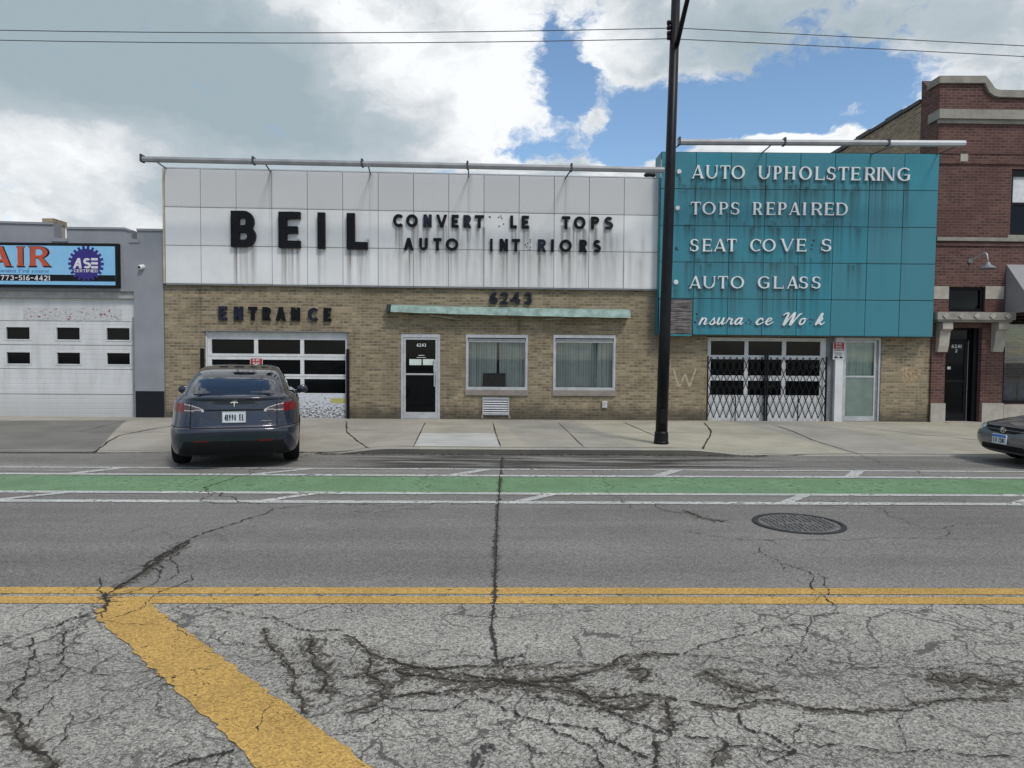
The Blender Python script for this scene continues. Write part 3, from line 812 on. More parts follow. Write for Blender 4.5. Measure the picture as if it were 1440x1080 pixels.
def simplify(lp, eps):
    out = [lp[0]]
    i = 0
    n = len(lp)
    while i < n - 1:
        j = min(i + 1, n - 1)
        best = j
        for j in range(i + 2, min(i + 24, n)):
            (x0, y0), (x1, y1) = lp[i], lp[j]
            L = math.hypot(x1 - x0, y1 - y0) + 1e-9
            if all(abs((x1 - x0) * (lp[k][1] - y0) - (y1 - y0) * (lp[k][0] - x0)) / L < eps for k in range(i + 1, j)): best = j
            else: break
        i = best
        out.append(lp[i])
    return out
_cache = {}
def glyph_loops(ch, a, font, N=44):
    key = (ch, round(a, 2), font, N)
    if key in _cache: return _cache[key]
    if font == 'script':
        w, strokes = SCRIPT[ch]
        top = 1.85 if ch in 'Wk' else 1.15
        sl = 0.35
        h = top / (N * (1.4 if ch in 'Wk' else 1))
        xs = np.arange(-.2, w + top * sl + .25, h); ys = np.arange(-.2, top + .1, h)
        X, Y = np.meshgrid(xs, ys)
        F = np.full(X.shape, 1e9)
        for stx in strokes:
            # Catmull-Rom through the points for a flowing line
            q = [(x + y * .12, y, wd) for x, y, wd in stx]
            q = [q[0]] + q + [q[-1]]
            fine = []
            for i in range(1, len(q) - 2):
                for k in range(6):
                    t = k / 6
                    p0, p1, p2, p3 = (np.array(q[i + d]) for d in (-1, 0, 1, 2))
                    fine.append(tuple(.5 * ((2 * p1) + (p2 - p0) * t + (2 * p0 - 5 * p1 + 4 * p2 - p3) * t * t + (-p0 + 3 * p1 - 3 * p2 + p3) * t ** 3)))
            fine.append(q[-1])
            F = np.minimum(F, seg_sdf(X, Y, fine))
        res = [simplify(l, .008) for l in contours(F, xs, ys)]
    else:
        t, th, s = {'block': (.235, .215, 0), 'heavy': (.225, .20, 0), 'medium': (.205, .185, 0), 'plate': (.165, .115, 0), 'serif': (.165, .072, .055), 'slab': (.27, .12, .07), 'small': (.2, .17, 0)}[font]
        h = 1.0 / N
        xs = np.arange(-h * 1.5, a + h * 2.5, h) + h * .13; ys = np.arange(-h * 1.5, 1 + h * 2.5, h) + h * .17
        X, Y = np.meshgrid(xs, ys)
        F = np.full(X.shape, 1e9)
        for pl in glyph_polys(ch, a, t, th, s):
            if isinstance(pl, tuple):
                _, o, i = pl
                d = np.minimum(seg_sdf(X, Y, o, True), seg_sdf(X, Y, i, True))
                ins = inside(X, Y, o) & ~inside(X, Y, i)
            else:
                d = seg_sdf(X, Y, pl, True); ins = inside(X, Y, pl)
            F = np.minimum(F, np.where(ins, -d, d))
        res = [simplify(l, .006) for l in contours(F, xs, ys)]
    res = [l for l in res if len(l) >= 4]
    _cache[key] = res
    return res
def put_loops(mb, loops, fx, y0, y1):
    """loops -> solid between y0 (front) and y1 (back); fx maps glyph point to (X, Z)"""
    flat = [[fx(*p) for p in l] for l in loops]
    flat = [l[:-1] if math.dist(l[0], l[-1]) < 1e-6 else l for l in flat]
    if not flat: return
    tri = tessellate_polygon([[Vector((x, z, 0)) for x, z in l] for l in flat])
    pts = [p for l in flat for p in l]
    n = len(pts)
    vs = [(x, y0, z) for x, z in pts] + [(x, y1, z) for x, z in pts]
    fs = []
    for t in tri:
        a, b, c = (pts[i] for i in t)
        ar = (b[0] - a[0]) * (c[1] - a[1]) - (b[1] - a[1]) * (c[0] - a[0])
        if abs(ar) < 1e-12: continue
        fs.append(tuple(t) if ar > 0 else tuple(reversed(t)))
    o = 0
    for l in flat:
        k = len(l)
        fs += [(o + i, o + i + n, o + (i + 1) % k + n, o + (i + 1) % k) for i in range(k)]
        o += k
    mb.add(vs, fs)
def letter(mb, ch, x0, x1, z0, z1, y0, y1, font, N=44):
    a = (x1 - x0) / (z1 - z0)
    H = z1 - z0
    put_loops(mb, glyph_loops(ch, a, font, N), lambda x, y: (x0 + x * H, z0 + y * H), y0, y1)
def line_text(mb, txt, x0, x1, z0, z1, y0, y1, font, N=22, aspect=0.72, gap=0.22):
    """a line of small lettering spread over x0..x1"""
    ws = [0.45 if c == ' ' else 0.30 if c in 'I1' and font != 'slab' else 0.24 if c == '.' else 0.5 if c == '-' else aspect for c in txt]
    tot = sum(ws) + gap * (len(txt) - 1)
    k = (x1 - x0) / tot
    x = x0
    for c, w in zip(txt, ws):
        if c != ' ':
            letter(mb, c, x, x + w * k, z0, z1, y0, y1, font, N)
        x += (w + gap) * k
STREAKS = {'white': [], 'teal': []}
# ------------------------------------------------------------------ ground, road, sidewalk
def smooth01(t):
    t = min(1.0, max(0.0, t)); return t * t * (3 - 2 * t)
CURB_L = (G(455, 640).x, G(545, 640).x)
CURB_R = (G(965, 640).x, G(1062, 640).x)
CURB_F = 24.0
def curb_w(X):
    """1 where the kerb stands up, 0 where a driveway apron runs down to the gutter"""
    return smooth01((X - CURB_L[0]) / (CURB_L[1] - CURB_L[0])) * (1 - smooth01((X - CURB_R[0]) / (CURB_R[1] - CURB_R[0])))
def SZ(X, Y):
    w = curb_w(X)
    hi = 0.035 + (Y - 12.06) * 0.003
    lo = -0.055 + (hi + 0.055) * smooth01((Y - 12.06) / 3.0)
    return lo + (hi - lo) * w
g = MB()
g.quad((-400, -400, -0.35), (400, -400, -0.35), (400, 400, -0.35), (-400, 400, -0.35))
tag(g.build('ground', M['ground']), kind='structure')
rb = MB()
ys = [-25, 0, 2, 5.2, 8, 10, 12.02]
xs = [-70, 70]
for i in range(len(ys) - 1):
    rb.quad((-70, ys[i], RZ(ys[i])), (70, ys[i], RZ(ys[i])), (70, ys[i + 1], RZ(ys[i + 1])), (-70, ys[i + 1], RZ(ys[i + 1])))
tag(rb.build('road', M['asphalt']), kind='structure')
sx = sorted(set([-70, -30, -20, -14] + list(np.linspace(-9, 12, 64)) + [16, 25, 70]))
sy = [12.06, 12.4, 12.9, 13.4, 14, 14.6, 15.2, 16, 17.0, 17.6]
sb = MB()
idx = {}
for i, X in enumerate(sx):
    for j, Y in enumerate(sy):
        idx[i, j] = len(sb.v); sb.v.append((X, Y, SZ(X, Y)))
for i in range(len(sx) - 1):
    for j in range(len(sy) - 1):
        sb.f.append((idx[i, j], idx[i + 1, j], idx[i + 1, j + 1], idx[i, j + 1])); sb.mi.append(0)
tag(sb.build('sidewalk', M['concrete'], smooth=True), kind='structure')
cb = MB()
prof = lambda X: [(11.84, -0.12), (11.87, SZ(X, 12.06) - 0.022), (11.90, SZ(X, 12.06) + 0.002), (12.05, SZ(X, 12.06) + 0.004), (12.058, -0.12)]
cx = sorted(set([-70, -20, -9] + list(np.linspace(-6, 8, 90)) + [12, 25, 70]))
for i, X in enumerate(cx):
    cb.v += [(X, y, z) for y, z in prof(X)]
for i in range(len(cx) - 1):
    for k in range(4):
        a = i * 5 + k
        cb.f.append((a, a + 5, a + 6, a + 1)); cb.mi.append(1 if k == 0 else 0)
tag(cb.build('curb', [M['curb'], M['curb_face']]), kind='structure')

def sheet(mb, pts, dz, zf):
    """flat marking: polygon of (x, y), laid dz above the surface"""
    mb.add([(x, y, zf(x, y) + dz) for x, y in pts], [tuple(range(len(pts)))])
zroad = lambda x, y: RZ(y)
def strip(mb, y0, y1, x0=-45.0, x1=45.0, dz=0.004):
    sheet(mb, [(x0, y0), (x1, y0), (x1, y1), (x0, y1)], dz, zroad)
def ystrip(pya, pyb, px=700):
    return G(px, pyb).y, G(px, pya).y
mk = MB(); strip(mk, *ystrip(671.5, 695)); tag(mk.build('bike_lane', M['green_paint']), kind='structure')
mk = MB()
for a, b in ((668.2, 670.6), (693.0, 696.0), (659.6, 661.0), (705.2, 708.8)):
    y0, y1 = ystrip(a, b); strip(mk, y0, y1, dz=0.006)
# slanted buffer bars, nearer and farther buffer
yb0, yb1 = ystrip(696.0, 705.2); yc0, yc1 = ystrip(661.0, 668.2)
for (a, b) in ((-20, 88), (362, 446), (722, 782), (1093, 1137), (1410, 1462)):
    p, q = G(a, 705.5), G(b, 696.5)
    w = 0.09
    sheet(mk, [(p.x, yb0), (p.x + w * 1.9, yb0), (q.x, yb1), (q.x - w * 1.9, yb1)], 0.0062, zroad)
for (a, b) in ((85, 172), (350, 440), (630, 692), (915, 958), (1180, 1208)):
    p, q = G(a, 668), G(b, 661)
    w = 0.09
    sheet(mk, [(p.x, yc0), (p.x + w * 2.2, yc0), (q.x, yc1), (q.x - w * 2.2, yc1)], 0.0062, zroad)
tag(mk.build('white_lane_marking', M['white_paint']), kind='structure')
mk = MB()
for a, b in ((827.0, 836.0), (839.5, 849.5)):
    y0, y1 = ystrip(a, b); strip(mk, y0, y1)
tag(mk.build('yellow_center_marking', M['yellow_paint']), kind='structure')
mk = MB()
def jag0(a, b, k=70, amp=.012):
    a, b = G(*a), G(*b)
    return [(a.x + (b.x - a.x) * i / k + random.gauss(0, amp) * (0 < i < k), a.y + (b.y - a.y) * i / k) for i in range(k)]
lft = jag0((500, 1204), (134, 867)) + jag0((134, 867), (152, 846), 8); rgt = jag0((206, 845), (216, 855), 5) + jag0((216, 855), (680, 1198)) 
sheet(mk, (lft + rgt)[::-1], 0.0065, zroad)
tag(mk.build('yellow_median_marking', M['yellow_paint']), kind='structure')

# ---- cracks traced from the road, each a jagged ribbon of real width
def jag(pts, amp, n):
    pts = [Vector((p[0], p[1])) for p in pts]
    for _ in range(n):
        out = [pts[0]]
        for a, b in zip(pts, pts[1:]):
            d = b - a
            mid = (a + b) / 2 + Vector((-d.y, d.x)) * random.gauss(0, amp)
            out += [mid, b]
        pts = out
    return pts
def ribbon(mb, pts, w0, w1, dz, zf, vary=0.6, closed=False):
    n = len(pts)
    if n < 2: return
    vs = []
    for i, p in enumerate(pts):
        t = (pts[min(i + 1, n - 1)] - pts[max(i - 1, 0)])
        if t.length < 1e-6: t = Vector((1, 0))
        t.normalize()
        nrm = Vector((-t.y, t.x))
        w = (w0 + (w1 - w0) * i / (n - 1)) * (1 + random.uniform(-vary, vary)) / 2
        for s in (-1, 0, 1):
            q = p + nrm * (w * s * random.uniform(0.7, 1.3))
            vs.append((q.x, q.y, zf(q.x, q.y) + dz + random.uniform(-.0006, .0006)))
            mb.core.append(0.0 if s else (0.0 if i in (0, n - 1) else 1.0))
    mb.add(vs, [(3 * i + k, 3 * i + k + 1, 3 * i + k + 4, 3 * i + k + 3) for i in range(n - 1) for k in (0, 1)])
crk, crm, tar = MB(), MB(), MB()
for q_ in (crk, crm, tar): q_.core = []
def crack(pix, off, sc, w=0.018, w1=None, twig=0.35, crumble=0.0):
    g2 = [G(off[0] + x / sc, off[1] + y / sc) for x, y in pix]
    pts = jag(g2, 0.10, 4 if len(pix) < 8 else 3)
    w *= 0.58; w1 = w if w1 is None else w1 * 0.58
    ribbon(crk, pts, w, w1, 0.0075, zroad, 0.85)
    if crumble:
        ribbon(crm, jag(g2, 0.03, 2), crumble * 3.2, crumble * 3.2, 0.0045, zroad, 0.5)
    for i in range(3, len(pts) - 3):
        if random.random() < twig * 0.10:
            d = pts[i + 1] - pts[i - 1]
            if d.length < 1e-5: continue
            d = d.normalized()
            a = random.choice((-1, 1)) * random.uniform(0.5, 1.3)
            d = Vector((d.x * math.cos(a) - d.y * math.sin(a), d.x * math.sin(a) + d.y * math.cos(a)))
            L = random.uniform(0.06, 0.28)
            ribbon(crk, jag([pts[i], pts[i] + d * L], 0.16, 4), w * 0.5, 0.002, 0.0070, zroad, 0.6)
S = 2.454
LO, CO, RO = (0, 640), (480, 640), (960, 640)
crack([(1060, 0), (975, 25), (830, 75), (760, 95), (700, 115)], LO, S, 0.03, 0.04, 0.1)
crack([(700, 115), (712, 126), (800, 145), (822, 165)], LO, S, 0.04, 0.03)
crack([(705, 125), (690, 160), (760, 168), (822, 165), (900, 170)], LO, S, 0.03)
crack([(1178, 172), (1040, 176), (950, 185), (890, 210), (800, 240), (700, 275), (650, 305), (610, 325), (560, 355), (520, 390), (470, 425), (400, 465), (370, 480)], LO, S, 0.02, 0.05, 0.5, 0.0)
crack([(660, 295), (600, 330), (545, 370), (500, 405), (455, 432), (400, 466)], LO, S, 0.075, 0.04, 0.8, 0.10)
crack([(370, 480), (372, 505), (365, 530), (330, 552)], LO, S, 0.06, 0.05, 0.5, 0.12)
crack([(345, 425), (352, 450), (370, 480)], LO, S, 0.02)
crack([(330, 550), (200, 590), (100, 620), (0, 665)], LO, S, 0.03, 0.02, 0.5)
crack([(520, 390), (560, 410), (540, 440), (480, 470), (400, 490)], LO, S, 0.02)
crack([(610, 325), (600, 370), (612, 405), (560, 440)], LO, S, 0.018)
crack([(660, 415), (590, 460), (520, 500), (500, 525), (440, 550), (400, 560)], LO, S, 0.018)
crack([(330, 560), (250, 610), (130, 650), (0, 690)], LO, S, 0.016)
crack([(260, 590), (220, 620), (215, 690), (245, 740), (180, 790), (100, 835), (20, 850)], LO, S, 0.022, 0.012, 0.7)
crack([(0, 790), (120, 770), (245, 755), (400, 760), (530, 745), (555, 775), (490, 830), (400, 885), (300, 930)], LO, S, 0.016, 0.008, 0.5)
crack([(0, 870), (50, 960), (120, 1020), (190, 1090)], LO, S, 0.035, 0.03, 0.6, 0.05)
crack([(110, 630), (122, 680), (90, 760), (10, 860)], LO, S, 0.025, 0.018, 0.8)
crack([(0, 735), (110, 700), (230, 680), (330, 690)], LO, S, 0.014)
crack([(170, 640), (330, 660), (345, 700)], LO, S, 0.010)
crack([(245, 890), (235, 970), (180, 1040)], LO, S, 0.009)
crack([(180, 830), (150, 880), (95, 945)], LO, S, 0.014)
crack([(810, 1020), (740, 1040), (640, 1060), (560, 1090)], LO, S, 0.035, 0.03, 0.5)
crack([(590, 520), (760, 535), (900, 565), (1000, 590), (1070, 610), (1178, 605)], LO, S, 0.012, 0.028, 0.5)
crack([(910, 590), (920, 640), (960, 680), (1000, 730), (1010, 800), (1045, 850), (1060, 900)], LO, S, 0.018, 0.025, 0.8, 0.05)
crack([(780, 610), (762, 650), (870, 655), (940, 682)], LO, S, 0.012)
crack([(700, 680), (830, 700), (940, 722), (1000, 742)], LO, S, 0.012)
crack([(1070, 620), (1080, 690), (1130, 760), (1100, 820), (1178, 822)], LO, S, 0.03, 0.025, 0.9, 0.12)
crack([(960, 690), (1060, 680), (1090, 650)], LO, S, 0.016)
crack([(1010, 760), (1090, 760), (1150, 720)], LO, S, 0.016)
crack([(570, 560), (640, 620), (720, 670), (760, 655)], LO, S, 0.009)
crack([(555, 775), (660, 745), (690, 740), (750, 750)], LO, S, 0.010, 0.006)
crack([(340, 575), (400, 580), (500, 590)], LO, S, 0.010, 0.006)
crack([(890, 960), (905, 900), (960, 850)], LO, S, 0.012, 0.005)
crack([(0, 620), (100, 690), (200, 722), (350, 760), (480, 770), (600, 775), (760, 770), (900, 740), (1050, 690), (1178, 690)], CO, S, 0.03, 0.022, 0.9, 0.06)
crack([(0, 770), (180, 742), (400, 732), (600, 735), (900, 730), (1050, 702)], CO, S, 0.02, 0.014, 0.8, 0.04)
crack([(0, 900), (150, 835), (320, 828), (440, 810), (600, 790), (760, 812), (850, 840), (1000, 832), (1178, 850)], CO, S, 0.024, 0.03, 0.9, 0.06)
crack([(0, 890), (220, 885), (400, 870), (440, 850), (330, 825)], CO, S, 0.016)
crack([(440, 815), (560, 880), (700, 930), (780, 970), (860, 1010), (900, 1085)], CO, S, 0.018, 0.028, 0.7)
crack([(700, 935), (880, 950), (960, 1000), (1060, 1055)], CO, S, 0.028, 0.034, 0.6)
crack([(540, 915), (580, 970), (680, 1030), (850, 1062)], CO, S, 0.010)
crack([(640, 830), (850, 870), (960, 900), (1070, 950), (1140, 970), (1090, 1040), (1075, 1090)], CO, S, 0.02, 0.035, 0.8)
crack([(1120, 850), (1132, 900), (1140, 970)], CO, S, 0.03, 0.03, 0.6, 0.06)
crack([(725, 870), (720, 930)], CO, S, 0.012)
crack([(0, 960), (80, 950), (150, 900)], CO, S, 0.014)
crack([(100, 700), (90, 760), (150, 800), (140, 840)], CO, S, 0.022, 0.015, 0.9, 0.08)
crack([(60, 620), (200, 640), (340, 660), (250, 705), (100, 690)], CO, S, 0.008, 0.008, 0.4)
crack([(780, 800), (860, 850), (930, 870), (1020, 880), (1080, 850)], CO, S, 0.03, 0.03, 0.9, 0.14)
crack([(170, 745), (300, 765), (420, 785), (560, 780), (700, 785), (830, 770)], CO, S, 0.04, 0.03, 0.8, 0.17)
crack([(980, 745), (1050, 740), (1030, 790)], CO, S, 0.03, 0.03, 0.6, 0.12)
crack([(0, 170), (160, 175), (340, 165), (540, 168)], CO, S, 0.028, 0.022, 1.2)
crack([(30, 195), (120, 200), (230, 185), (330, 180)], CO, S, 0.016, 0.01, 1.2)
crack([(870, 55), (900, 90), (930, 140), (995, 185)], CO, S, 0.016, 0.012)
crack([(290, 70), (262, 90), (268, 110)], CO, S, 0.014, 0.010, 0.2)
crack([(1095, 165), (1130, 195), (1178, 205)], CO, S, 0.02, 0.02, 0.9)
crack([(275, 315), (275, 340), (330, 370), (345, 400)], RO, S, 0.014)
crack([(350, 375), (440, 405), (455, 470), (490, 490), (520, 515), (525, 540), (600, 585), (770, 635)], RO, S, 0.018, 0.016, 0.7)
crack([(470, 410), (490, 440), (500, 482), (545, 490)], RO, S, 0.014)
crack([(525, 545), (440, 560), (410, 630), (430, 670), (360, 720)], RO, S, 0.016)
crack([(430, 585), (300, 595), (130, 642), (0, 690)], RO, S, 0.018, 0.015, 0.6)
crack([(400, 650), (280, 665), (160, 672), (120, 645)], RO, S, 0.012)
crack([(430, 665), (500, 640), (600, 632), (690, 650)], RO, S, 0.009)
crack([(0, 690), (150, 702), (320, 735), (420, 730)], RO, S, 0.02, 0.015, 0.8)
crack([(430, 685), (600, 732), (850, 742), (1000, 722), (1178, 715)], RO, S, 0.012, 0.016, 0.8)
crack([(0, 850), (170, 880), (330, 850), (460, 885), (620, 892), (900, 850), (1178, 842)], RO, S, 0.024, 0.018, 0.9, 0.04)
crack([(170, 880), (220, 950), (320, 980), (390, 1032), (290, 1075)], RO, S, 0.028, 0.028, 0.8)
crack([(600, 985), (400, 930), (380, 1000), (740, 1032), (900, 1022), (1178, 1052)], RO, S, 0.016, 0.018, 0.8)
crack([(160, 1000), (100, 1085)], RO, S, 0.03, 0.03, 0.6, 0.05)
crack([(0, 970), (130, 980), (160, 1010), (380, 1030)], RO, S, 0.022)
crack([(60, 740), (150, 790), (230, 820), (330, 800)], RO, S, 0.02, 0.016, 1.2, 0.16)
crack([(840, 750), (920, 790), (1000, 770), (1100, 800), (1178, 790)], RO, S, 0.02, 0.016, 1.1, 0.16)
crack([(830, 890), (910, 930), (1050, 980), (1178, 960)], RO, S, 0.012, 0.012, 0.9)
crack([(760, 900), (770, 1000), (900, 1060)], RO, S, 0.010, 0.010, 0.6)
crack([(1060, 620), (1178, 665)], RO, S, 0.010)
crack([(0, 262), (160, 290), (340, 292), (500, 296), (640, 290), (900, 290), (1030, 285)], RO, S, 0.020, 0.012, 0.6)
crack([(880, 285), (900, 255), (960, 240), (1178, 245)], RO, S, 0.014, 0.010, 0.5)
crack([(600, 170), (700, 190), (780, 235), (880, 260)], RO, S, 0.014, 0.010, 0.6)
crack([(0, 190), (60, 215), (150, 235)], RO, S, 0.028, 0.02, 0.9, 0.10)
crack([(620, 0), (740, 40), (860, 75), (980, 90), (1178, 130)], RO, S, 0.02, 0.012, 0.4)
crack([(510, 30), (570, 45), (640, 65)], RO, S, 0.016, 0.012, 0.4)
crack([(660, 175), (760, 160), (880, 150), (980, 160)], RO, S, 0.016, 0.012, 0.5)
crack([(0, 225), (150, 228), (330, 225), (520, 235)], (0, 700), S, 0.008, 0.006, 0.3)
# the straight seam across the road
sp = [G(480 + x / S, 640 + y / S) for x, y in ((557, 5), (545, 130), (536, 250), (531, 400), (530, 500), (517, 600), (541, 722))]
ribbon(crk, jag(sp, 0.006, 5), 0.014, 0.010, 0.0078, zroad, 0.6)
ribbon(tar, jag(sp, 0.006, 4), 0.085, 0.055, 0.0060, zroad, 0.45)
ribbon(tar, jag([G(692, 640 + 722 / S), G(715, 926), G(738, 920)], 0.05, 3), 0.10, 0.06, 0.0062, zroad, 0.4)
gx_ = [Vector((x, 11.80)) for x in np.linspace(CURB_L[0] - .2, CURB_R[1] + .2, 60)]
ribbon(crk, jag(gx_, .03, 2), .07, .07, .0078, zroad, .6)  # no crack: dark line painted as the shade at the kerb foot
ribbon(crm, [Vector((p.x, 11.70)) for p in gx_], .34, .34, .0046, zroad, .4)
# tar dab at the foot of the picture
dab = [G(*p) for p in ((690, 1046), (682, 1054), (676, 1062), (668, 1064), (660, 1080))]
ribbon(tar, jag(dab, 0.06, 2), 0.12, 0.12, 0.0064, zroad, 0.35)
tag(crm.build('road_crumbled_asphalt_surface', M['crumble'], attrs={'core': crm.core}), kind='structure')
tag(tar.build('road_tar_surface', M['tar'], attrs={'core': tar.core}), kind='structure')
tag(crk.build('road_crack_surface', M['crack'], attrs={'core': crk.core}), kind='structure')
# far seam, joints and newer slab of the sidewalk
jt = MB(); jt.core = []
def joint(pix, w=0.02, n=3, amp=0.02):
    ribbon(jt, jag([G(x, y, SZ) for x, y in pix], amp, n), w * 1.3, w * 1.3, 0.005, SZ, 0.45)
for px in ((598, 594, 581, 629), (693, 594, 704, 629), (785, 594, 822, 630), (877, 594, 940, 621), (0, 0, 0, 0))[:4]:
    joint([px[:2], px[2:]], 0.018, 3, 0.0015)
joint([(487, 592), (488, 608), (505, 622), (520, 631)], 0.026, 3, .008)
joint([(990, 594), (1000, 608), (993, 622), (988, 632)], 0.026, 3, .008)
joint([(1086, 597), (1140, 618), (1215, 640)], 0.020, 3, 0.004)
joint([(1170, 597), (1300, 612), (1440, 625)], 0.016, 3, 0.01)
joint([(500, 631.2), (700, 629.4), (995, 631.5)], 0.022, 3, 0.002)
joint([(423, 609), (500, 609), (598, 608.5), (700, 608.5), (830, 608.5), (995, 609)], 0.010, 3, 0.003)
joint([(1000, 609), (1200, 611), (1440, 614)], 0.008, 3, 0.003)
joint([(0, 637), (130, 637), (250, 636), (420, 636), (500, 633)], 0.03, 3, 0.003)
joint([(1010, 637), (1200, 638), (1440, 640)], 0.03, 3, 0.003)
joint([(250, 598), (170, 612), (150, 622), (133, 636)], 0.028, 3, 0.012)
joint([(182, 592), (110, 608)], 0.02, 3, 0.02)
joint([(112, 608), (245, 608)], 0.008, 3, 0.003)
tag(jt.build('sidewalk_joint_line', M['joint'], attrs={'core': jt.core}), kind='structure')
def patch(name, pix, mat, dz=0.003, sub=14):
    c = [G(x, y, SZ) for x, y in pix]
    mb = MB(); o = {}
    for i in range(sub + 1):
        for j in range(sub + 1):
            u, v = i / sub, j / sub
            p = (c[0] * (1 - u) + c[1] * u) * (1 - v) + (c[3] * (1 - u) + c[2] * u) * v
            o[i, j] = len(mb.v); mb.v.append((p.x, p.y, SZ(p.x, p.y) + dz))
    for i in range(sub):
        for j in range(sub):
            mb.f.append((o[i, j], o[i, j + 1], o[i + 1, j + 1], o[i + 1, j])); mb.mi.append(0)
    return tag(mb.build(name, mat), kind='structure')
patch('sidewalk_slab_surface', [(591, 609), (695, 609), (702.5, 628.5), (582, 628.5)], M['concrete_new'])
patch('driveway_apron', [(-150, 592), (178, 591), (132, 636), (-300, 637)], M['concrete_dark'], 0.003, 24)
# ------------------------------------------------------------------ buildings
WY = FY - 0.10       # face of the white panels
TY = FY - 0.34       # face of the teal panels
RY = FY - 0.05       # face of the red building
GY = FY - 0.02       # face of the grey garage

def rows_line(pairs, xs):
    """letter rects: pairs of (char, x0, x1) in crop units"""
    return pairs
def sign_letters(name, label, cat, chars, crop, top, bot, Y, font, mats, proud=0.055, key=None, run=1.0, group=None, dy=0.0, N=44):
    """individually mounted letters; crop=(ox, oy, scale); top/bot = y at the first and the last letter"""
    ox, oy, sc = crop
    xs0 = chars[0][1]; xs1 = chars[-1][2]
    c0 = P(ox + (xs0 + xs1) / 2 / sc, oy + bot[0] / sc, Y)
    t = thing(name, (c0.x, Y, c0.z), label, cat, group)
    for k, (ch, a, b) in enumerate(chars):
        f = ((a + b) / 2 - xs0) / (xs1 - xs0 + 1e-6)
        y0 = top[0] + (top[1] - top[0]) * f; y1 = bot[0] + (bot[1] - bot[0]) * f
        X0, X1, Z0, Z1 = RC(ox + a / sc, oy + y0 / sc, ox + b / sc, oy + y1 / sc, Y - proud)
        mb = MB()
        if ch == 'bullet':
            r = (X1 - X0) / 2
            mb.lathe([(0.001, -proud), (r * .8, -proud), (r, -proud + .015), (r, -.004)], ((X0 + X1) / 2, Y, (Z0 + Z1) / 2), 'Y', 20)
            mb.f = [tuple(reversed(q)) for q in mb.f]
        else:
            letter(mb, ch, X0, X1, Z0, Z1, Y - proud, Y - 0.004, font, N)
        mm = mats[k % len(mats)] if isinstance(mats, list) else mats
        o = mb.build('letter', mm, t)
        if key:
            w = X1 - X0
            n = max(3, int(w / 0.04))
            for _ in range(n):
                xx = X0 + random.random() * w
                STREAKS[key].append((xx, random.uniform(.014, .04), Z0 + random.uniform(0, .3) * (Z1 - Z0), random.uniform(.3, 1.1) * run, random.uniform(.35, 1.0)))
    return t
def holes(name_parent, pix, crop, Y, r=0.014):
    ox, oy, sc = crop
    for x, y in pix:
        p = P(ox + x / sc, oy + y / sc, Y)
        mb = MB().lathe([(0.0005, -.012), (r, -.010), (r, .0)], (p.x, Y, p.z), 'Y', 8)
        mb.f = [tuple(reversed(q)) for q in mb.f]
        mb.build('letter_stub', M['letter_mark'], name_parent)

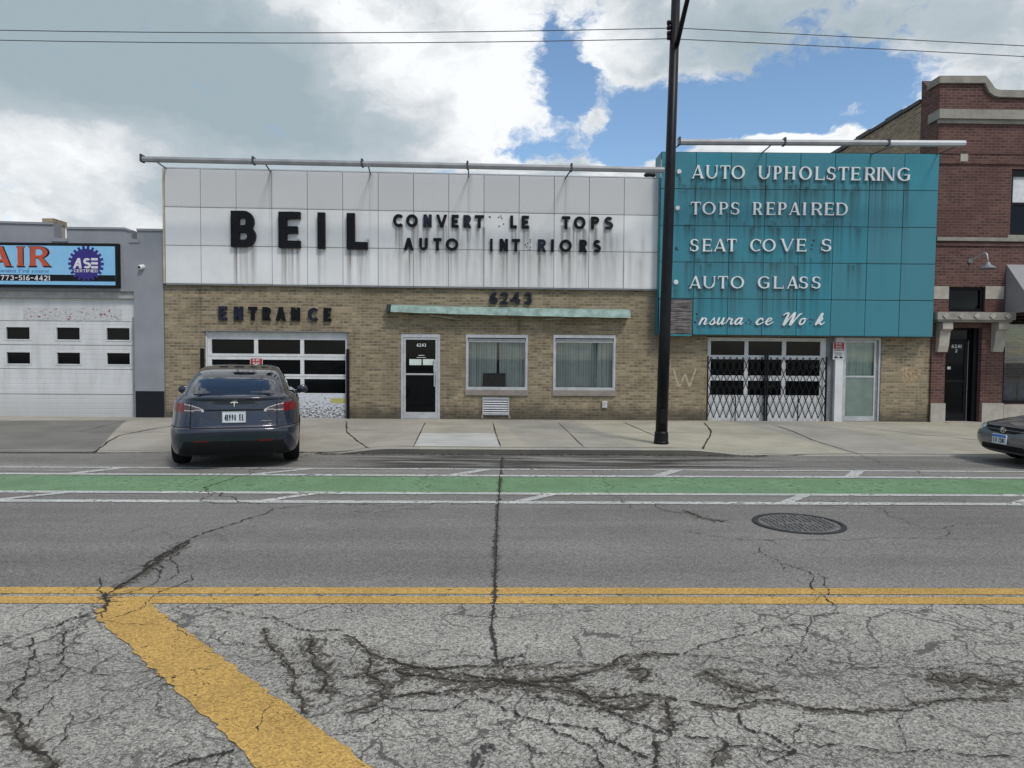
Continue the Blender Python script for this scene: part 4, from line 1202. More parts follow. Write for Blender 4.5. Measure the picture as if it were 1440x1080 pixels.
def panel_grid(parent, corners, Y, nc, nr, gap, mat, seam_mat, streaks, weather, skip=(), cell=(.028, .04), name='fascia'):
    TL, TR, BL, BR = [P(x, y, Y) for x, y in corners]
    V, F, ST, WE = [], [], [], []
    base = 0
    st = [tuple(q) + (.04,) * (6 - len(q)) for q in streaks]
    H = (TL.z - BL.z); W = (TR.x - TL.x)
    for c in range(nc):
        for r in range(nr):
            if (c, r) in skip: continue
            u0, u1 = c / nc + gap / W / 2, (c + 1) / nc - gap / W / 2
            v0, v1 = r / nr + gap / H / 2, (r + 1) / nr - gap / H / 2
            nu = max(2, int(W / nc / cell[0])); nv = max(2, int(H / nr / cell[1]))
            uu, vv = np.meshgrid(np.linspace(u0, u1, nu), np.linspace(v0, v1, nv))
            tx = (TL.x * (1 - uu) + TR.x * uu) * (1 - vv) + (BL.x * (1 - uu) + BR.x * uu) * vv
            tz = (TL.z * (1 - uu) + TR.z * uu) * (1 - vv) + (BL.z * (1 - uu) + BR.z * uu) * vv
            tilt = rng.normal(0, 0.0022, 2)
            ty = Y + (uu - uu.mean()) * W * tilt[0] + (vv - vv.mean()) * H * tilt[1]
            s = np.zeros_like(tx)
            for (x, w, zt, L, k, on) in st:
                if x + 3 * w < tx.min() or x - 3 * w > tx.max() or tz.min() > zt: continue
                d = np.clip(zt - tz, 0, None)
                s = np.maximum(s, np.where(tz < zt + .02, k * np.exp(-((tx - x) / w) ** 2) * np.exp(-d / L) * np.clip((zt + .02 - tz) / on, 0, 1), 0))
            # grime gathered along the lower edge of every panel
            s = np.maximum(s, 0.35 * np.clip(1 - (tz - tz.min()) / 0.035, 0, 1) * rng.uniform(.3, 1))
            V.append(np.stack([tx, ty, tz], -1).reshape(-1, 3))
            k = nu * nv
            ii = np.arange(k).reshape(nv, nu) + base
            q = np.stack([ii[:-1, :-1], ii[1:, :-1], ii[1:, 1:], ii[:-1, 1:]], -1).reshape(-1, 4)
            F += [tuple(map(int, a)) for a in q]
            ST.append(s.ravel()); WE.append(np.full(k, weather(c, r)))
            base += k
            # returned edges
            bd = list(ii[0, :]) + list(ii[1:, -1]) + list(ii[-1, -2::-1]) + list(ii[-2:0:-1, 0])
            pts = V[-1].reshape(nv, nu, 3)
            ed = V[-1][np.array(bd) - int(ii[0, 0])].copy(); ed[:, 1] += 0.03
            V.append(ed); n = len(bd)
            for a in range(n):
                b = (a + 1) % n
                F.append((int(bd[a]), int(bd[b]), base + b, base + a))
            ST.append(np.full(n, 0.5)); WE.append(np.zeros(n)); base += n
    allv = np.concatenate(V)
    mb = MB(); mb.v = [tuple(p) for p in allv]; mb.f = F; mb.mi = [0] * len(F)
    o = mb.build(name, mat, parent, attrs={'stain': np.concatenate(ST), 'weather': np.concatenate(WE)})
    sb = MB()
    e = 0.02
    yb = Y + 0.028
    sb.add([(TL.x + e, yb, TL.z - e), (TR.x - e, yb, TR.z - e), (BR.x - e, yb, BR.z + e), (BL.x + e, yb, BL.z + e)], [(0, 3, 2, 1)])
    sb.build('backing', seam_mat, o, local=False)
    return o, (TL, TR, BL, BR)

def lites(parent, name, outer, cols, rows, Y, mat, pane_mat, depth=0.035, zlow=None, label=None):
    """a door or gate leaf with openings for panes: outer px rect, cols/rows px ranges"""
    X0, X1, Z0, Z1 = RC(*outer, Y)
    if zlow is not None: Z0 = zlow
    ops = []
    ycent = (outer[1] + outer[3]) / 2
    for (a, b) in cols:
        for (c, d) in rows:
            x0, x1, z0, z1 = RC(a, c, b, d, Y)
            ops.append((x0, x1, z0, z1, depth))
    # align the rows and columns exactly
    cs = [RC(a, outer[1], b, outer[3], Y)[:2] for a, b in cols]
    xm = (outer[0] + outer[2]) / 2
    rs = [RC(xm - 1, c, xm + 1, d, Y)[2:] for c, d in rows]
    ops = [(x0, x1, z0, z1, depth) for (x0, x1) in cs for (z0, z1) in rs]
    mb = holed_wall(X0, X1, Z0, Z1, Y, 0.05, ops)
    o = mb.build(name, mat, parent)
    for (x0, x1, z0, z1, _d) in ops:
        pm = MB().box(x0 + .002, x1 - .002, Y + depth - .006, Y + depth, z0 + .002, z1 - .002)
        pm.build('pane', pane_mat, o)
    return o, (X0, X1, Z0, Z1), cs, rs

# ================================================================== tan brick shop with the white fascia
x0m = RC(232, 400, 232.5, 590)[0]
x1m = RC(925, 400, 926, 590)[0]
zt_m = P(578, 403).z + 0.12
main = thing('shop_building', ((x0m + x1m) / 2, FY, 0.05), 'long tan brick shop under a white panel fascia, with glass door and two blind-covered windows', 'building')
o_gar = RC(288.3, 466, 489.5, 590); o_gar = (o_gar[0], o_gar[1], 0.05, o_gar[3], 0.14)
o_dor = RC(564, 470, 618.8, 590); o_dor = (o_dor[0], o_dor[1], 0.05, o_dor[3], 0.06)
o_w1 = RC(655, 470.6, 742, 548.4); o_w1 = (*o_w1, 0.06)
o_w2 = RC(777.8, 471.2, 865.4, 549); o_w2 = (*o_w2, 0.06)
holed_wall(x0m, x1m, -0.1, zt_m, FY, 0.3, [o_gar, o_dor, o_w1, o_w2]).build('brick_wall', M['yellow_brick'], main)
ztop = P(578, 244).z
MB().box(x0m, x1m, FY + 0.3, FY + 16, 0.0, ztop - 0.35).build('rear_block', M['old_brick'], main)
MB().box(x0m + .1, x1m - .1, FY + 0.02, FY + .29, zt_m + .002, ztop - 0.12).build('fascia_framing', M['grey_metal'], main)
MB().box(x0m, x1m, FY + 0.31, FY + 16, ztop - 0.348, ztop - 0.30).build('roof', M['roof'], main)
# dark rooms behind the glass
# sectional entrance door
gd, gb, cs, rs = lites(main, 'garage_door', (292.7, 467, 489, 590), [(297.9, 357.6), (363, 422.4), (427.6, 485.9)], [(477.6, 497.6), (505.9, 526.1), (532.6, 552.6)], FY + .09, M['white_frame'], M['dark_glass'], zlow=0.05)
pb = RC(297.9, 554, 485.9, 588.5, FY + .085)
for (a, b) in ((297.9, 390.5), (392.5, 485.9)):
    q = RC(a, 554, b, 588.5, FY + .085)
    MB().box(q[0], q[1], FY + .082, FY + .0895, 0.065, q[3]).build('lower_panel', M['peel'], gd)
q = RC(466, 560, 485.5, 567, FY + .08); MB().box(q[0], q[1], FY + .079, FY + .0815, q[2], q[3]).build('tape', M['tape'], gd)
for yv in (501.5, 529.3):                      # hinge lines between door sections
    z = P(390, yv, FY + .09).z
    MB().box(gb[0] + .003, gb[1] - .003, FY + .088, FY + .0895, z - .004, z + .004).build('section_gap', M['seam'], gd)
q = RC(288.3, 466, 292.7, 590, FY + .05); MB().box(o_gar[0] + .002, gb[0] - .001, FY + .05, FY + .14, .05, o_gar[3] - .002).build('door_jamb', M['white_frame'], main)
q = RC(281.5, 490, 288, 590, FY); MB().box(o_gar[0] - .09, o_gar[0] - .004, FY - .05, FY - .002, .05, P(285, 490).z).build('door_guard', M['black_metal'], main)
MB().box(o_gar[1] - .035, o_gar[1] + .035, FY - .05, FY - .002, .05, P(489, 491).z).build('door_guard', M['black_metal'], main)
MB().box(o_gar[0] - .05, o_gar[1] + .02, FY - .03, FY - .002, o_gar[3] - .01, o_gar[3] + .012).build('lintel', M['grey_metal'], main)
# aluminium and glass entrance door
dr = o_dor
fr = ring(MB(), dr[0] + .002, dr[1] - .002, .052, dr[3] - .002, .055, FY - .01, FY + .05, wb=0.0, wt_=.075).build('door_frame', M['alu'], main)
lx0, lx1 = dr[0] + .06, dr[1] - .06
zb = P(590, 526.2).z
lm = MB(); ring(lm, lx0, lx1, .06, dr[3] - .082, .052, FY + .005, FY + .045, wb=.16, wt_=.05); lm.box(lx0 + .052, lx1 - .052, FY + .006, FY + .044, zb - .02, zb + .02)
leaf = lm.build('entrance_door', M['alu'], main)
MB().box(lx0 + .05, lx1 - .05, FY + .022, FY + .028, zb + .02, dr[3] - .13).build('pane', M['dark_glass'], leaf)
MB().box(lx0 + .05, lx1 - .05, FY + .022, FY + .028, .22, zb - .02).build('pane', M['dark_glass'], leaf)
MB().tube([(lx1 - .075, FY - .04, zb - .30), (lx1 - .075, FY - .04, zb + .34)], .014).box(lx1 - .10, lx1 - .05, FY - .03, FY + .004, zb + .05, zb + .36).build('handle', M['alu'], leaf)
tb = MB()
q = RC(586, 483, 599, 487.5, FY); line_text(tb, '6243', q[0], q[1], q[2], q[3], FY + .016, FY + .0215, 'small', 18)
tb.build('door_number', M['paper'], leaf)
pb_ = MB()
q = RC(586, 499, 599, 503, FY); pb_.box(q[0], q[1], FY + .017, FY + .0215, q[2], q[2] + .012); pb_.box(q[0] + .04, q[1] - .04, FY + .017, FY + .0215, q[3] - .02, q[3] - .005)
pb_.build('notice_line', M['paper'], leaf)
pb_ = MB()
for (a, b) in ((575.5, 592.5), (594.5, 610)):
    q = RC(a, 505, b, 513.4, FY); pb_.box(q[0], min(q[1], lx1 - .055), FY + .018, FY + .0215, q[2], q[3])
pb_.build('notice', M['curtain'], leaf)
# two windows with vertical blinds
def blind_window(o, seed, gap=None):
    X0, X1, Z0, Z1, _ = o
    w = ring(MB(), X0 + .002, X1 - .002, Z0 + .002, Z1 - .002, .045, FY - .015, FY + .06, wb=.05, wt_=.075).build('window', M['alu'], main)
    MB().box(X0 + .06, X1 - .06, FY + .0, FY + .03, Z1 - .16, Z1 - .10).build('head_rail', M['grey_metal'], w)
    ring(MB(), X0 + .047, X1 - .047, Z0 + .052, Z1 - .162, .02, FY + .005, FY + .05).build('sash', M['alu'], w)
    MB().box(X0 + .066, X1 - .066, FY + .03, FY + .034, Z0 + .071, Z1 - .18).build('pane', M['pane'], w)
    MB().box(X0 + .05, X1 - .05, FY + .34, FY + .345, Z0 + .0, Z1 - .1).build('room', M['dark_inside'], w)
    rr = random.Random(seed)
    bl = MB()
    n = int((X1 - X0 - .13) / .062)
    for k in range(n):
        x = X0 + .066 + (k + .5) * (X1 - X0 - .132) / n
        if gap and gap[0] < k < gap[1]:
            continue
        a = R_(rr.gauss(12, 9))
        hw = .0285
        dxv, dyv = math.cos(a) * hw, math.sin(a) * hw
        bl.bar((x, FY + .13, Z0 + .07), (x + rr.gauss(0, .003), FY + .13, Z1 - .18), 2 * hw, .002, (math.sin(a), math.cos(a), 0))
    bl.build('blind', M['blind'], w)
    s = MB().box(X0 - .015, X1 + .02, FY - .045, FY + .055, Z0 - .135, Z0 + .0).build('sill', M['sill_stone'], w, bevel=.006)
    return w
w1 = blind_window(o_w1, 3, (10.4, 11.6)); tag(w1, 'left-hand window with a black case behind the blinds')
w2 = blind_window(o_w2, 5)
q = RC(679, 525, 711, 543.5, FY + .05)
MB().box(q[0], q[1], FY + .052, FY + .10, o_w1[2] + .071, q[3]).build('radio_case', M['car_black'], w1)
# vent grille low in the wall
q = RC(678.5, 559, 716, 583.5, FY)
vg = ring(MB(), q[0], q[1], q[2], q[3], .025, FY - .035, FY - .002).build('vent_grille', M['alu'], main)
sm = MB()
for k in range(7):
    z = q[2] + .035 + k * (q[3] - q[2] - .06) / 6.4
    sm.add([(q[0] + .026, FY - .032, z), (q[1] - .026, FY - .032, z), (q[1] - .026, FY - .006, z + .035), (q[0] + .026, FY - .006, z + .035), (q[0] + .026, FY - .032, z + .006), (q[1] - .026, FY - .032, z + .006), (q[1] - .026, FY - .006, z + .041), (q[0] + .026, FY - .006, z + .041)],
           [(0, 3, 2, 1), (4, 5, 6, 7), (0, 1, 5, 4), (1, 2, 6, 5), (2, 3, 7, 6), (3, 0, 4, 7)])
sm.build('slat', M['alu'], vg)
MB().box(q[0] + .026, q[1] - .026, FY - .005, FY - .003, q[2] + .026, q[3] - .026).build('backing', M['dark_inside'], vg)
for xa in (q[0] - .03, q[1] - .02): MB().box(xa, xa + .05, FY - .03, FY - .002, q[2] - .09, q[2] - .002).build('foot', M['sill_stone'], vg)
q = RC(846.5, 564, 853.5, 573.5, FY)
ob = thing('outlet_box', ((q[0] + q[1]) / 2, FY, q[2]), 'small white electrical box low on the tan brick wall', 'electrical box')
MB().box(q[0], q[1], FY - .05, FY - .002, q[2], q[3]).build('housing', M['white_door'], ob, bevel=.008)
MB().box(q[0] + .015, q[1] - .015, FY - .06, FY - .051, q[2] + .02, q[3] - .02).build('cover', M['alu'], ob)

# mounted lettering on the white fascia (letters first: their rain runs stain the panels)
C2, C3, C4 = (220, 210, 4.0), (540, 210, 3.6), (230, 390, 3.857)
bk, nv = M['letter_black'], M['letter_navy']
beil = sign_letters('sign_lettering', 'four tall black block letters reading BEIL on the white panels', 'sign lettering', [('B', 417, 556), ('E', 685, 808), ('I', 905, 947), ('L', 1069, 1187)], C2, (343, 358), (547, 562), WY, 'heavy', bk, 0.10, 'white', 1.5, 'lettering on the white fascia', N=64)
conv = sign_letters('sign_lettering', 'black letters CONVERT and LE TOPS, upper small line on the white panels', 'sign lettering',
    [('C', 45, 96), ('O', 111, 171), ('N', 199, 241), ('V', 264, 319), ('E', 342, 378), ('R', 402, 441), ('T', 459, 506), ('L', 639, 673), ('E', 697, 734), ('T', 901, 943), ('O', 961, 1021), ('P', 1049, 1091), ('S', 1115, 1161)],
    C3, (327, 341), (391, 405), WY, 'block', [bk, bk, nv, bk, bk, nv, bk, bk, bk, bk, bk, bk, nv], 0.055, 'white', 1.15, 'lettering on the white fascia')
holes(conv, [(534, 341), (538, 343), (583, 389), (592, 338), (597, 349), (606, 378), (581, 344)], C3, WY, .016)
auto = sign_letters('sign_lettering', 'black letters AUTO INT RIORS, lower small line on the white panels, one letter missing', 'sign lettering',
    [('A', 99, 149), ('U', 178, 221), ('T', 249, 291), ('O', 312, 376), ('I', 537, 550), ('N', 585, 628), ('T', 647, 689), ('R', 779, 821), ('I', 846, 859), ('O', 889, 951), ('R', 990, 1029), ('S', 1059, 1099)],
    C3, (447, 458), (509, 521), WY, 'block', [bk, bk, bk, bk, bk, bk, bk, nv, bk, bk, bk, bk], 0.055, 'white', 1.1, 'lettering on the white fascia')
holes(auto, [(716, 484), (728, 476), (741, 458), (741, 470), (738, 508), (722, 494), (740, 495)], C3, WY, .015)
sign_letters('sign_lettering', 'black block letters reading ENTRANCE on the brick above the overhead door', 'sign lettering',
    [('E', 297, 341), ('N', 380, 428), ('T', 458, 505), ('R', 535, 580), ('A', 607, 660), ('N', 691, 738), ('C', 781, 837), ('E', 868, 908)], C4, (156, 166), (231, 237), FY, 'block', [nv, nv, bk, bk, bk, bk, nv, bk], 0.07)
sign_letters('house_number', 'black numerals 6243 on the brick above the green awning', 'house number',
    [('6', 532, 576), ('2', 587, 629), ('4', 638, 691), ('3', 708, 749)], C3, (722, 724), (782, 785), FY, 'heavy', nv, 0.07)
cnr = [(231, 236.5), (927.3, 251), (233, 398.5), (925.5, 406.8)]
# sagging runs of rust under the light arms, and dirt from the lower rows
for px in (379, 520, 659, 795):
    p = P(px, 243, WY); STREAKS['white'] += [(p.x, .02, p.z, 1.2, .5), (p.x + .05, .03, p.z, .5, .3)]
for _ in range(120):
    px = random.uniform(530, 905); p = P(px, random.choice((354, 325, 345)), WY)
    STREAKS['white'].append((p.x, random.uniform(.02, .09), p.z, random.uniform(.5, 1.5), random.uniform(.15, .5), .3))
rw = {}
fas, fc = panel_grid(main, cnr, WY, 14, 3, .012, M['white_panel'], M['seam'], STREAKS['white'], lambda c, r: (.75 if r == 0 else 0.0) + rng.uniform(0, .22), name='fascia')
MB().add([(fc[0].x - .05, WY - .01, fc[0].z + .01), (fc[0].x - .004, WY - .01, fc[0].z + .01), (fc[2].x - .004, WY - .01, fc[2].z), (fc[2].x - .05, WY - .01, fc[2].z),
          (fc[0].x - .05, FY + .25, fc[0].z + .01), (fc[0].x - .004, FY + .25, fc[0].z + .01), (fc[2].x - .004, FY + .25, fc[2].z), (fc[2].x - .05, FY + .25, fc[2].z)],
         [(0, 3, 2, 1), (4, 5, 6, 7), (0, 1, 5, 4), (1, 2, 6, 5), (2, 3, 7, 6), (3, 0, 4, 7)]).build('edge_trim', M['cream_edge'], main)
MB().add([(fc[0].x, WY + .0, fc[0].z + .003), (fc[1].x, WY + .0, fc[1].z + .003), (fc[1].x, FY + .3, fc[1].z + .003), (fc[0].x, FY + .3, fc[0].z + .003),
          (fc[0].x, WY + .0, fc[0].z + .03), (fc[1].x, WY + .0, fc[1].z + .03), (fc[1].x, FY + .3, fc[1].z + .03), (fc[0].x, FY + .3, fc[0].z + .03)],
         [(0, 3, 2, 1), (4, 5, 6, 7), (0, 1, 5, 4), (1, 2, 6, 5), (2, 3, 7, 6), (3, 0, 4, 7)]).build('coping', M['alu'], main)
MB().add([(fc[2].x, WY + .002, fc[2].z - .03), (fc[3].x, WY + .002, fc[3].z - .03), (fc[3].x, FY - .002, fc[3].z - .03), (fc[2].x, FY - .002, fc[2].z - .03),
          (fc[2].x, WY + .002, fc[2].z - .004), (fc[3].x, WY + .002, fc[3].z - .004), (fc[3].x, FY - .002, fc[3].z - .004), (fc[2].x, FY - .002, fc[2].z - .004)],
         [(0, 3, 2, 1), (4, 5, 6, 7), (0, 1, 5, 4), (1, 2, 6, 5), (2, 3, 7, 6), (3, 0, 4, 7)]).build('drip_edge', M['grey_metal'], main)

# ---- long light tubes held out over both fascias
def light_bar(label, ends, arms, clips, wallY, mat2=None, split=None):
    TYb = wallY - 1.0
    a, b = P(*ends[0], TYb), P(*ends[1], TYb)
    t = thing('sign_light', ((a.x + b.x) / 2, TYb, min(a.z, b.z)), label, 'sign light', 'tube lights over the fascias')
    def at(px):
        f = (px - ends[0][0]) / (ends[1][0] - ends[0][0]); return a + (b - a) * f
    prof = [(-.055, -.05), (.055, -.05), (.075, .0), (.05, .055), (-.05, .055), (-.075, .0)]
    def seg(p, q, name, mm):
        mb = MB(); vs = []
        for e in (p, q):
            vs += [(e.x, e.y + u, e.z + v) for u, v in prof]
        mb.add(vs, [(0, 1, 2, 3, 4, 5), (11, 10, 9, 8, 7, 6)] + [(i, i + 6, (i + 1) % 6 + 6, (i + 1) % 6) for i in range(6)])
        return mb.build(name, mm, t)
    cuts = [ends[0][0]] + (split or []) + [ends[1][0]]
    for k in range(len(cuts) - 1):
        p, q = at(cuts[k]), at(cuts[k + 1])
        seg(p + (q - p).normalized() * .006, q - (q - p).normalized() * .006, 'lamp_housing', mat2 if (mat2 and k == len(cuts) - 2) else M['tube_grey'])
    for (px, wx, wy) in arms:
        w = P(wx, wy, wallY)
        MB().tube([at(px) + Vector((0, .02, -.02)), w + Vector((0, .12, 0))], .016, 6).build('arm', M['rod'], t)
    for px in clips:
        p = at(px)
        MB().box(p.x - .02, p.x + .02, p.y - .085, p.y + .085, p.z - .065, p.z + .10).build('clip', M['rod'], t)
    return t
light_bar('long grey light tube on arms above the white fascia', ((198.5, 224), (934, 239.5)), [(217, 232, 236), (370, 379, 241), (515, 520, 245), (656, 659, 247.5), (802, 795, 250)], [200, 355, 507, 655, 802], WY, split=[355, 507, 655, 802])
# mushroom roof vent behind the right end of the white fascia
v = P(914, 247, 21.0)
vt = thing('roof_vent', (v.x, 21.0, v.z - .8), 'small dark mushroom vent on the roof behind the white fascia', 'roof vent')
MB().lathe([(.07, v.z - 1.0), (.07, v.z)], (v.x, 21.0, 0), 'Z', 14).build('pipe', M['alu'], vt, smooth=True)
MB().lathe([(.02, v.z - .02), (.15, v.z - .03), (.19, v.z + .02), (.15, v.z + .07), (.02, v.z + .09)], (v.x, 21.0, 0), 'Z', 18).build('cap', M['rod'], vt, smooth=True)

# ---- folded green awning over door and windows
a, b = P(549.5, 434, FY - .25), P(886.5, 440.5, FY - .25)
aw_ = thing('awning', ((a.x + b.x) / 2, FY, a.z), 'narrow folded pale green awning over the glass door and windows', 'awning')
am = MB(); n = 24
for i in range(n + 1):
    f = i / n
    c = a + (b - a) * f
    sag = -.012 * math.sin(f * math.pi) + .004 * math.sin(f * 40)
    dn = .085 + .05 * f * .6
    am.v += [(c.x, FY - .03, c.z + .11 + sag), (c.x, FY - .24, c.z + .06 + sag), (c.x, FY - .30, c.z - dn + sag), (c.x, FY - .05, c.z - dn + .03 + sag)]
for i in range(n):
    for k in range(4):
        p, q = i * 4 + k, i * 4 + (k + 1) % 4
        am.f.append((p, q, q + 4, p + 4)); am.mi.append(0)
am.f += [(3, 2, 1, 0), (n * 4, n * 4 + 1, n * 4 + 2, n * 4 + 3)]; am.mi += [0, 0]
am.build('canopy', M['awning_green'], aw_)
for (p0, p1) in (((604, 440.5), (649, 446.5)), ((767, 447), (792, 444))):
    u, w = P(p0[0], p0[1] + 2.5, FY - .2), P(p1[0], p1[1] + 3, FY - .14)
    MB().tube([u, w], .018, 8).build('arm', M['coping'], aw_)
q = RC(544.5, 428, 549, 440, FY - .12)
MB().box(q[0], q[1] - .004, FY - .2, FY - .002, q[2], q[3]).tube([((q[0] + q[1]) / 2, FY - .21, q[3] - .03), ((q[0] + q[1]) / 2, FY - .21, q[2] + .03)], .03, 8).build('end_bracket', M['rod'], aw_)

# ================================================================== teal-panelled shop
x0t = x1m + .002
x1t = RC(1306, 480, 1307, 590)[1]
teal = thing('shop_building', ((x0t + x1t) / 2, FY, .05), 'tan brick shop under a large teal panel fascia, with gated garage door', 'building')
o_big = RC(994, 474, 1238.5, 594); o_big = (o_big[0], o_big[1], .05, o_big[3], .22)
zt_t = P(1120, 473).z + .2
holed_wall(x0t, x1t, -.1, zt_t, FY, .3, [o_big]).build('brick_wall', M['yellow_brick'], teal)
ztt = P(1120, 216, TY).z
MB().box(x0t + .05, x1t - .02, FY + .3, FY + 12, 0, ztt - .5).build('rear_block', M['old_brick'], teal)
MB().box(x0t + .05, x1t - .02, FY + .31, FY + 12, ztt - .498, ztt - .45).build('roof', M['roof'], teal)
# letters of the teal fascia
C6 = (910, 180, 3.349); wl = M['letter_white']
def tl(label, chars, top, bot, run=1.0):
    return sign_letters('sign_lettering', label, 'sign lettering', chars, C6, top, bot, TY, 'serif', wl, .05, 'teal', run, 'lettering on the teal fascia')
tl('white serif letters reading AUTO UPHOLSTERING, topmost line on the teal panels', [('bullet', 141, 163), ('A', 211, 269), ('U', 277, 334), ('T', 345, 391), ('O', 398, 461), ('U', 524, 581), ('P', 596, 638), ('H', 648, 700), ('O', 717, 776), ('L', 792, 836), ('S', 848, 889), ('T', 901, 950), ('E', 961, 1006), ('R', 1026, 1077), ('I', 1081, 1101), ('N', 1104, 1167), ('G', 1180, 1238)], (173, 187), (236, 249), .9)
tl('white serif letters reading TOPS REPAIRED, second line on the teal panels', [('bullet', 134, 156), ('T', 206, 253), ('O', 261, 323), ('P', 340, 386), ('S', 395, 436), ('R', 499, 544), ('E', 562, 604), ('P', 617, 661), ('A', 669, 723), ('I', 732, 752), ('R', 774, 827), ('E', 837, 881), ('D', 891, 946)], (347, 352), (406, 411), .8)
cs3 = tl('white serif letters SEAT COVE S, third line on the teal panels, one letter missing', [('S', 203, 243), ('E', 261, 306), ('A', 314, 373), ('T', 377, 421), ('C', 486, 536), ('O', 544, 606), ('V', 629, 692), ('E', 704, 751), ('S', 822, 868)], (522, 522), (581, 581), .8)
holes(cs3, [(783, 528), (786, 530), (776, 551), (773, 570), (138, 563), (143, 572), (135, 570)], C6, TY, .02)
tl('white serif letters reading AUTO GLASS, fourth line on the teal panels', [('bullet', 125, 148), ('A', 199, 256), ('U', 264, 322), ('T', 334, 381), ('O', 394, 457), ('G', 522, 576), ('L', 596, 643), ('A', 659, 713), ('S', 717, 758), ('S', 777, 818)], (697, 699), (755, 756), .8)
c5 = (970, 420, 7.2)
p0 = P(970 + 600 / 7.2, 420 + 262 / 7.2, TY)
st = thing('sign_lettering', (p0.x, TY, p0.z), 'white slanted script lettering low on the teal panels, several letters missing', 'sign lettering', 'lettering on the teal fascia')
for (ch, a, b) in (('n', 88, 184), ('s', 194, 270), ('u', 272, 362), ('r', 362, 446), ('a', 450, 544), ('c', 667, 755), ('e', 764, 850), ('W', 942, 1140), ('o', 1104, 1190), ('k', 1268, 1370)):
    X0, X1, Z0, Z1 = RC(970 + a / 7.2, 420 + 196 / 7.2, 970 + b / 7.2, 420 + 262 / 7.2, TY - .05)
    H = Z1 - Z0
    lp = glyph_loops(ch, 1.0, 'script', 40)
    mn = min(p[0] for l in lp for p in l); mx = max(p[0] for l in lp for p in l)
    mb = MB(); k = (X1 - X0) / (mx - mn)
    put_loops(mb, lp, lambda x, y: (X0 + (x - mn) * k, Z0 + y * H), TY - .05, TY - .004)
    mb.build('letter', wl, st)
    for _ in range(2): STREAKS['teal'].append((random.uniform(X0, X1), .02, Z0, random.uniform(.1, .4), random.uniform(.3, .7)))
holes(st, [(70, 150), (74, 160), (75, 200), (50, 235), (57, 242), (570, 245), (600, 215), (612, 255), (620, 230), (1218, 210), (1220, 248), (1245, 215)], c5, TY, .018)
cnt = [(930.3, 213.5), (1321.5, 216.3), (925.3, 470.3), (1311.3, 474.2)]
for _ in range(150):
    px = random.uniform(960, 1215); r = random.choice((1, 1, 2, 3, 1))
    yy = {1: 267, 2: 318, 3: 370}[r]
    p = P(px, yy + random.uniform(-8, 3), TY)
    STREAKS['teal'].append((p.x, random.uniform(.015, .085), p.z, random.uniform(.10, .6), random.uniform(.45, 1.0)))
tf, tc = panel_grid(teal, cnt, TY, 8, 5, .014, M['teal_panel'], M['teal_seam'], STREAKS['teal'], lambda c, r: rng.uniform(0, .8), skip={(0, 4)}, cell=(.024, .035), name='fascia')
e = .03
MB().add([(tc[0].x, TY + .03, tc[0].z), (tc[0].x, FY + .3, tc[0].z), (tc[2].x, FY - .002, tc[2].z), (tc[2].x, TY + .03, tc[2].z)], [(0, 1, 2, 3)]).build('fascia_return', M['teal_plain'], teal)
MB().add([(tc[1].x, TY + .03, tc[1].z), (tc[3].x, TY + .03, tc[3].z), (tc[3].x, FY - .002, tc[3].z), (tc[1].x, FY + .3, tc[1].z)], [(0, 1, 2, 3)]).build('fascia_return', M['teal_plain'], teal)
MB().add([(tc[0].x, TY + .003, tc[0].z + .004), (tc[1].x, TY + .003, tc[1].z + .004), (tc[1].x, FY + .3, tc[1].z + .004), (tc[0].x, FY + .3, tc[0].z + .004)], [(0, 1, 2, 3)]).build('coping', M['teal_plain'], teal)
MB().add([(tc[2].x, TY + .003, tc[2].z - .004), (tc[3].x, TY + .003, tc[3].z - .004), (tc[3].x, FY - .002, tc[3].z - .004), (tc[2].x, FY - .002, tc[2].z - .004)], [(0, 3, 2, 1)]).build('soffit', M['grey_metal'], teal)
q = RC(941, 421.5, 973.3, 469.5, TY)
w_ = (q[3] - q[2]) / 3
bm = MB()
for k in range(3):
    bm.box(q[0], q[1], TY + .012 - .004 * (k % 2), TY + .028, q[2] + k * w_ + .006, q[2] + (k + 1) * w_ - .006)
bm.build('wooden_board', M['board'], teal)
MB().box(tc[2].x + .02, q[0] - .004, TY + .004, TY + .027, q[2] - .02, q[3]).build('panel_scrap', M['teal_plain'], teal)
MB().box(q[0], q[1], TY + .004, TY + .027, q[2] - .05, q[2] - .004).build('panel_scrap', M['teal_plain'], teal)
light_bar('shorter grey light tube with a pale end above the teal fascia', ((953, 200), (1356.5, 202)), [(958, 941, 214), (1086, 1073, 214), (1262, 1226, 216), (1352, 1319, 216)], [955, 1102, 1248], TY, M['tube_pale'], [1102, 1248])
# garage door behind the scissor gate
tg, tb_, cs, rs = lites(teal, 'garage_door', (994.2, 475, 1160.6, 594), [(998.8, 1046.1), (1051.5, 1098.8), (1104.5, 1152.6)], [(479.9, 499.8), (505.5, 528.3), (535.4, 555.9)], FY + .12, M['white_frame'], M['dark_glass'], zlow=.05)
MB().box(tb_[0] + .12, tb_[1] - .16, FY + .1165, FY + .1195, .09, P(1080, 557, FY + .12).z - .02).build('lower_panel', M['white_door'], tg)
q = RC(1161, 474, 1171, 594, FY + .1)
MB().box(tb_[1] + .004, q[1], FY + .10, FY + .2, .05, o_big[3] - .002).build('side_panel', M['grey_metal'], teal)
q2 = RC(1171.4, 474, 1184.8, 594, FY)
MB().box(q[1] + .004, q2[1], FY - .01, FY + .2, .05, o_big[3] - .003).build('white_post', M['white_door'], teal)
dz1 = P(1210, 475.8).z
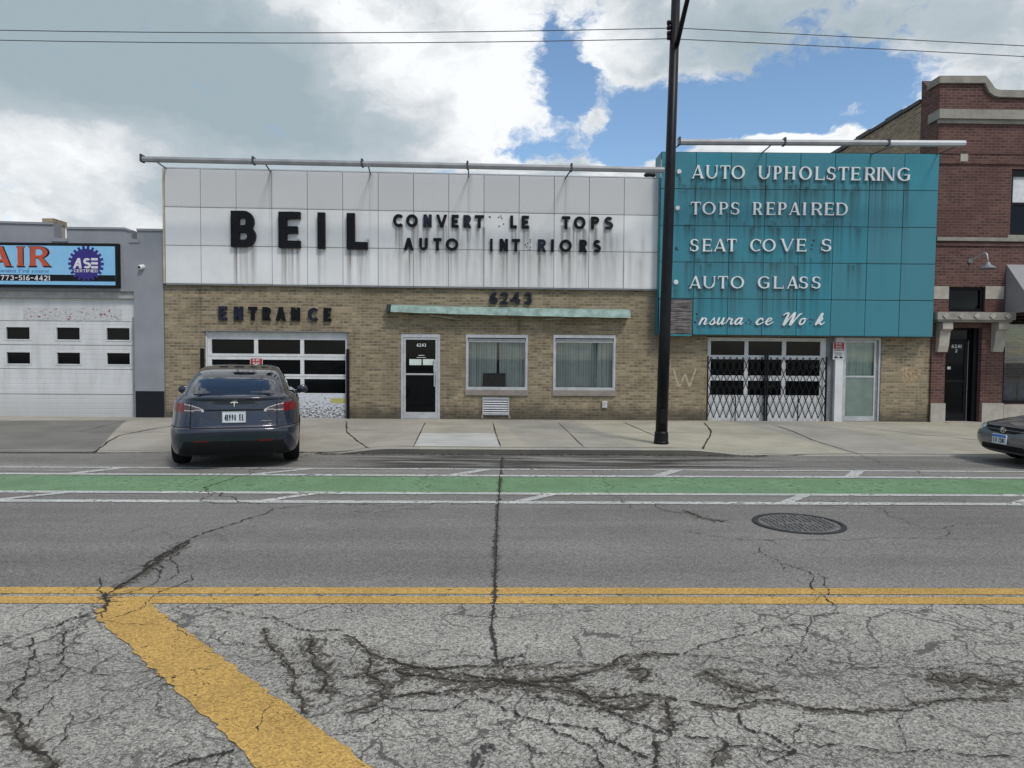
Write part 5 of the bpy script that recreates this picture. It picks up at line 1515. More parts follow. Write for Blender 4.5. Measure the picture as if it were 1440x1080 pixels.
# glazed side door
X0, X1 = q2[1] + .003, o_big[1] - .003
dm = ring(MB(), X0, X1, .05, o_big[3] - .004, .05, FY + .02, FY + .10, wb=.0, wt_=.06).build('door_frame', M['alu'], teal)
zb = P(1206, 529.6, FY + .04).z
lm = ring(MB(), X0 + .053, X1 - .053 - .06, .06, o_big[3] - .07, .04, FY + .035, FY + .08, wb=.12, wt_=.05)
lm.box(X0 + .093, X1 - .153, FY + .036, FY + .079, zb - .022, zb + .022)
lf = lm.build('side_door', M['alu'], teal)
MB().box(X1 - .112, X1 - .051, FY + .04, FY + .09, .05, o_big[3] - .07).build('door_stile', M['grey_metal'], teal)
MB().box(X0 + .09, X1 - .15, FY + .05, FY + .054, zb + .02, o_big[3] - .115).build('pane', M['pane'], lf)
MB().box(X0 + .09, X1 - .15, FY + .05, FY + .054, .175, zb - .02).build('pane', M['green_dark'], lf)
cm = MB(); n = 40; xa, xb = X0 + .08, X1 - .14
for i in range(n + 1):
    x = xa + (xb - xa) * i / n; y = FY + .12 + .016 * math.sin(i * 1.3) + .008 * math.sin(i * .57)
    cm.v += [(x, y, zb - .05), (x, y, o_big[3] - .09)]
for i in range(n): cm.f.append((2 * i, 2 * i + 2, 2 * i + 3, 2 * i + 1)); cm.mi.append(0)
cm.build('curtain', M['curtain'], lf, smooth=True)
MB().box(X0, X1, FY + .20, FY + .21, .05, o_big[3] - .01).build('room', M['dark_inside'], teal)
# chalky W and a peach smear on the brick
q = RC(946, 518, 979, 546, FY)
cw = MB()
pts = [(.02, .95), (.28, .05), (.52, .72), (.72, .08), (.98, 1.0)]
for i in range(4):
    a_, b_ = pts[i], pts[i + 1]
    cw.bar((q[0] + a_[0] * (q[1] - q[0]), FY - .002, q[2] + a_[1] * (q[3] - q[2])), (q[0] + b_[0] * (q[1] - q[0]), FY - .002 - .0006 * i, q[2] + b_[1] * (q[3] - q[2])), .045, .001)
# (drawn by a worn paint so that brick shows through)
def worn(name, col, thr):
    mt, nt = new_mat(name); p = pos(nt)
    a = nt.noise(p, 12.0, 6.0, 0.7)
    pr = nt.n('ShaderNodeBsdfPrincipled', {'Base Color': (*col, 1), 'Roughness': .95})
    mx = nt.n('ShaderNodeMixShader', {0: nt.ramp(a, thr - .1, thr + .1), 1: nt.n('ShaderNodeBsdfTransparent').outputs[0], 2: pr.outputs[0]})
    nt.n('ShaderNodeOutputMaterial', {0: mx.outputs[0]})
    return mt
cw.build('chalk_mark', worn('chalk', (.40, .33, .23), .42), teal)
q = RC(1262, 515, 1296, 540, FY)
gm_ = MB(); n = 18
ell = [(q[0] + (q[1] - q[0]) * (.5 + .5 * math.cos(a) * (1 + .15 * math.sin(3 * a))), q[2] + (q[3] - q[2]) * (.5 + .5 * math.sin(a))) for a in [2 * math.pi * i / n for i in range(n)]]
gm_.add([(x, FY - .002, z) for x, z in ell], [tuple(range(n))])
gm_.build('paint_smear', worn('peach_smear', (.42, .31, .19), .50), teal)

# ---- red and white notices
def notice(label, q, Y, white_part, parentless=True):
    X0, X1, Z0, Z1 = q
    t = thing('notice_sign', ((X0 + X1) / 2, Y, Z0), label, 'sign', 'red driveway notices')
    zs = Z0 + (Z1 - Z0) * white_part
    MB().box(X0, X1, Y - .006, Y, Z0, Z1).build('plate', M['sign_white'], t)
    m_ = .012
    MB().box(X0 + m_, X1 - m_, Y - .008, Y - .0061, zs + m_, Z1 - m_).build('red_field', M['red_sign'], t)
    h = (Z1 - zs - 2 * m_) / 3
    tb = MB()
    for k, s in enumerate(('DO NOT', 'BLOCK', 'DRIVEWAY')):
        c = (X0 + X1) / 2; w = (X1 - X0 - .06) * (.68, .62, 1.0)[k] / 2
        line_text(tb, s, c - w, c + w, Z1 - m_ - h * (k + .85), Z1 - m_ - h * (k + .2), Y - .0095, Y - .0081, 'small', 16)
    tb.build('lettering', M['sign_white'], t)
    if white_part:
        cm_ = MB()
        for s in (0, 1):       # a small tow truck pictogram pair and two lines of fine print
            xa = X0 + .03 + s * (X1 - X0 - .06) * .55; w = (X1 - X0) * .34; z = Z0 + (zs - Z0) * .14
            cm_.prism([(xa, z), (xa + w, z), (xa + w, z + .03), (xa + w * .7, z + .035), (xa + w * .55, z + .055), (xa + w * .3, z + .055), (xa + w * .2, z + .03), (xa, z + .028)], Y - .008, Y - .0061)
        for k in range(4):
            z = Z0 + (zs - Z0) * (.48 + .11 * k); cm_.box(X0 + .05, X1 - .05 - .02 * (k % 2), Y - .008, Y - .0061, z, z + .007)
        cm_.build('pictogram', M['letter_mark'], t)
    return t
notice('small red notice on the white overhead door just above the parked hatchback roof', RC(351.8, 503.5, 369.5, 517.5, FY + .08), FY + .079, 0.0)
notice('red and white notice on the white post beside the scissor gate', RC(1171.5, 480.7, 1187.6, 505.5, FY - .02), FY - .012, .47)

# ---- folding scissor gate
q = RC(995.2, 502.5, 1160.6, 591.5, FY + .03)
Yg = FY + .035
gt = thing('scissor_gate', ((q[0] + q[1]) / 2, Yg, .05), 'black folding scissor gate closed across the white garage door', 'gate')
cxm = RC(1077, 500, 1078, 590, Yg)[0]
zb_, zt_ = .12, q[3]
def lattice(xa, xb):
    mb = MB(); H = zt_ - zb_
    pitch = (xb - xa) / round((xb - xa) / .158)
    slope = (pitch / 2) / (H / 7)          # seven half diamonds high
    k = -8
    x = xa - 8 * pitch
    while x < xb + 8 * pitch:
        for s in (1, -1):
            pa, pb = [x, zb_], [x + s * slope * H, zt_]
            # clip to the leaf
            def clip(p, qv):
                (x0, z0), (x1, z1) = p, qv
                t0, t1 = 0.0, 1.0
                dx_ = x1 - x0
                if abs(dx_) < 1e-9: return None
                ta, tb2 = sorted(((xa - x0) / dx_, (xb - x0) / dx_))
                t0, t1 = max(t0, ta), min(t1, tb2)
                if t1 - t0 < .03: return None
                return (x0 + dx_ * t0, z0 + (z1 - z0) * t0), (x0 + dx_ * t1, z0 + (z1 - z0) * t1)
            r = clip(pa, pb)
            if r:
                y = Yg + (.006 if s > 0 else -.006)
                mb.bar((r[0][0], y, r[0][1]), (r[1][0], y, r[1][1]), .019, .006)
        x += pitch
    return mb
lattice(q[0], cxm - .03).build('lattice', M['black_metal'], gt)
lattice(cxm + .03, q[1]).build('lattice', M['black_metal'], gt)
for dx_ in (-.028, .028):
    MB().box(cxm + dx_ - .018, cxm + dx_ + .018, Yg - .02, Yg + .02, .05, zt_ + .06).build('meeting_post', M['black_metal'], gt)
for px in (1034, 1122):
    x = P(px, 560, Yg).x
    MB().box(x - .012, x + .012, Yg - .018, Yg - .009, .05, P(px, 557, Yg).z).build('drop_leg', M['black_metal'], gt)
for x in (q[0] - .015, q[1] + .01):
    MB().box(x - .012, x + .022, Yg - .02, Yg + .02, .05, zt_ + .02).build('end_post', M['black_metal'], gt)
# ================================================================== grey garage on the left
SCRIPT['t'] = (.7, [[(.42, 1.5, .14), (.1, .3, .22), (.2, .02, .18), (.55, .3, .08)], [(.1, 1.05, .1), (.62, 1.1, .1)]])
SCRIPT['p'] = (1.1, [[(.3, 1.0, .2), (-.1, -.6, .2)], [(.2, .6, .12), (.55, 1.0, .18), (.85, .75, .22), (.65, .15, .2), (.2, .1, .14), (.95, .3, .08)]])
SCRIPT['d'] = (1.15, [[(.80, .78, .14), (.58, 1.0, .18), (.25, .72, .22), (.10, .28, .22), (.26, .02, .18), (.52, .2, .13), (.95, 1.2, .12), (1.1, 1.8, .14)], [(1.05, 1.6, .22), (.72, .25, .22), (.84, .03, .14), (1.08, .3, .08)]])
SCRIPT['A'] = (1.4, [[(.0, .0, .14), (.5, .8, .16), (.95, 1.7, .18), (.9, .8, .22), (.92, .0, .2)], [(.3, .65, .12), (1.2, .7, .12)]])
gx0, gx1 = -24.0, x0m - .012
gar = thing('garage_building', ((P(0, 590, GY).x + gx1) / 2, GY, .05), 'grey painted garage with a stepped parapet and a wide white overhead door', 'building')
zc = P(150, 335.5, GY).z
o_g = (P(-165, 500, GY).x, P(189.3, 500, GY).x, .05, P(95, 409, GY).z, .26)
holed_wall(gx0, gx1, -.1, zc, GY, .3, [o_g]).build('block_wall', M['grey_wall'], gar)
MB().box(gx0, gx1, GY + .3, GY + 15, 0, zc - .3).build('rear_block', M['old_brick'], gar)
MB().box(gx0, gx1, GY + .31, GY + 15, zc - .298, zc - .25).build('roof', M['roof'], gar)
def merlon(pxs):
    pts = [P(x, y, GY) for x, y in pxs]
    poly = [(p.x, p.z) for p in pts]
    xa, xb = min(p[0] for p in poly), max(p[0] for p in poly)
    MB().prism([(xa, zc + .001)] + poly + [(xb, zc + .001)], GY + .002, GY + .30).build('parapet', M['grey_wall'], gar)
    cap = MB()
    for (u, w) in zip(poly, poly[1:]):
        if abs(w[0] - u[0]) < .02: continue
        cap.prism([(u[0] - .0, u[1] - .0), (w[0] + .0, w[1] - .0), (w[0], w[1] + .05), (u[0], u[1] + .05)], GY - .03, GY + .32)
    cap.build('coping', M['grey_wall'], gar)
merlon([(-480, 313), (0, 314), (75.5, 316)]); merlon([(93.3, 322), (176, 323), (184.7, 326)]); merlon([(192.6, 324.5), (229.5, 325)])
for (a, b, yv) in ((73, 96, 335), (182, 196, 336.5)):
    p, q_ = P(a, yv, GY), P(b, yv, GY)
    MB().box(p.x, q_.x, GY - .025, GY - .001, p.z - .08, p.z).build('sill', M['grey_wall'], gar)
og, og_b, cs, rs = lites(gar, 'garage_door', (-165, 409, 189.3, 588), [(-131, -98), (-61, -28), (9.6, 42.5), (80.4, 112.8), (150.6, 182.8)], [(460, 476.8), (495.3, 511.2)], GY + .16, M['ribbed'], M['dark_glass'], zlow=.05)
for (xa, xb) in cs:
    for (za, zb2) in rs:
        tr = ring(MB(), xa - .035, xb + .035, za - .03, zb2 + .03, .034, GY + .148, GY + .159, wb=.029, wt_=.029)
        tr.build('window_trim', M['white_frame'], og)
for yv in (451.5, 485.3, 519, 554.5):
    z = P(100, yv, GY + .16).z
    MB().box(og_b[0] + .01, og_b[1] - .01, GY + .1575, GY + .1592, z - .006, z + .006).build('section_gap', M['seam'], og)
MB().box(o_g[0], o_g[1] - .002, GY + .06, GY + .155, P(95, 419, GY + .06).z, o_g[3] - .002).build('lintel', M['header'], gar)
def torn():
    mt, nt = new_mat('torn_sticker'); p = pos(nt)
    a = nt.noise(p, 9.0, 5.0, .7); b = nt.noise(p, 16.0, 2.0)
    c = nt.mix(nt.m('GREATER_THAN', b, .635), (.50, .50, .50), (.28, .05, .06))
    pr = nt.n('ShaderNodeBsdfPrincipled', {'Base Color': c, 'Roughness': .8})
    mx = nt.n('ShaderNodeMixShader', {0: nt.m('GREATER_THAN', a, .44), 1: nt.n('ShaderNodeBsdfTransparent').outputs[0], 2: pr.outputs[0]})
    nt.n('ShaderNodeOutputMaterial', {0: mx.outputs[0]}); return mt
q = RC(33, 433.5, 171, 450, GY + .155)
MB().box(q[0], q[1], GY + .154, GY + .1565, q[2], q[3]).build('torn_banner', torn(), og)
MB().box(o_g[1] - .06, o_g[1] - .004, GY + .02, GY + .15, .05, P(188, 446, GY).z).build('door_track', M['grey_metal'], gar)
MB().box(o_g[1] + .015, gx1 - .002, GY - .012, GY - .0005, -.02, P(210, 550, GY).z).build('painted_base', M['base_black'], gar)
# painted sign board
q = RC(-150, 341, 166.6, 403.3, GY - .1)
SY = GY - .12
sg = thing('shop_sign', (P(60, 400, SY).x, SY, q[2]), 'light blue sign board with gear emblem and phone number on the grey garage', 'sign')
MB().box(q[0], q[1], SY, GY - .002, q[2], q[3]).build('board', M['sign_black'], sg)
face = RC(-148, 345, 162, 399.8, SY)
MB().box(face[0], face[1], SY - .006, SY - .0005, face[2], face[3]).build('face', M['sky_sign'], sg)
zs0, zs1 = P(80, 395.3, SY).z, P(80, 386.3, SY).z
MB().box(face[0], face[1], SY - .009, SY - .0062, zs0, zs1).build('black_stripe', M['sign_black'], sg)
big, sha = MB(), MB()
for ch, a, b in (('A', -16, 16.5), ('I', 20, 37.5), ('R', 41, 70)):
    X0, X1, Z0, Z1 = RC(a, 347, b, 374, SY)
    letter(sha, ch, X0 - .015, X1 + .05, Z0 - .035, Z1 + .012, SY - .010, SY - .0062, 'slab')
    letter(big, ch, X0, X1, Z0, Z1, SY - .013, SY - .0102, 'slab')
big.build('lettering', M['sign_orange'], sg); sha.build('lettering_shadow', M['sign_black'], sg)
def script_line(txt, px0, px1, ytop, ybot, Y, mat, parent, y0, y1, N=14):
    X0, X1, Z0, Z1 = RC(px0, ytop, px1, ybot, Y)
    tot = sum(.9 if c == ' ' else SCRIPT[c][0] + .12 for c in txt); k = (X1 - X0) / tot; H = Z1 - Z0
    mb = MB(); x = X0
    for c in txt:
        if c == ' ': x += .9 * k; continue
        w = SCRIPT[c][0]
        lp = glyph_loops(c, 1.0, 'script', N)
        put_loops(mb, lp, lambda u, v: (x + u * k, Z0 + v * H * .85), y0, y1)
        x += (w + .12) * k
    mb.build('script_line', mat, parent)
script_line('nsurance Work Accepted', -3, 70, 379.2, 383, SY, M['sign_blue'], sg, SY - .010, SY - .0062)
tb = MB(); X0, X1, Z0, Z1 = RC(1.5, 387.2, 71, 394.4, SY)
line_text(tb, '773-516-4421', X0, X1, Z0, Z1, SY - .012, SY - .0095, 'medium', 24, .66, .16)
tb.build('phone_number', M['sign_white'], sg)
c = P(121.3, 371, SY); r1 = P(146.5, 371, SY).x - c.x; r0 = r1 * .84
gp = []
NT_ = 22
for k in range(NT_):
    for f, rr in ((-.30, r0), (-.22, r1), (.22, r1), (.30, r0)):
        a = 2 * math.pi * (k + f) / NT_
        gp.append((c.x + rr * math.cos(a), c.z + rr * math.sin(a)))
MB().prism(gp[::-1], SY - .013, SY - .0095).build('gear_emblem', M['sign_navy'], sg)
em = MB()
for ch, a, b, shear in (('A', 616, 706, .16), ('S', 704, 770, 0), ('e', 772, 828, 0)):
    X0, X1, Z0, Z1 = RC(a / 6, 330 + 198 / 6, b / 6, 330 + 286 / 6, SY)
    H = Z1 - Z0; sh = shear * H
    w = (X1 - X0 - sh)
    if ch == 'e':
        for kb in (0, .385, .77): em.box(X0, X1, SY - .016, SY - .0132, Z0 + kb * H, Z0 + (kb + .23) * H)
        continue
    put_loops(em, glyph_loops(ch, w / H, 'block', 30), lambda x, y: (X0 + sh * y + x * H, Z0 + y * H), SY - .016, SY - .0132)
X0, X1, Z0, Z1 = RC(626 / 6, 330 + 294 / 6, 829 / 6, 330 + 318 / 6, SY)
line_text(em, 'CERTIFIED', X0, X1, Z0, Z1, SY - .016, SY - .0132, 'small', 20, .8, .16)
em.build('emblem_lettering', M['sign_white'], sg)
# security camera
p = P(200, 376, GY)
sc = thing('security_camera', (p.x, GY, p.z), 'small white ball security camera on the grey wall right of the sign', 'security camera')
MB().lathe([(.002, -.05), (.055, -.05), (.06, -.002)], (p.x + .015, GY, p.z + .01), 'Y', 16).build('bracket', M['white_door'], sc, smooth=True)
MB().lathe([(.002, -.115), (.03, -.112), (.058, -.09), (.062, -.07), (.045, -.045)], (p.x, GY, p.z - .005), 'Y', 18).build('housing', M['white_door'], sc, smooth=True)
MB().lathe([(.001, -.125), (.026, -.122), (.030, -.112)], (p.x - .016, GY, p.z - .008), 'Y', 14).build('lens', M['sign_black'], sc)
# chimney behind the parapet
p0, p1 = P(62, 334, 19.5), P(76, 309, 19.5)
ch = thing('chimney', ((p0.x + p1.x) / 2, 19.5, p0.z - .6), 'stubby white painted chimney with a bare brick top behind the grey parapet', 'chimney')
MB().box(p0.x + .02, p1.x, 19.5, 20.0, p0.z - 1.0, p1.z - .10).build('shaft', M['limestone'], ch)
MB().box(p0.x - .02, p1.x + .02, 19.46, 20.04, p1.z - .098, p1.z + .03).build('cap', M['old_brick'], ch)

# ================================================================== red brick building on the right
rx0 = x1t + .006; rx1 = rx0 + 9.5
red = thing('brick_building', ((rx0 + P(1440, 590, RY).x) / 2, RY, .05), 'dark red brick two-storey building with stone trim and curved parapet', 'building')
Zr = lambda yv, px=1380, Y=RY: P(px, yv, Y).z
z_led0, z_led1 = Zr(169.5), Zr(156.5)
def Rr(x0, y0, x1, y1, d=.1, Y=RY):
    q = RC(x0, y0, x1, y1, Y); return (q[0], q[1], q[2], q[3], d)
o_dr = Rr(1328.8, 461, 1379.3, 590, .32); o_dr = (o_dr[0], o_dr[1], .05, o_dr[3], .32)
o_tr = Rr(1334.5, 403.5, 1385, 438, .16)
o_up = Rr(1421.5, 238, 1472, 331, .12)
o_sf = Rr(1411, 444, 1530, 568, .14)
holed_wall(rx0, rx1, -.1, z_led0, RY, .35, [o_dr, o_tr, o_up, o_sf]).build('brick_wall', M['red_brick'], red)
# parapet with its curved step
par = [(1322, 118), (1383, 118), (1385, 124), (1389, 131), (1395, 135.5), (1402, 137.5), (1440, 138.5), (1700, 140)]
pw = [(P(x, y, RY).x if i else rx0, P(x, y, RY).z) for i, (x, y) in enumerate(par)]
pw[-1] = (rx1, pw[-2][1])
MB().prism([(rx0, z_led1)] + pw + [(rx1, z_led1)], RY + .002, RY + .35).build('parapet', M['red_brick'], red)
cp_ = MB(); off = .17
up = []
for i, (x, z) in enumerate(pw):
    a_ = pw[max(i - 1, 0)]; b_ = pw[min(i + 1, len(pw) - 1)]
    t_ = Vector((b_[0] - a_[0], b_[1] - a_[1])).normalized()
    up.append((x - t_.y * off * .9 + (.0 if i else -.0), z + t_.x * off))
for i in range(len(pw) - 1):
    e0 = -.06 if i == 0 else 0
    cp_.prism([(pw[i][0] + e0, pw[i][1]), pw[i + 1], up[i + 1], (up[i][0] + e0, up[i][1])], RY - .07, RY + .42)
cp_.build('coping', M['coping'], red)
MB().box(rx0 - .07, rx1, RY - .13, RY + .34, z_led0 + .002, z_led1).box(rx0 - .04, rx1, RY - .06, RY - .002, z_led0 - .09, z_led0).build('cornice', M['coping'], red)
MB().box(rx0 + .0, rx1, RY - .035, RY - .002, Zr(231), Zr(227.5)).build('belt_course', M['red_brick'], red)
MB().box(rx0 + .0, rx1, RY - .02, RY - .002, Zr(216.5), Zr(213.5)).build('belt_course', M['red_brick'], red)
MB().box(rx0 + .005, rx1, RY - .07, RY - .002, Zr(339.5), Zr(334.5)).build('stone_band', M['coping'], red)
MB().box(rx0 + .005, rx1, RY - .035, RY - .002, Zr(346), Zr(343)).build('stone_band', M['red_brick'], red)
q = Rr(1350.5, 216, 1361, 227); MB().box(q[0], q[1], RY - .012, RY - .0005, q[2], q[3]).build('stone_block', M['limestone'], red)
for (a, b) in ((1311, 1334), (1385.5, 1411.5)):
    q = Rr(a, 402.5, b, 420.5); MB().box(max(q[0], rx0 + .003), q[1], RY - .012, RY - .0005, q[2], q[3]).build('stone_block', M['limestone'], red)
for (a, b, yt) in ((1306.5, 1328.3, 567), (1379.8, 1410, 567), (1410.5, 1540, 569)):
    q = Rr(a, yt, b, 594); MB().box(max(q[0], rx0 + .003), q[1], RY - .03, RY - .0005, -.02, q[3]).build('base_block', M['limestone'], red)
# body, side wall of common brick, roof
ysd = RY + .75
zsw = P(1311.5, 145, ysd).z
MB().add([(rx0, RY + .352, 0), (rx0, ysd, 0), (rx0, ysd, z_led0), (rx0, RY + .352, z_led0)], [(0, 3, 2, 1)]).build('side_return', M['red_brick'], red)
MB().add([(rx0, RY + .352, z_led0), (rx0, ysd, z_led0), (rx0, ysd, zsw + .55), (rx0, RY + .352, pw[0][1]), (rx0 + .3, RY + .352, z_led0), (rx0 + .3, ysd, z_led0), (rx0 + .3, ysd, zsw + .55), (rx0 + .3, RY + .352, pw[0][1])], [(0, 3, 2, 1), (3, 7, 6, 2), (1, 2, 6, 5), (4, 5, 6, 7)]).build('side_return', M['red_brick'], red)
MB().box(rx0 + .001, rx1, ysd, ysd + 24, 0, zsw).build('side_wall', M['old_brick'], red)
sm_ = MB()
for k in range(30):
    y = ysd + k * .8
    sm_.box(rx0 - .05, rx0 + .3, y, y + .78, zsw + .002, zsw + .09 + .03 * (k % 2))
sm_.build('tile_coping', M['rod'], red)
rv = P(1269, 165, 24.0)
v2 = thing('roof_vent', (rv.x + .3, 24.0, zsw), 'squat pale roof vent on the side wall of the red brick building', 'roof vent')
MB().lathe([(.12, 0), (.12, .16)], (rx0 + .5, 23.0, zsw + .002), 'Z', 14).build('pipe', M['tube_pale'], v2, smooth=True)
MB().lathe([(.02, .14), (.25, .15), (.27, .24), (.2, .32), (.02, .34)], (rx0 + .5, 23.0, zsw), 'Z', 18).build('cap', M['tube_pale'], v2, smooth=True)
# upper window
o = o_up
wd = ring(MB(), o[0] + .002, o[1] - .002, o[2] + .002, o[3] - .002, .06, RY + .03, RY + .11, wb=.07, wt_=.16).build('window', M['black_metal'], red)
zm = Zr(285.5)
MB().box(o[0] + .062, o[1] - .062, RY + .05, RY + .10, zm - .035, zm + .035).build('meeting_rail', M['black_metal'], wd)
MB().box(o[0] + .06, o[1] - .06, RY + .085, RY + .09, zm + .035, o[3] - .16).build('pane', M['paper'], wd)
MB().box(o[0] + .06, o[1] - .06, RY + .085, RY + .09, o[2] + .07, zm - .035).build('pane', M['dark_glass'], wd)
MB().box(o[0] - .08, o[1] + .08, RY - .05, RY + .0, o[2] - .12, o[2] - .001).build('sill', M['coping'], wd)
# transom, stone hood on brackets, recessed black door
o = o_tr
tw = ring(MB(), o[0] + .002, o[1] - .002, o[2] + .002, o[3] - .002, .07, RY + .06, RY + .14).build('window', M['black_metal'], red)
MB().box(o[0] + .07, o[1] - .07, RY + .11, RY + .115, o[2] + .07, o[3] - .07).build('pane', M['dark_glass'], tw)
q = Rr(1313, 439.5, 1422, 453, Y=RY - .18)
hm = MB().box(q[0], q[1], RY - .34, RY - .002, q[2] + .05, q[3]).box(q[0] + .05, q[1] - .05, RY - .29, RY - .002, q[2], q[2] + .049)
hd = hm.build('door_hood', M['coping'], red)
orn = MB()
for k in range(5):
    x = q[0] + (q[1] - q[0]) * (k + .5) / 5; z = (q[2] + .05 + q[3]) / 2; s = .075
    orn.prism([(x - s, z), (x, z - s), (x + s, z), (x, z + s)], RY - .365, RY - .341)
orn.build('carved_diamond', M['limestone'], hd)
for (a, b) in ((1316, 1330), (1393.5, 1408)):
    qb = Rr(a, 454, b, 495)
    bmq = MB(); yw = RY - .002
    pr_ = [(yw, qb[3]), (yw - .26, qb[3]), (yw - .27, qb[3] - .16), (yw - .17, qb[3] - .22), (yw - .13, qb[2] + .15), (yw - .08, qb[2]), (yw, qb[2])]
    n = len(pr_)
    bmq.add([(qb[0], y, z) for y, z in pr_] + [(qb[1], y, z) for y, z in pr_], [tuple(range(n))[::-1], tuple(range(n, 2 * n))] + [(i, (i + 1) % n, (i + 1) % n + n, i + n) for i in range(n)])
    bmq.build('bracket', M['limestone'], red)
o = o_dr; dy_ = RY + .22
MB().box(o[1] - .12, o[1] - .002, dy_ - .1, dy_ + .08, .05, o[3] - .002).build('door_jamb', M['black_metal'], red)
xr = o[1] - .19
fr = ring(MB(), o[0] + .002, o[1] - .122, .05, o[3] - .002, .05, dy_ + .01, dy_ + .08, wb=0).build('door_frame', M['black_metal'], red)
zt2 = Zr(479, 1350, dy_)
lm = ring(MB(), o[0] + .054, o[1] - .175, .06, zt2, .085, dy_ + .02, dy_ + .065, wb=.2)
zmid = Zr(536, 1350, dy_); lm.box(o[0] + .14, o[1] - .26, dy_ + .021, dy_ + .064, zmid - .03, zmid + .03)
lf = lm.build('entrance_door', M['black_metal'], red)
MB().box(o[0] + .13, o[1] - .25, dy_ + .04, dy_ + .045, zmid + .03, zt2 - .08).build('pane', M['dark_glass'], lf)
MB().box(o[0] + .13, o[1] - .25, dy_ + .04, dy_ + .045, .26, zmid - .03).build('pane', M['dark_glass'], lf)
MB().box(o[0] + .06, o[1] - .18, dy_ + .03, dy_ + .035, zt2 + .03, o[3] - .055).build('pane', M['dark_glass'], fr)
MB().box(o[1] - .181, o[1] - .174, dy_ + .012, dy_ + .019, .06, zt2).build('weather_strip', M['alu'], lf)
tb = MB()
q = Rr(1339.5, 484.5, 1353.5, 489.5, Y=dy_); line_text(tb, '6241', q[0], q[1], q[2], q[3], dy_ + .034, dy_ + .0395, 'medium', 18)
q = Rr(1344.5, 491, 1347.5, 495.5, Y=dy_); line_text(tb, '2', q[0], q[1], q[2], q[3], dy_ + .034, dy_ + .0395, 'medium', 18)
tb.build('door_number', M['paper'], lf)
q = Rr(1331.5, 515.5, 1336, 519.5, Y=dy_); MB().box(q[0] + .02, q[1] + .02, dy_ + .012, dy_ + .0195, q[2], q[3]).build('lock_plate', M['alu'], lf)
MB().box(o[0] - .03, o[1] + .03, RY - .25, RY + .3, .0, .062).build('door_step', M['limestone'], red)
# shop window with pale curtain under the grey awning
o = o_sf
sw = ring(MB(), o[0] + .002, o[1] - .002, o[2] + .002, o[3] - .002, .05, RY + .03, RY + .12, wb=.08).build('window', M['black_metal'], red)
MB().box(o[0] + .05, o[1] - .05, RY + .07, RY + .076, o[2] + .08, o[3] - .05).build('pane', M['pane'], sw)
MB().box(o[0] - .2, o[1] + .2, RY + .75, RY + .76, o[2] - .1, o[3] + .1).build('room', M['dark_inside'], sw)
cm = MB(); n = 60; xa, xb = o[0] + .06, o[1] - .06
for i in range(n + 1):
    x = xa + (xb - xa) * i / n; y = RY + .45 + .03 * math.sin(i * 1.1)
    cm.v += [(x, y, o[2] + .45), (x, y, o[3])]
for i in range(n): cm.f.append((2 * i, 2 * i + 2, 2 * i + 3, 2 * i + 1)); cm.mi.append(0)
cm.build('curtain', M['blind'], sw, smooth=True)
for k in range(4):
    x = o[0] + .08 + k * .46; z = o[2] + .085
    jv = MB().box(x, x + .40, RY + .20, RY + .23, z, z + .46 - .03 * (k % 2)); jv.box(x + .12, x + .26, RY + .192, RY + .199, z + .06, z + .34)
    jv.build('window_display', M['display'], sw)
# grey awning
a0 = P(1415.5, 372, RY); a1 = P(1413.5, 441, RY)
ga = thing('awning', (a0.x + 1, RY, a1.z), 'grey canvas shop awning on the red brick building', 'awning')
xl, xr2, d_ = a0.x, a0.x + 4.2, 1.05
am = MB(); n = 14
MB().add([(xl, RY - .003, a0.z), (xl, RY - d_, a1.z), (xl, RY - .003, a1.z)], [(0, 1, 2), (2, 1, 0)][:1]).build('side_panel', M['awning_grey'], ga)
MB().add([(xr2, RY - .003, a0.z), (xr2, RY - d_, a1.z), (xr2, RY - .003, a1.z)], [(2, 1, 0)]).build('side_panel', M['awning_grey'], ga)
MB().add([(xl, RY - .003, a0.z), (xr2, RY - .003, a0.z), (xr2, RY - d_, a1.z), (xl, RY - d_, a1.z)], [(0, 3, 2, 1)]).build('canopy', M['awning_grey'], ga)
MB().box(xl, xr2, RY - d_ - .012, RY - d_, a1.z - .2, a1.z).build('valance', M['awning_grey'], ga)
# gooseneck lamp
l0 = P(1364, 367, RY); l1 = P(1389, 371, RY - .45)
gl = thing('wall_lamp', (l0.x, RY, l0.z), 'grey metal gooseneck lamp on the red brick above the stone hood', 'wall lamp')
MB().lathe([(.002, -.03), (.055, -.03), (.06, -.002)], (l0.x, RY, l0.z), 'Y', 14).build('wall_plate', M['grey_metal'], gl)
pts = []
for i in range(13):
    t = i / 12
    A_, B_, C_, D_ = l0, l0 + Vector((.1, -.3, .1)), l1 + Vector((-.02, .0, .42)), l1 + Vector((0, 0, .05))
    pts.append(A_ * (1 - t) ** 3 + B_ * 3 * t * (1 - t) ** 2 + C_ * 3 * t * t * (1 - t) + D_ * t ** 3)
MB().tube(pts, .017, 8).build('arm', M['alu'], gl, smooth=True)
MB().lathe([(.03, .05), (.05, .03), (.07, -.02), (.19, -.10), (.20, -.115), (.185, -.11), (.06, -.03), (.002, -.02)], l1, 'Z', 22).build('lamp_shade', M['grey_metal'], gl, smooth=True)

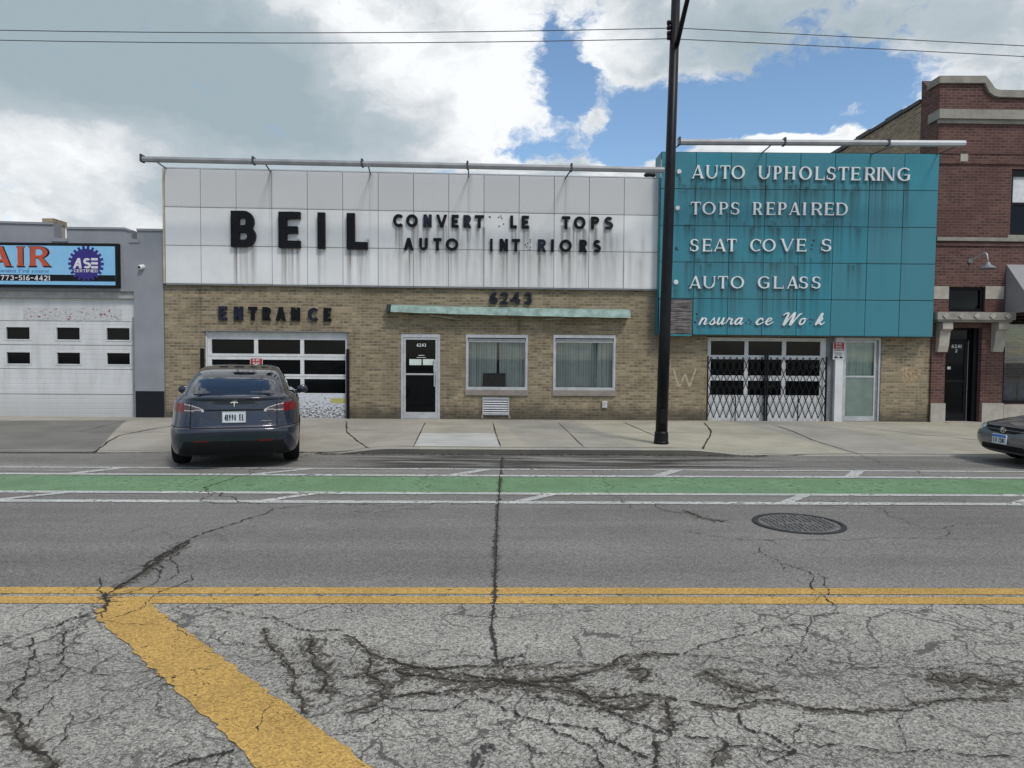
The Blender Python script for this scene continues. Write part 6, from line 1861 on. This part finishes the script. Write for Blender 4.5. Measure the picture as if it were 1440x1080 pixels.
# ================================================================== street lamp post and overhead wires
pb0 = G(929.6, 624, SZ)
PY = pb0.y
ptop = P(950.3, 0, PY)
ax = (ptop - pb0)
ax = ax / ax.z
PZ = 9.2
def pole_at(z): return pb0 + ax * (z - pb0.z)
lp = thing('street_lamp', pb0, 'tall black street lamp post on the sidewalk in front of the teal fascia', 'street lamp')
MB().tube([pole_at(pb0.z), pole_at(2.0), pole_at(4.5), pole_at(PZ)], [.108, .100, .092, .072], 20).build('pole', M['pole_black'], lp, smooth=True)
mb = MB().tube([pole_at(pb0.z), pole_at(pb0.z + .04), pole_at(pb0.z + .05), pole_at(pb0.z + .20), pole_at(pb0.z + .235)], [.135, .135, .128, .122, .104], 20)
mb.build('base_sleeve', M['pole_black'], lp, smooth=False)
bt = pole_at(.55); MB().box(bt.x - .05, bt.x + .05, bt.y - .112, bt.y - .09, .42, .68).build('hand_hole_cover', M['black_metal'], lp)
za = P(947, 66, PY).z
arm = [pole_at(za) + Vector((.03, -.05, 0)), pole_at(za) + Vector((.035, -.5, .33)), pole_at(za) + Vector((.04, -1.2, .80)), pole_at(za) + Vector((.04, -2.2, 1.25)), pole_at(za) + Vector((.04, -2.8, 1.38))]
MB().tube(arm, [.045, .042, .038, .034, .032], 12).build('mast_arm', M['pole_black'], lp, smooth=True)
MB().tube([pole_at(PZ - .15), pole_at(PZ - .05) + Vector((.02, -1.3, .05)), arm[-1]], .025, 8).build('mast_arm', M['pole_black'], lp, smooth=True)
h = arm[-1]
hmb = MB()
for (yy, w, t0, t1) in ((.1, .05, -.04, .04), (-.1, .12, -.08, .07), (-.4, .15, -.10, .08), (-.62, .08, -.06, .05)):
    hmb.v += [(h.x - w, h.y + yy, h.z + t0), (h.x + w, h.y + yy, h.z + t0), (h.x + w * .7, h.y + yy, h.z + t1), (h.x - w * .7, h.y + yy, h.z + t1)]
for i in range(3):
    for k in range(4): hmb.f.append((i * 4 + k, i * 4 + (k + 1) % 4, i * 4 + 4 + (k + 1) % 4, i * 4 + 4 + k)); hmb.mi.append(0)
hmb.f += [(3, 2, 1, 0), (12, 13, 14, 15)]; hmb.mi += [0, 0]
hmb.build('lamp_head', M['grey_metal'], lp)
ins = MB()
for yv in (32, 39, 47, 53):
    p = P(942.8, yv, PY)
    ins.lathe([(.004, -.06), (.035, -.06), (.045, -.02), (.03, .0), (.045, .02), (.035, .06), (.004, .06)], p, 'X', 12)
ins.build('insulator', M['black_metal'], lp)
def wire(label, pix, ext_l=None, ext_r=None):
    pts = [P(x, y, PY - .0) for x, y in pix]
    # one even sag through the measured points, carried on past the picture's edge
    zc_ = np.polyfit([p.x for p in pts], [p.z for p in pts], 2)
    xa, xb = pts[0].x - (20 if ext_l else 0), pts[-1].x + (20 if ext_r else 0)
    out = [Vector((x, PY, float(np.polyval(zc_, x)))) for x in np.linspace(xa, xb, 40)]
    o = MB().tube(out, .0075, 6).build('overhead_wire', M['rod'])
    return tag(o, label, 'wire', 'wires strung along the street')
wire('upper overhead wire running left from the street lamp post', [(0, 42.5), (360, 46), (720, 44), (940, 39.5)], .9)
wire('lower overhead wire running left from the street lamp post', [(0, 56.5), (360, 60.5), (720, 58.5), (940, 54.5)], .9)
wire('upper overhead wire running right from the street lamp post', [(953, 39.5), (1200, 52), (1440, 64.5)], None, .6)
wire('lower overhead wire running right from the street lamp post', [(953, 55), (1200, 67), (1440, 79.5)], None, .6)
# manhole
mc = G(1123, 736.8)
mh = thing('manhole_cover', (mc.x, mc.y, RZ(mc.y)), 'round cast iron manhole cover sunk in the road near the white line', 'manhole cover')
zz = RZ(mc.y)
MB().lathe([(.43, .002), (.43, .012), (.385, .014), (.383, .004)], (mc.x, mc.y, zz), 'Z', 48).build('rim', M['iron_dark'], mh)
st_ = MB().lathe([(.001, .008), (.375, .008), (.375, .002)], (mc.x, mc.y, zz), 'Z', 48); rr = random.Random(4)
for i in range(-7, 8):
    for j in range(-7, 8):
        x, y = i * .05, j * .05
        if math.hypot(x, y) > .345 or (abs(j) < 2 and abs(i) < 4 and j == 0): continue
        w, l = (.017, .011) if (i + j) % 2 else (.011, .019)
        st_.box(mc.x + x - w, mc.x + x + w, mc.y + y - l, mc.y + y + l, zz + .0082, zz + .019)
st_.build('lid', M['iron'], mh)
# ================================================================== cars: bodies lofted from plan outlines, cut into panels, glass and lamps
def cat(a, t):
    n = len(a) - 1
    i = min(int(t), n - 1); f = t - i
    p0, p1, p2, p3 = a[max(i - 1, 0)], a[i], a[i + 1], a[min(i + 2, n)]
    # limited slopes keep the curve from overshooting
    m1 = (p2 - p0) / 2; m2 = (p3 - p1) / 2; d = p2 - p1
    m1 = np.where(np.sign(m1) == np.sign(d), np.sign(d) * np.minimum(abs(m1), 2.4 * abs(d)), 0)
    m2 = np.where(np.sign(m2) == np.sign(d), np.sign(d) * np.minimum(abs(m2), 2.4 * abs(d)), 0)
    f2, f3 = f * f, f ** 3
    return p1 * (2 * f3 - 3 * f2 + 1) + m1 * (f3 - 2 * f2 + f) + p2 * (-2 * f3 + 3 * f2) + m2 * (f3 - f2)
def car_surface(rings, res, n_end0, n_side, n_end1):
    """rings: (z, y_first_end, y_other_end, half_width, exponent).  First end at y=0, car runs along +y."""
    A = np.array(rings, float)
    ts = []
    for i in range(len(A) - 1):
        d = max(abs(A[i + 1] - A[i])[:2].max(), abs(A[i + 1, 3] - A[i, 3]), .01)
        k = max(2, int(d / res))
        ts += [i + j / k for j in range(k)]
    ts.append(len(A) - 1 - 1e-6)
    sq = [(x, -1.0) for x in np.linspace(0, 1, n_end0, endpoint=False)] + [(1.0, y) for y in np.linspace(-1, 1, n_side, endpoint=False)] + [(x, 1.0) for x in np.linspace(1, 0, n_end1 + 1)]
    sq = np.array(sq)
    rows = []
    for t in ts:
        z, y0, y1, w, n = cat(A, t)
        s = 1 / (abs(sq[:, 0]) ** n + abs(sq[:, 1]) ** n) ** (1 / n)
        x = w * sq[:, 0] * s
        yc, L = (y0 + y1) / 2, (y1 - y0) / 2
        # rows share one plan along the length so that panels stay square
        y = yc + L * sq[:, 1] * s
        rows.append(np.stack([x, y, np.full_like(x, z)], -1))
    Rw = np.stack(rows)                      # (nz, nk, 3)
    mir = Rw[:, -2:0:-1, :] * np.array([-1, 1, 1])
    return np.concatenate([Rw, mir], 1), np.array([cat(A, t) for t in ts])
def car_parts(Gd, info, classify, parent, mats, names, order):
    nz, nk, _ = Gd.shape
    nxt = np.roll(np.arange(nk), -1)
    c = (Gd[:-1] + Gd[1:] + Gd[:-1][:, nxt] + Gd[1:][:, nxt]) / 4
    dv = Gd[:-1][:, nxt] - Gd[:-1]; du = Gd[1:] - Gd[:-1]
    nm = np.cross(dv, du); nm /= np.linalg.norm(nm, axis=-1, keepdims=True) + 1e-9
    lab = classify(c[..., 0], c[..., 1], c[..., 2], nm, np.repeat(((info[:-1] + info[1:]) / 2)[:, None, :], nk, 1))
    out = {}
    ids = np.arange(nz * nk).reshape(nz, nk)
    flat = Gd.reshape(-1, 3)
    for key in order:
        sel = np.argwhere(lab == key)
        if not len(sel): continue
        q = np.stack([ids[sel[:, 0], sel[:, 1]], ids[sel[:, 0], nxt[sel[:, 1]]], ids[sel[:, 0] + 1, nxt[sel[:, 1]]], ids[sel[:, 0] + 1, sel[:, 1]]], -1)
        u, inv_ = np.unique(q, return_inverse=True)
        inv_ = inv_.reshape(q.shape)
        mb = MB(); mb.v = [tuple(p) for p in flat[u]]; mb.f = [tuple(map(int, f)) for f in inv_]; mb.mi = [0] * len(mb.f)
        out[key] = mb.build(names[key], mats[key], parent, smooth=True, local=True)
    # closing cap on top
    top = Gd[-1]
    return out, top
def wheel(parent, x, y, r, side, w=.225):
    """side +1: outer face towards +x"""
    t = MB()
    hw = w / 2
    t.lathe([(r * .66, -hw * .8), (r * .86, -hw), (r * .965, -hw * .8), (r, -hw * .45), (r, hw * .45), (r * .965, hw * .8), (r * .86, hw), (r * .66, hw * .8)], (x, y, r), 'X', 40)
    o = bpy.data.objects.new('wheel', None); COL.objects.link(o); o.parent = parent
    t.build('tyre', M['tyre'], o, smooth=True, local=True)
    m = MB()
    m.lathe([(r * .67, hw * .78 * side), (r * .62, hw * .5 * side), (r * .60, -hw * .6 * side)], (x, y, r), 'X', 32)
    for k in range(5):
        a = 2 * math.pi * k / 5
        c0 = Vector((x + hw * .62 * side, y, r)); c1 = c0 + Vector((0, math.cos(a), math.sin(a))) * r * .64
        m.bar(c0, c1, .075, .03, (1, 0, 0))
    m.lathe([(.001, hw * .75 * side), (.06, hw * .7 * side), (.07, hw * .5 * side)], (x, y, r), 'X', 16)
    m.build('rim', M['rim'], o, local=True)
    b = MB().lathe([(.001, 0), (r * .6, 0)], (x + hw * .1 * side, y, r), 'X', 24)
    b.build('brake_disc', M['car_black'], o, local=True)
    return o
def mirror_part(parent, side, x, y, z, mat):
    mb = MB()
    vs = []
    for (yy, sx_, sz_) in ((-.07, .075, .055), (-.05, .10, .075), (.03, .095, .07), (.09, .05, .04)):
        for k in range(12):
            a = 2 * math.pi * k / 12
            vs.append((x + side * (.12 + sx_ * math.cos(a)), y + yy, z + sz_ * math.sin(a)))
    fs = [(i * 12 + k, i * 12 + (k + 1) % 12, (i + 1) * 12 + (k + 1) % 12, (i + 1) * 12 + k) for i in range(3) for k in range(12)]
    fs += [tuple(range(11, -1, -1)), tuple(36 + k for k in range(12))]
    mb.add(vs, fs); mb.bar((x - side * .03, y + .02, z - .05), (x + side * .07, y + .02, z - .03), .05, .05)
    return mb.build('wing_mirror', mat, parent, smooth=True, local=True)

# ---- dark blue-grey hatchback sedan seen from behind
pl_, pr_ = G(259, 652.3), G(408, 647.2)
mid = (pl_ + pr_) / 2
rt = (pr_ - pl_); rt.z = 0
ANG = math.atan2(rt.y, rt.x)
fwd = Vector((-math.sin(ANG), math.cos(ANG), 0))
org = mid - fwd * .90; org.z = RZ(mid.y)
car1 = thing('parked_car', org, 'dark blue-grey hatchback parked nose-in across the driveway, seen from behind', 'car', rz=ANG)
car1.rotation_euler[0] = R_(.9)
TR_ = [ # z, y rear, y front, half width, exponent
 (.185, .30, 4.45, .80, 6.5), (.20, .18, 4.55, .85, 6.5), (.25, .095, 4.60, .89, 6.6), (.36, .035, 4.66, .912, 6.6), (.46, .010, 4.68, .918, 6.4), (.555, .0, 4.68, .922, 6.0),
 (.60, .010, 4.68, .924, 5.8), (.63, .045, 4.67, .925, 5.4), (.70, .065, 4.64, .926, 5.0), (.80, .085, 4.50, .926, 4.6), (.86, .095, 4.25, .922, 4.4), (.94, .105, 3.75, .905, 4.1),
 (.99, .105, 3.52, .875, 3.8), (1.025, .085, 3.46, .835, 3.8), (1.045, .095, 3.43, .805, 3.8), (1.058, .14, 3.41, .785, 3.8), (1.085, .23, 3.37, .762, 4.2), (1.13, .32, 3.30, .742, 4.4),
 (1.20, .475, 3.18, .710, 4.6), (1.28, .70, 3.00, .670, 4.7), (1.35, .98, 2.80, .628, 4.6), (1.40, 1.30, 2.62, .580, 4.2), (1.43, 1.65, 2.50, .50, 3.6), (1.445, 1.95, 2.42, .36, 3.0), (1.45, 2.15, 2.36, .12, 2.6)]
Gd, info = car_surface(TR_, .010, 140, 120, 20)
AX_R, AX_F = .90, 3.78
def cls_rear(x, y, z, nm, inf):
    ax = abs(x); w = inf[..., 3]; yr = inf[..., 1]; yf = inf[..., 2]
    lab = np.full(x.shape, 0)
    rear = y < yr + .42
    lab[(z < .43) & (ax < .78 - (z - .2) * .55) & (y < .6)] = 3                       # black diffuser
    lab[(z < .235)] = 3
    lab[(abs(z - .43) < .008) & (ax > .33) & (ax < .53) & (y < .3)] = 7                # reflectors
    seam = ((abs(ax - .575) < .007) & (z > .60) & (z < .985) & (y < .4)) | ((abs(z - .612) < .006) & (ax < .575) & (y < .4)) | ((abs(z - .625) < .006) & (ax >= .575) & (y < .85))
    lab[seam] = 6
    lid = (ax < .568) & (z > .618) & (z < 1.05) & (y < .5)
    lab[lid & (lab == 0)] = 1
    lab[(abs(z - .858) < .012) & (ax < .40) & (y < .4)] = 3                            # dark slot above the plate
    zt = np.interp(ax, [.40, .46, .58, .70, .80, .9], [.865, .90, .935, .955, .955, .93])
    zb = np.interp(ax, [.40, .60, .90], [.838, .825, .84])
    lamp = (ax > .40) & (z < zt) & (z > zb) & (y < .62) & (z > .80)
    lab[lamp] = 5
    red = lamp & (ax > .665)
    lab[red] = 4
    lab[lamp & (abs(ax - .575) < .006)] = 6
    lab[(lab == 5) & ((z > zt - .014) | (abs(z - zb - .03) < .006) | (ax < .43))] = 11
    for k_ in (4, 5, 7, 11):
        lab[(lab == k_) & (x < 0)] = k_ + 20
    glass_r = (z > 1.075) & (z < 1.405) & (ax < np.interp(z, [1.06, 1.1, 1.2, 1.3, 1.38, 1.41], [.50, .535, .565, .575, .555, .50])) & (y < yr + .5) & (y < 1.7)
    lab[glass_r] = 2
    side = (z > 1.0) & (z < 1.375) & (ax > .86 * w) & (y > yr + .50) & (y < yf - .40) & (y > .95)
    lab[side] = 8
    lab[side & ((abs(y - 2.05) < .03))] = 3
    lab[(z > 1.03) & (z < 1.42) & (ax < .84 * w) & (y > 2.55)] = 9
    lab[(z > 1.425)] = 10
    for a in (AX_R, AX_F):
        lab[((y - a) ** 2 + (z - .335) ** 2 < .375 ** 2) & (ax > .5)] = -1
    return lab
nm_ = {0: 'body', 1: 'trunk_lid', 2: 'rear_window', 3: 'bumper_trim', 4: 'tail_light', 5: 'tail_light_lens', 6: 'panel_gap', 7: 'reflector', 8: 'side_window', 9: 'windshield', 10: 'glass_roof'}
mt_ = {0: M['paint_blue'], 1: M['paint_blue'], 2: M['car_glass'], 3: M['car_black'], 4: M['lamp_red'], 5: M['lamp_clear'], 6: M['car_black'], 7: M['reflector'], 8: M['car_glass'], 9: M['car_glass'], 10: M['car_glass']}
nm_[11] = 'lamp_strip'; mt_[11] = M['lamp_strip']
for k_ in (4, 5, 7, 11): nm_[k_ + 20] = nm_[k_]; mt_[k_ + 20] = mt_[k_]
parts, top = car_parts(Gd, info, cls_rear, car1, mt_, nm_, list(range(12)) + [24, 25, 27, 31])
MB().box(-.70, .70, .45, 4.3, .20, .62).box(-.56, .56, .12, 4.5, .215, .40).build('underbody', M['car_black'], car1, local=True)
for (yy) in (AX_R, AX_F):
    for s in (-1, 1):
        wheel(car1, s * .778, yy, .335, s, .235)
for s in (-1, 1):
    mirror_part(car1, s, s * .88, 2.98, .985, M['paint_blue'])
pm = MB().box(-.155, .155, .035, .060, .690, .845)
plq = pm.build('license_plate', M['plate_white'], car1, local=True, bevel=.004)
tb = MB(); line_text(tb, '41998 EL', -.128, .128, .718, .806, .031, .0345, 'plate', 24, .60, .28)
tb.f = [f for f in tb.f]
tb.build('plate_number', M['plate_ink'], plq, local=True)
fm = MB(); ring(fm, -.158, .158, .687, .848, .010, .032, .034); fm.build('plate_frame', M['alu'], plq, local=True)
# emblem: a tapered stem under a swept bar
em = MB()
arc = [(-.052, .990), (-.028, .999), (0, 1.002), (.028, .999), (.052, .990), (.048, .978), (.022, .986), (.009, .984), (.003, .925), (-.003, .925), (-.009, .984), (-.022, .986), (-.048, .978)]
em.prism([(x, z - .02) for x, z in arc], .084, .104)
em.build('emblem', M['emblem'], car1, local=True)
MB().box(.36, .50, .066, .075, .700, .709).box(.46, .50, .066, .075, .655, .672).build('badge', M['chrome'], car1, local=True)
# rear bumper crease shows as its own shape; parcel shelf line and roof spoiler lip
MB().tube([(-.54, .235, 1.077), (-.3, .215, 1.076), (0, .21, 1.076), (.3, .215, 1.076), (.54, .235, 1.077)], .008, 6).build('window_seal', M['car_black'], car1, smooth=True, local=True)

# ---- dark grey sedan at the right edge, nose to the left
nose = G(1398.5, 636)
cX, cY = 7.93, 10.88
car2 = thing('parked_car', (cX, cY, RZ(cY)), 'dark grey sedan at the kerb on the right, only its front in view', 'car', rz=R_(-90))
CR = [
 (.16, .20, 4.30, .74, 5.0), (.185, .10, 4.36, .79, 5.0), (.23, .045, 4.40, .82, 5.6), (.31, .015, 4.42, .845, 6.0), (.38, .0, 4.43, .852, 6.2), (.45, .005, 4.43, .856, 6.2), (.495, .025, 4.42, .858, 6.2),
 (.525, .05, 4.42, .858, 6.2), (.56, .065, 4.41, .858, 6.2), (.60, .09, 4.40, .857, 6.0), (.62, .13, 4.40, .855, 5.8), (.645, .22, 4.39, .85, 5.4), (.69, .42, 4.39, .845, 4.8), (.745, .72, 4.38, .838, 4.2), (.80, 1.03, 4.37, .825, 4.2), (.85, 1.24, 4.35, .81, 4.2),
 (.89, 1.33, 4.32, .785, 4.3), (.94, 1.43, 4.22, .755, 4.4), (1.06, 1.66, 4.0, .712, 4.4), (1.22, 1.98, 3.72, .650, 4.4), (1.34, 2.22, 3.50, .59, 4.2), (1.395, 2.42, 3.3, .52, 3.8), (1.42, 2.62, 3.1, .40, 3.2), (1.43, 2.8, 2.9, .12, 2.6)]
Gd2, info2 = car_surface(CR, .010, 140, 110, 16)
def cls_front(x, y, z, nm, inf):
    ax = abs(x); w = inf[..., 3]; y0 = inf[..., 1]; y1 = inf[..., 2]
    lab = np.full(x.shape, 0)
    lab[z < .195] = 9
    lab[(z > .225) & (z < .325) & (ax < .52 - (z - .225) * .8) & (y < .3)] = 9           # lower intake
    lab[(z > .235) & (z < .32) & (ax > .60) & (ax < .73) & (y < .5)] = 9                  # fog lamp recesses
    zt = np.interp(ax, [.0, .40], [.598, .594]); zb = np.interp(ax, [.0, .26, .42], [.498, .506, .545])
    grille = (ax < .42) & (z < zt) & (z > zb) & (y < .4)
    lab[grille] = 3
    lab[grille & (abs(z - .553) < .009)] = 5                                              # bar across the grille
    zt = np.interp(ax, [.46, .60, .86], [.606, .630, .660]); zb = np.interp(ax, [.44, .56, .70, .86], [.575, .508, .515, .58])
    lamp = (ax > .45) & (z < zt) & (z > zb) & (y < .62)
    lab[lamp] = 4
    rim = (ax > .435) & (z < zt + .008) & (z > zb - .008) & (y < .64) & ~lamp
    lab[rim & (lab == 0)] = 6
    hxe = np.interp(z, [.60, .68, .87], [.60, .70, .73])
    hood = (z > .608) & (z < .875) & (ax < hxe) & (y < 1.35)
    lab[hood & (lab == 0)] = 1
    lab[(z > .62) & (z < .87) & (abs(ax - hxe) < .007) & (y < 1.35)] = 6
    lab[(abs(z - .603) < .005) & (ax < .60) & (y < .5)] = 6
    lab[(z > .91) & (z < 1.37) & (ax < .86 * w) & (y < 2.45)] = 2
    lab[(z > .93) & (z < 1.35) & (ax >= .90 * w) & (y > y0 + .35) & (y < y1 - .35)] = 8
    lab[(lab == 4) & (x < 0)] = 24
    for a in (.86, 3.47):
        lab[((y - a) ** 2 + (z - .30) ** 2 < .34 ** 2) & (ax > .5)] = -1
    return lab
nm2 = {0: 'body', 1: 'hood', 2: 'windshield', 3: 'grille', 4: 'headlight', 5: 'grille_bar', 6: 'panel_gap', 8: 'side_window'}
mt2 = {0: M['paint_grey'], 1: M['paint_grey'], 2: M['car_glass'], 3: M['car_black'], 4: M['lamp_head'], 5: M['paint_grey'], 6: M['car_black'], 8: M['car_glass']}
nm2[24] = nm2[4]; mt2[24] = mt2[4]; nm2[9] = 'bumper_intake'; mt2[9] = M['car_black']
car_parts(Gd2, info2, cls_front, car2, mt2, nm2, (0, 1, 2, 3, 4, 5, 6, 8, 9, 24))
MB().box(-.64, .64, .45, 4.0, .17, .58).build('underbody', M['car_black'], car2, local=True)
for yy in (.86, 3.47):
    for s in (-1, 1): wheel(car2, s * .735, yy, .30, s, .195)
for s in (-1, 1): mirror_part(car2, s, s * .80, 1.75, .96, M['paint_grey'])
# plate and emblem; the first end faces local -y, so x is mirrored for a viewer in front
pm = MB(); pm.box(-.155, .155, -.026, -.006, .335, .487)
plq = pm.build('license_plate', M['plate_white'], car2, local=True, bevel=.004)
MB().box(-.150, .150, -.0285, -.0262, .440, .482).build('plate_header', M['plate_blue'], plq, local=True)
tb = MB(); line_text(tb, 'L4 1201', -.12, .12, .355, .428, -.0295, -.0262, 'plate', 20, .5, .2); tb.build('plate_number', M['plate_ink'], plq, local=True)
em = MB()
n = 24
for (ra, rb2) in (((.062, .048), (.050, .037)),):
    vs = []
    for k in range(n):
        a = 2 * math.pi * k / n
        vs += [(ra[0] * math.cos(a), .030, .553 + ra[1] * math.sin(a)), (rb2[0] * math.cos(a), .030, .553 + rb2[1] * math.sin(a))]
    em.add(vs, [(2 * k, (2 * k + 2) % (2 * n), (2 * k + 3) % (2 * n), 2 * k + 1) for k in range(n)])
em.prism([(x, z - .075) for x, z in [(-.034, .660), (-.022, .660), (-.016, .634), (.016, .634), (.022, .660), (.034, .660), (.026, .597), (.015, .597), (.011, .622), (-.011, .622), (-.015, .597), (-.026, .597)]][::-1], .026, .05)
em.build('emblem', M['chrome'], car2, local=True)
hk = MB().tube([(-.45 * -1, .06, .20), (.45, .05, .15), (.45, .10, .10)], .014, 6); hk.build('tow_hook', M['car_black'], car2, local=True)
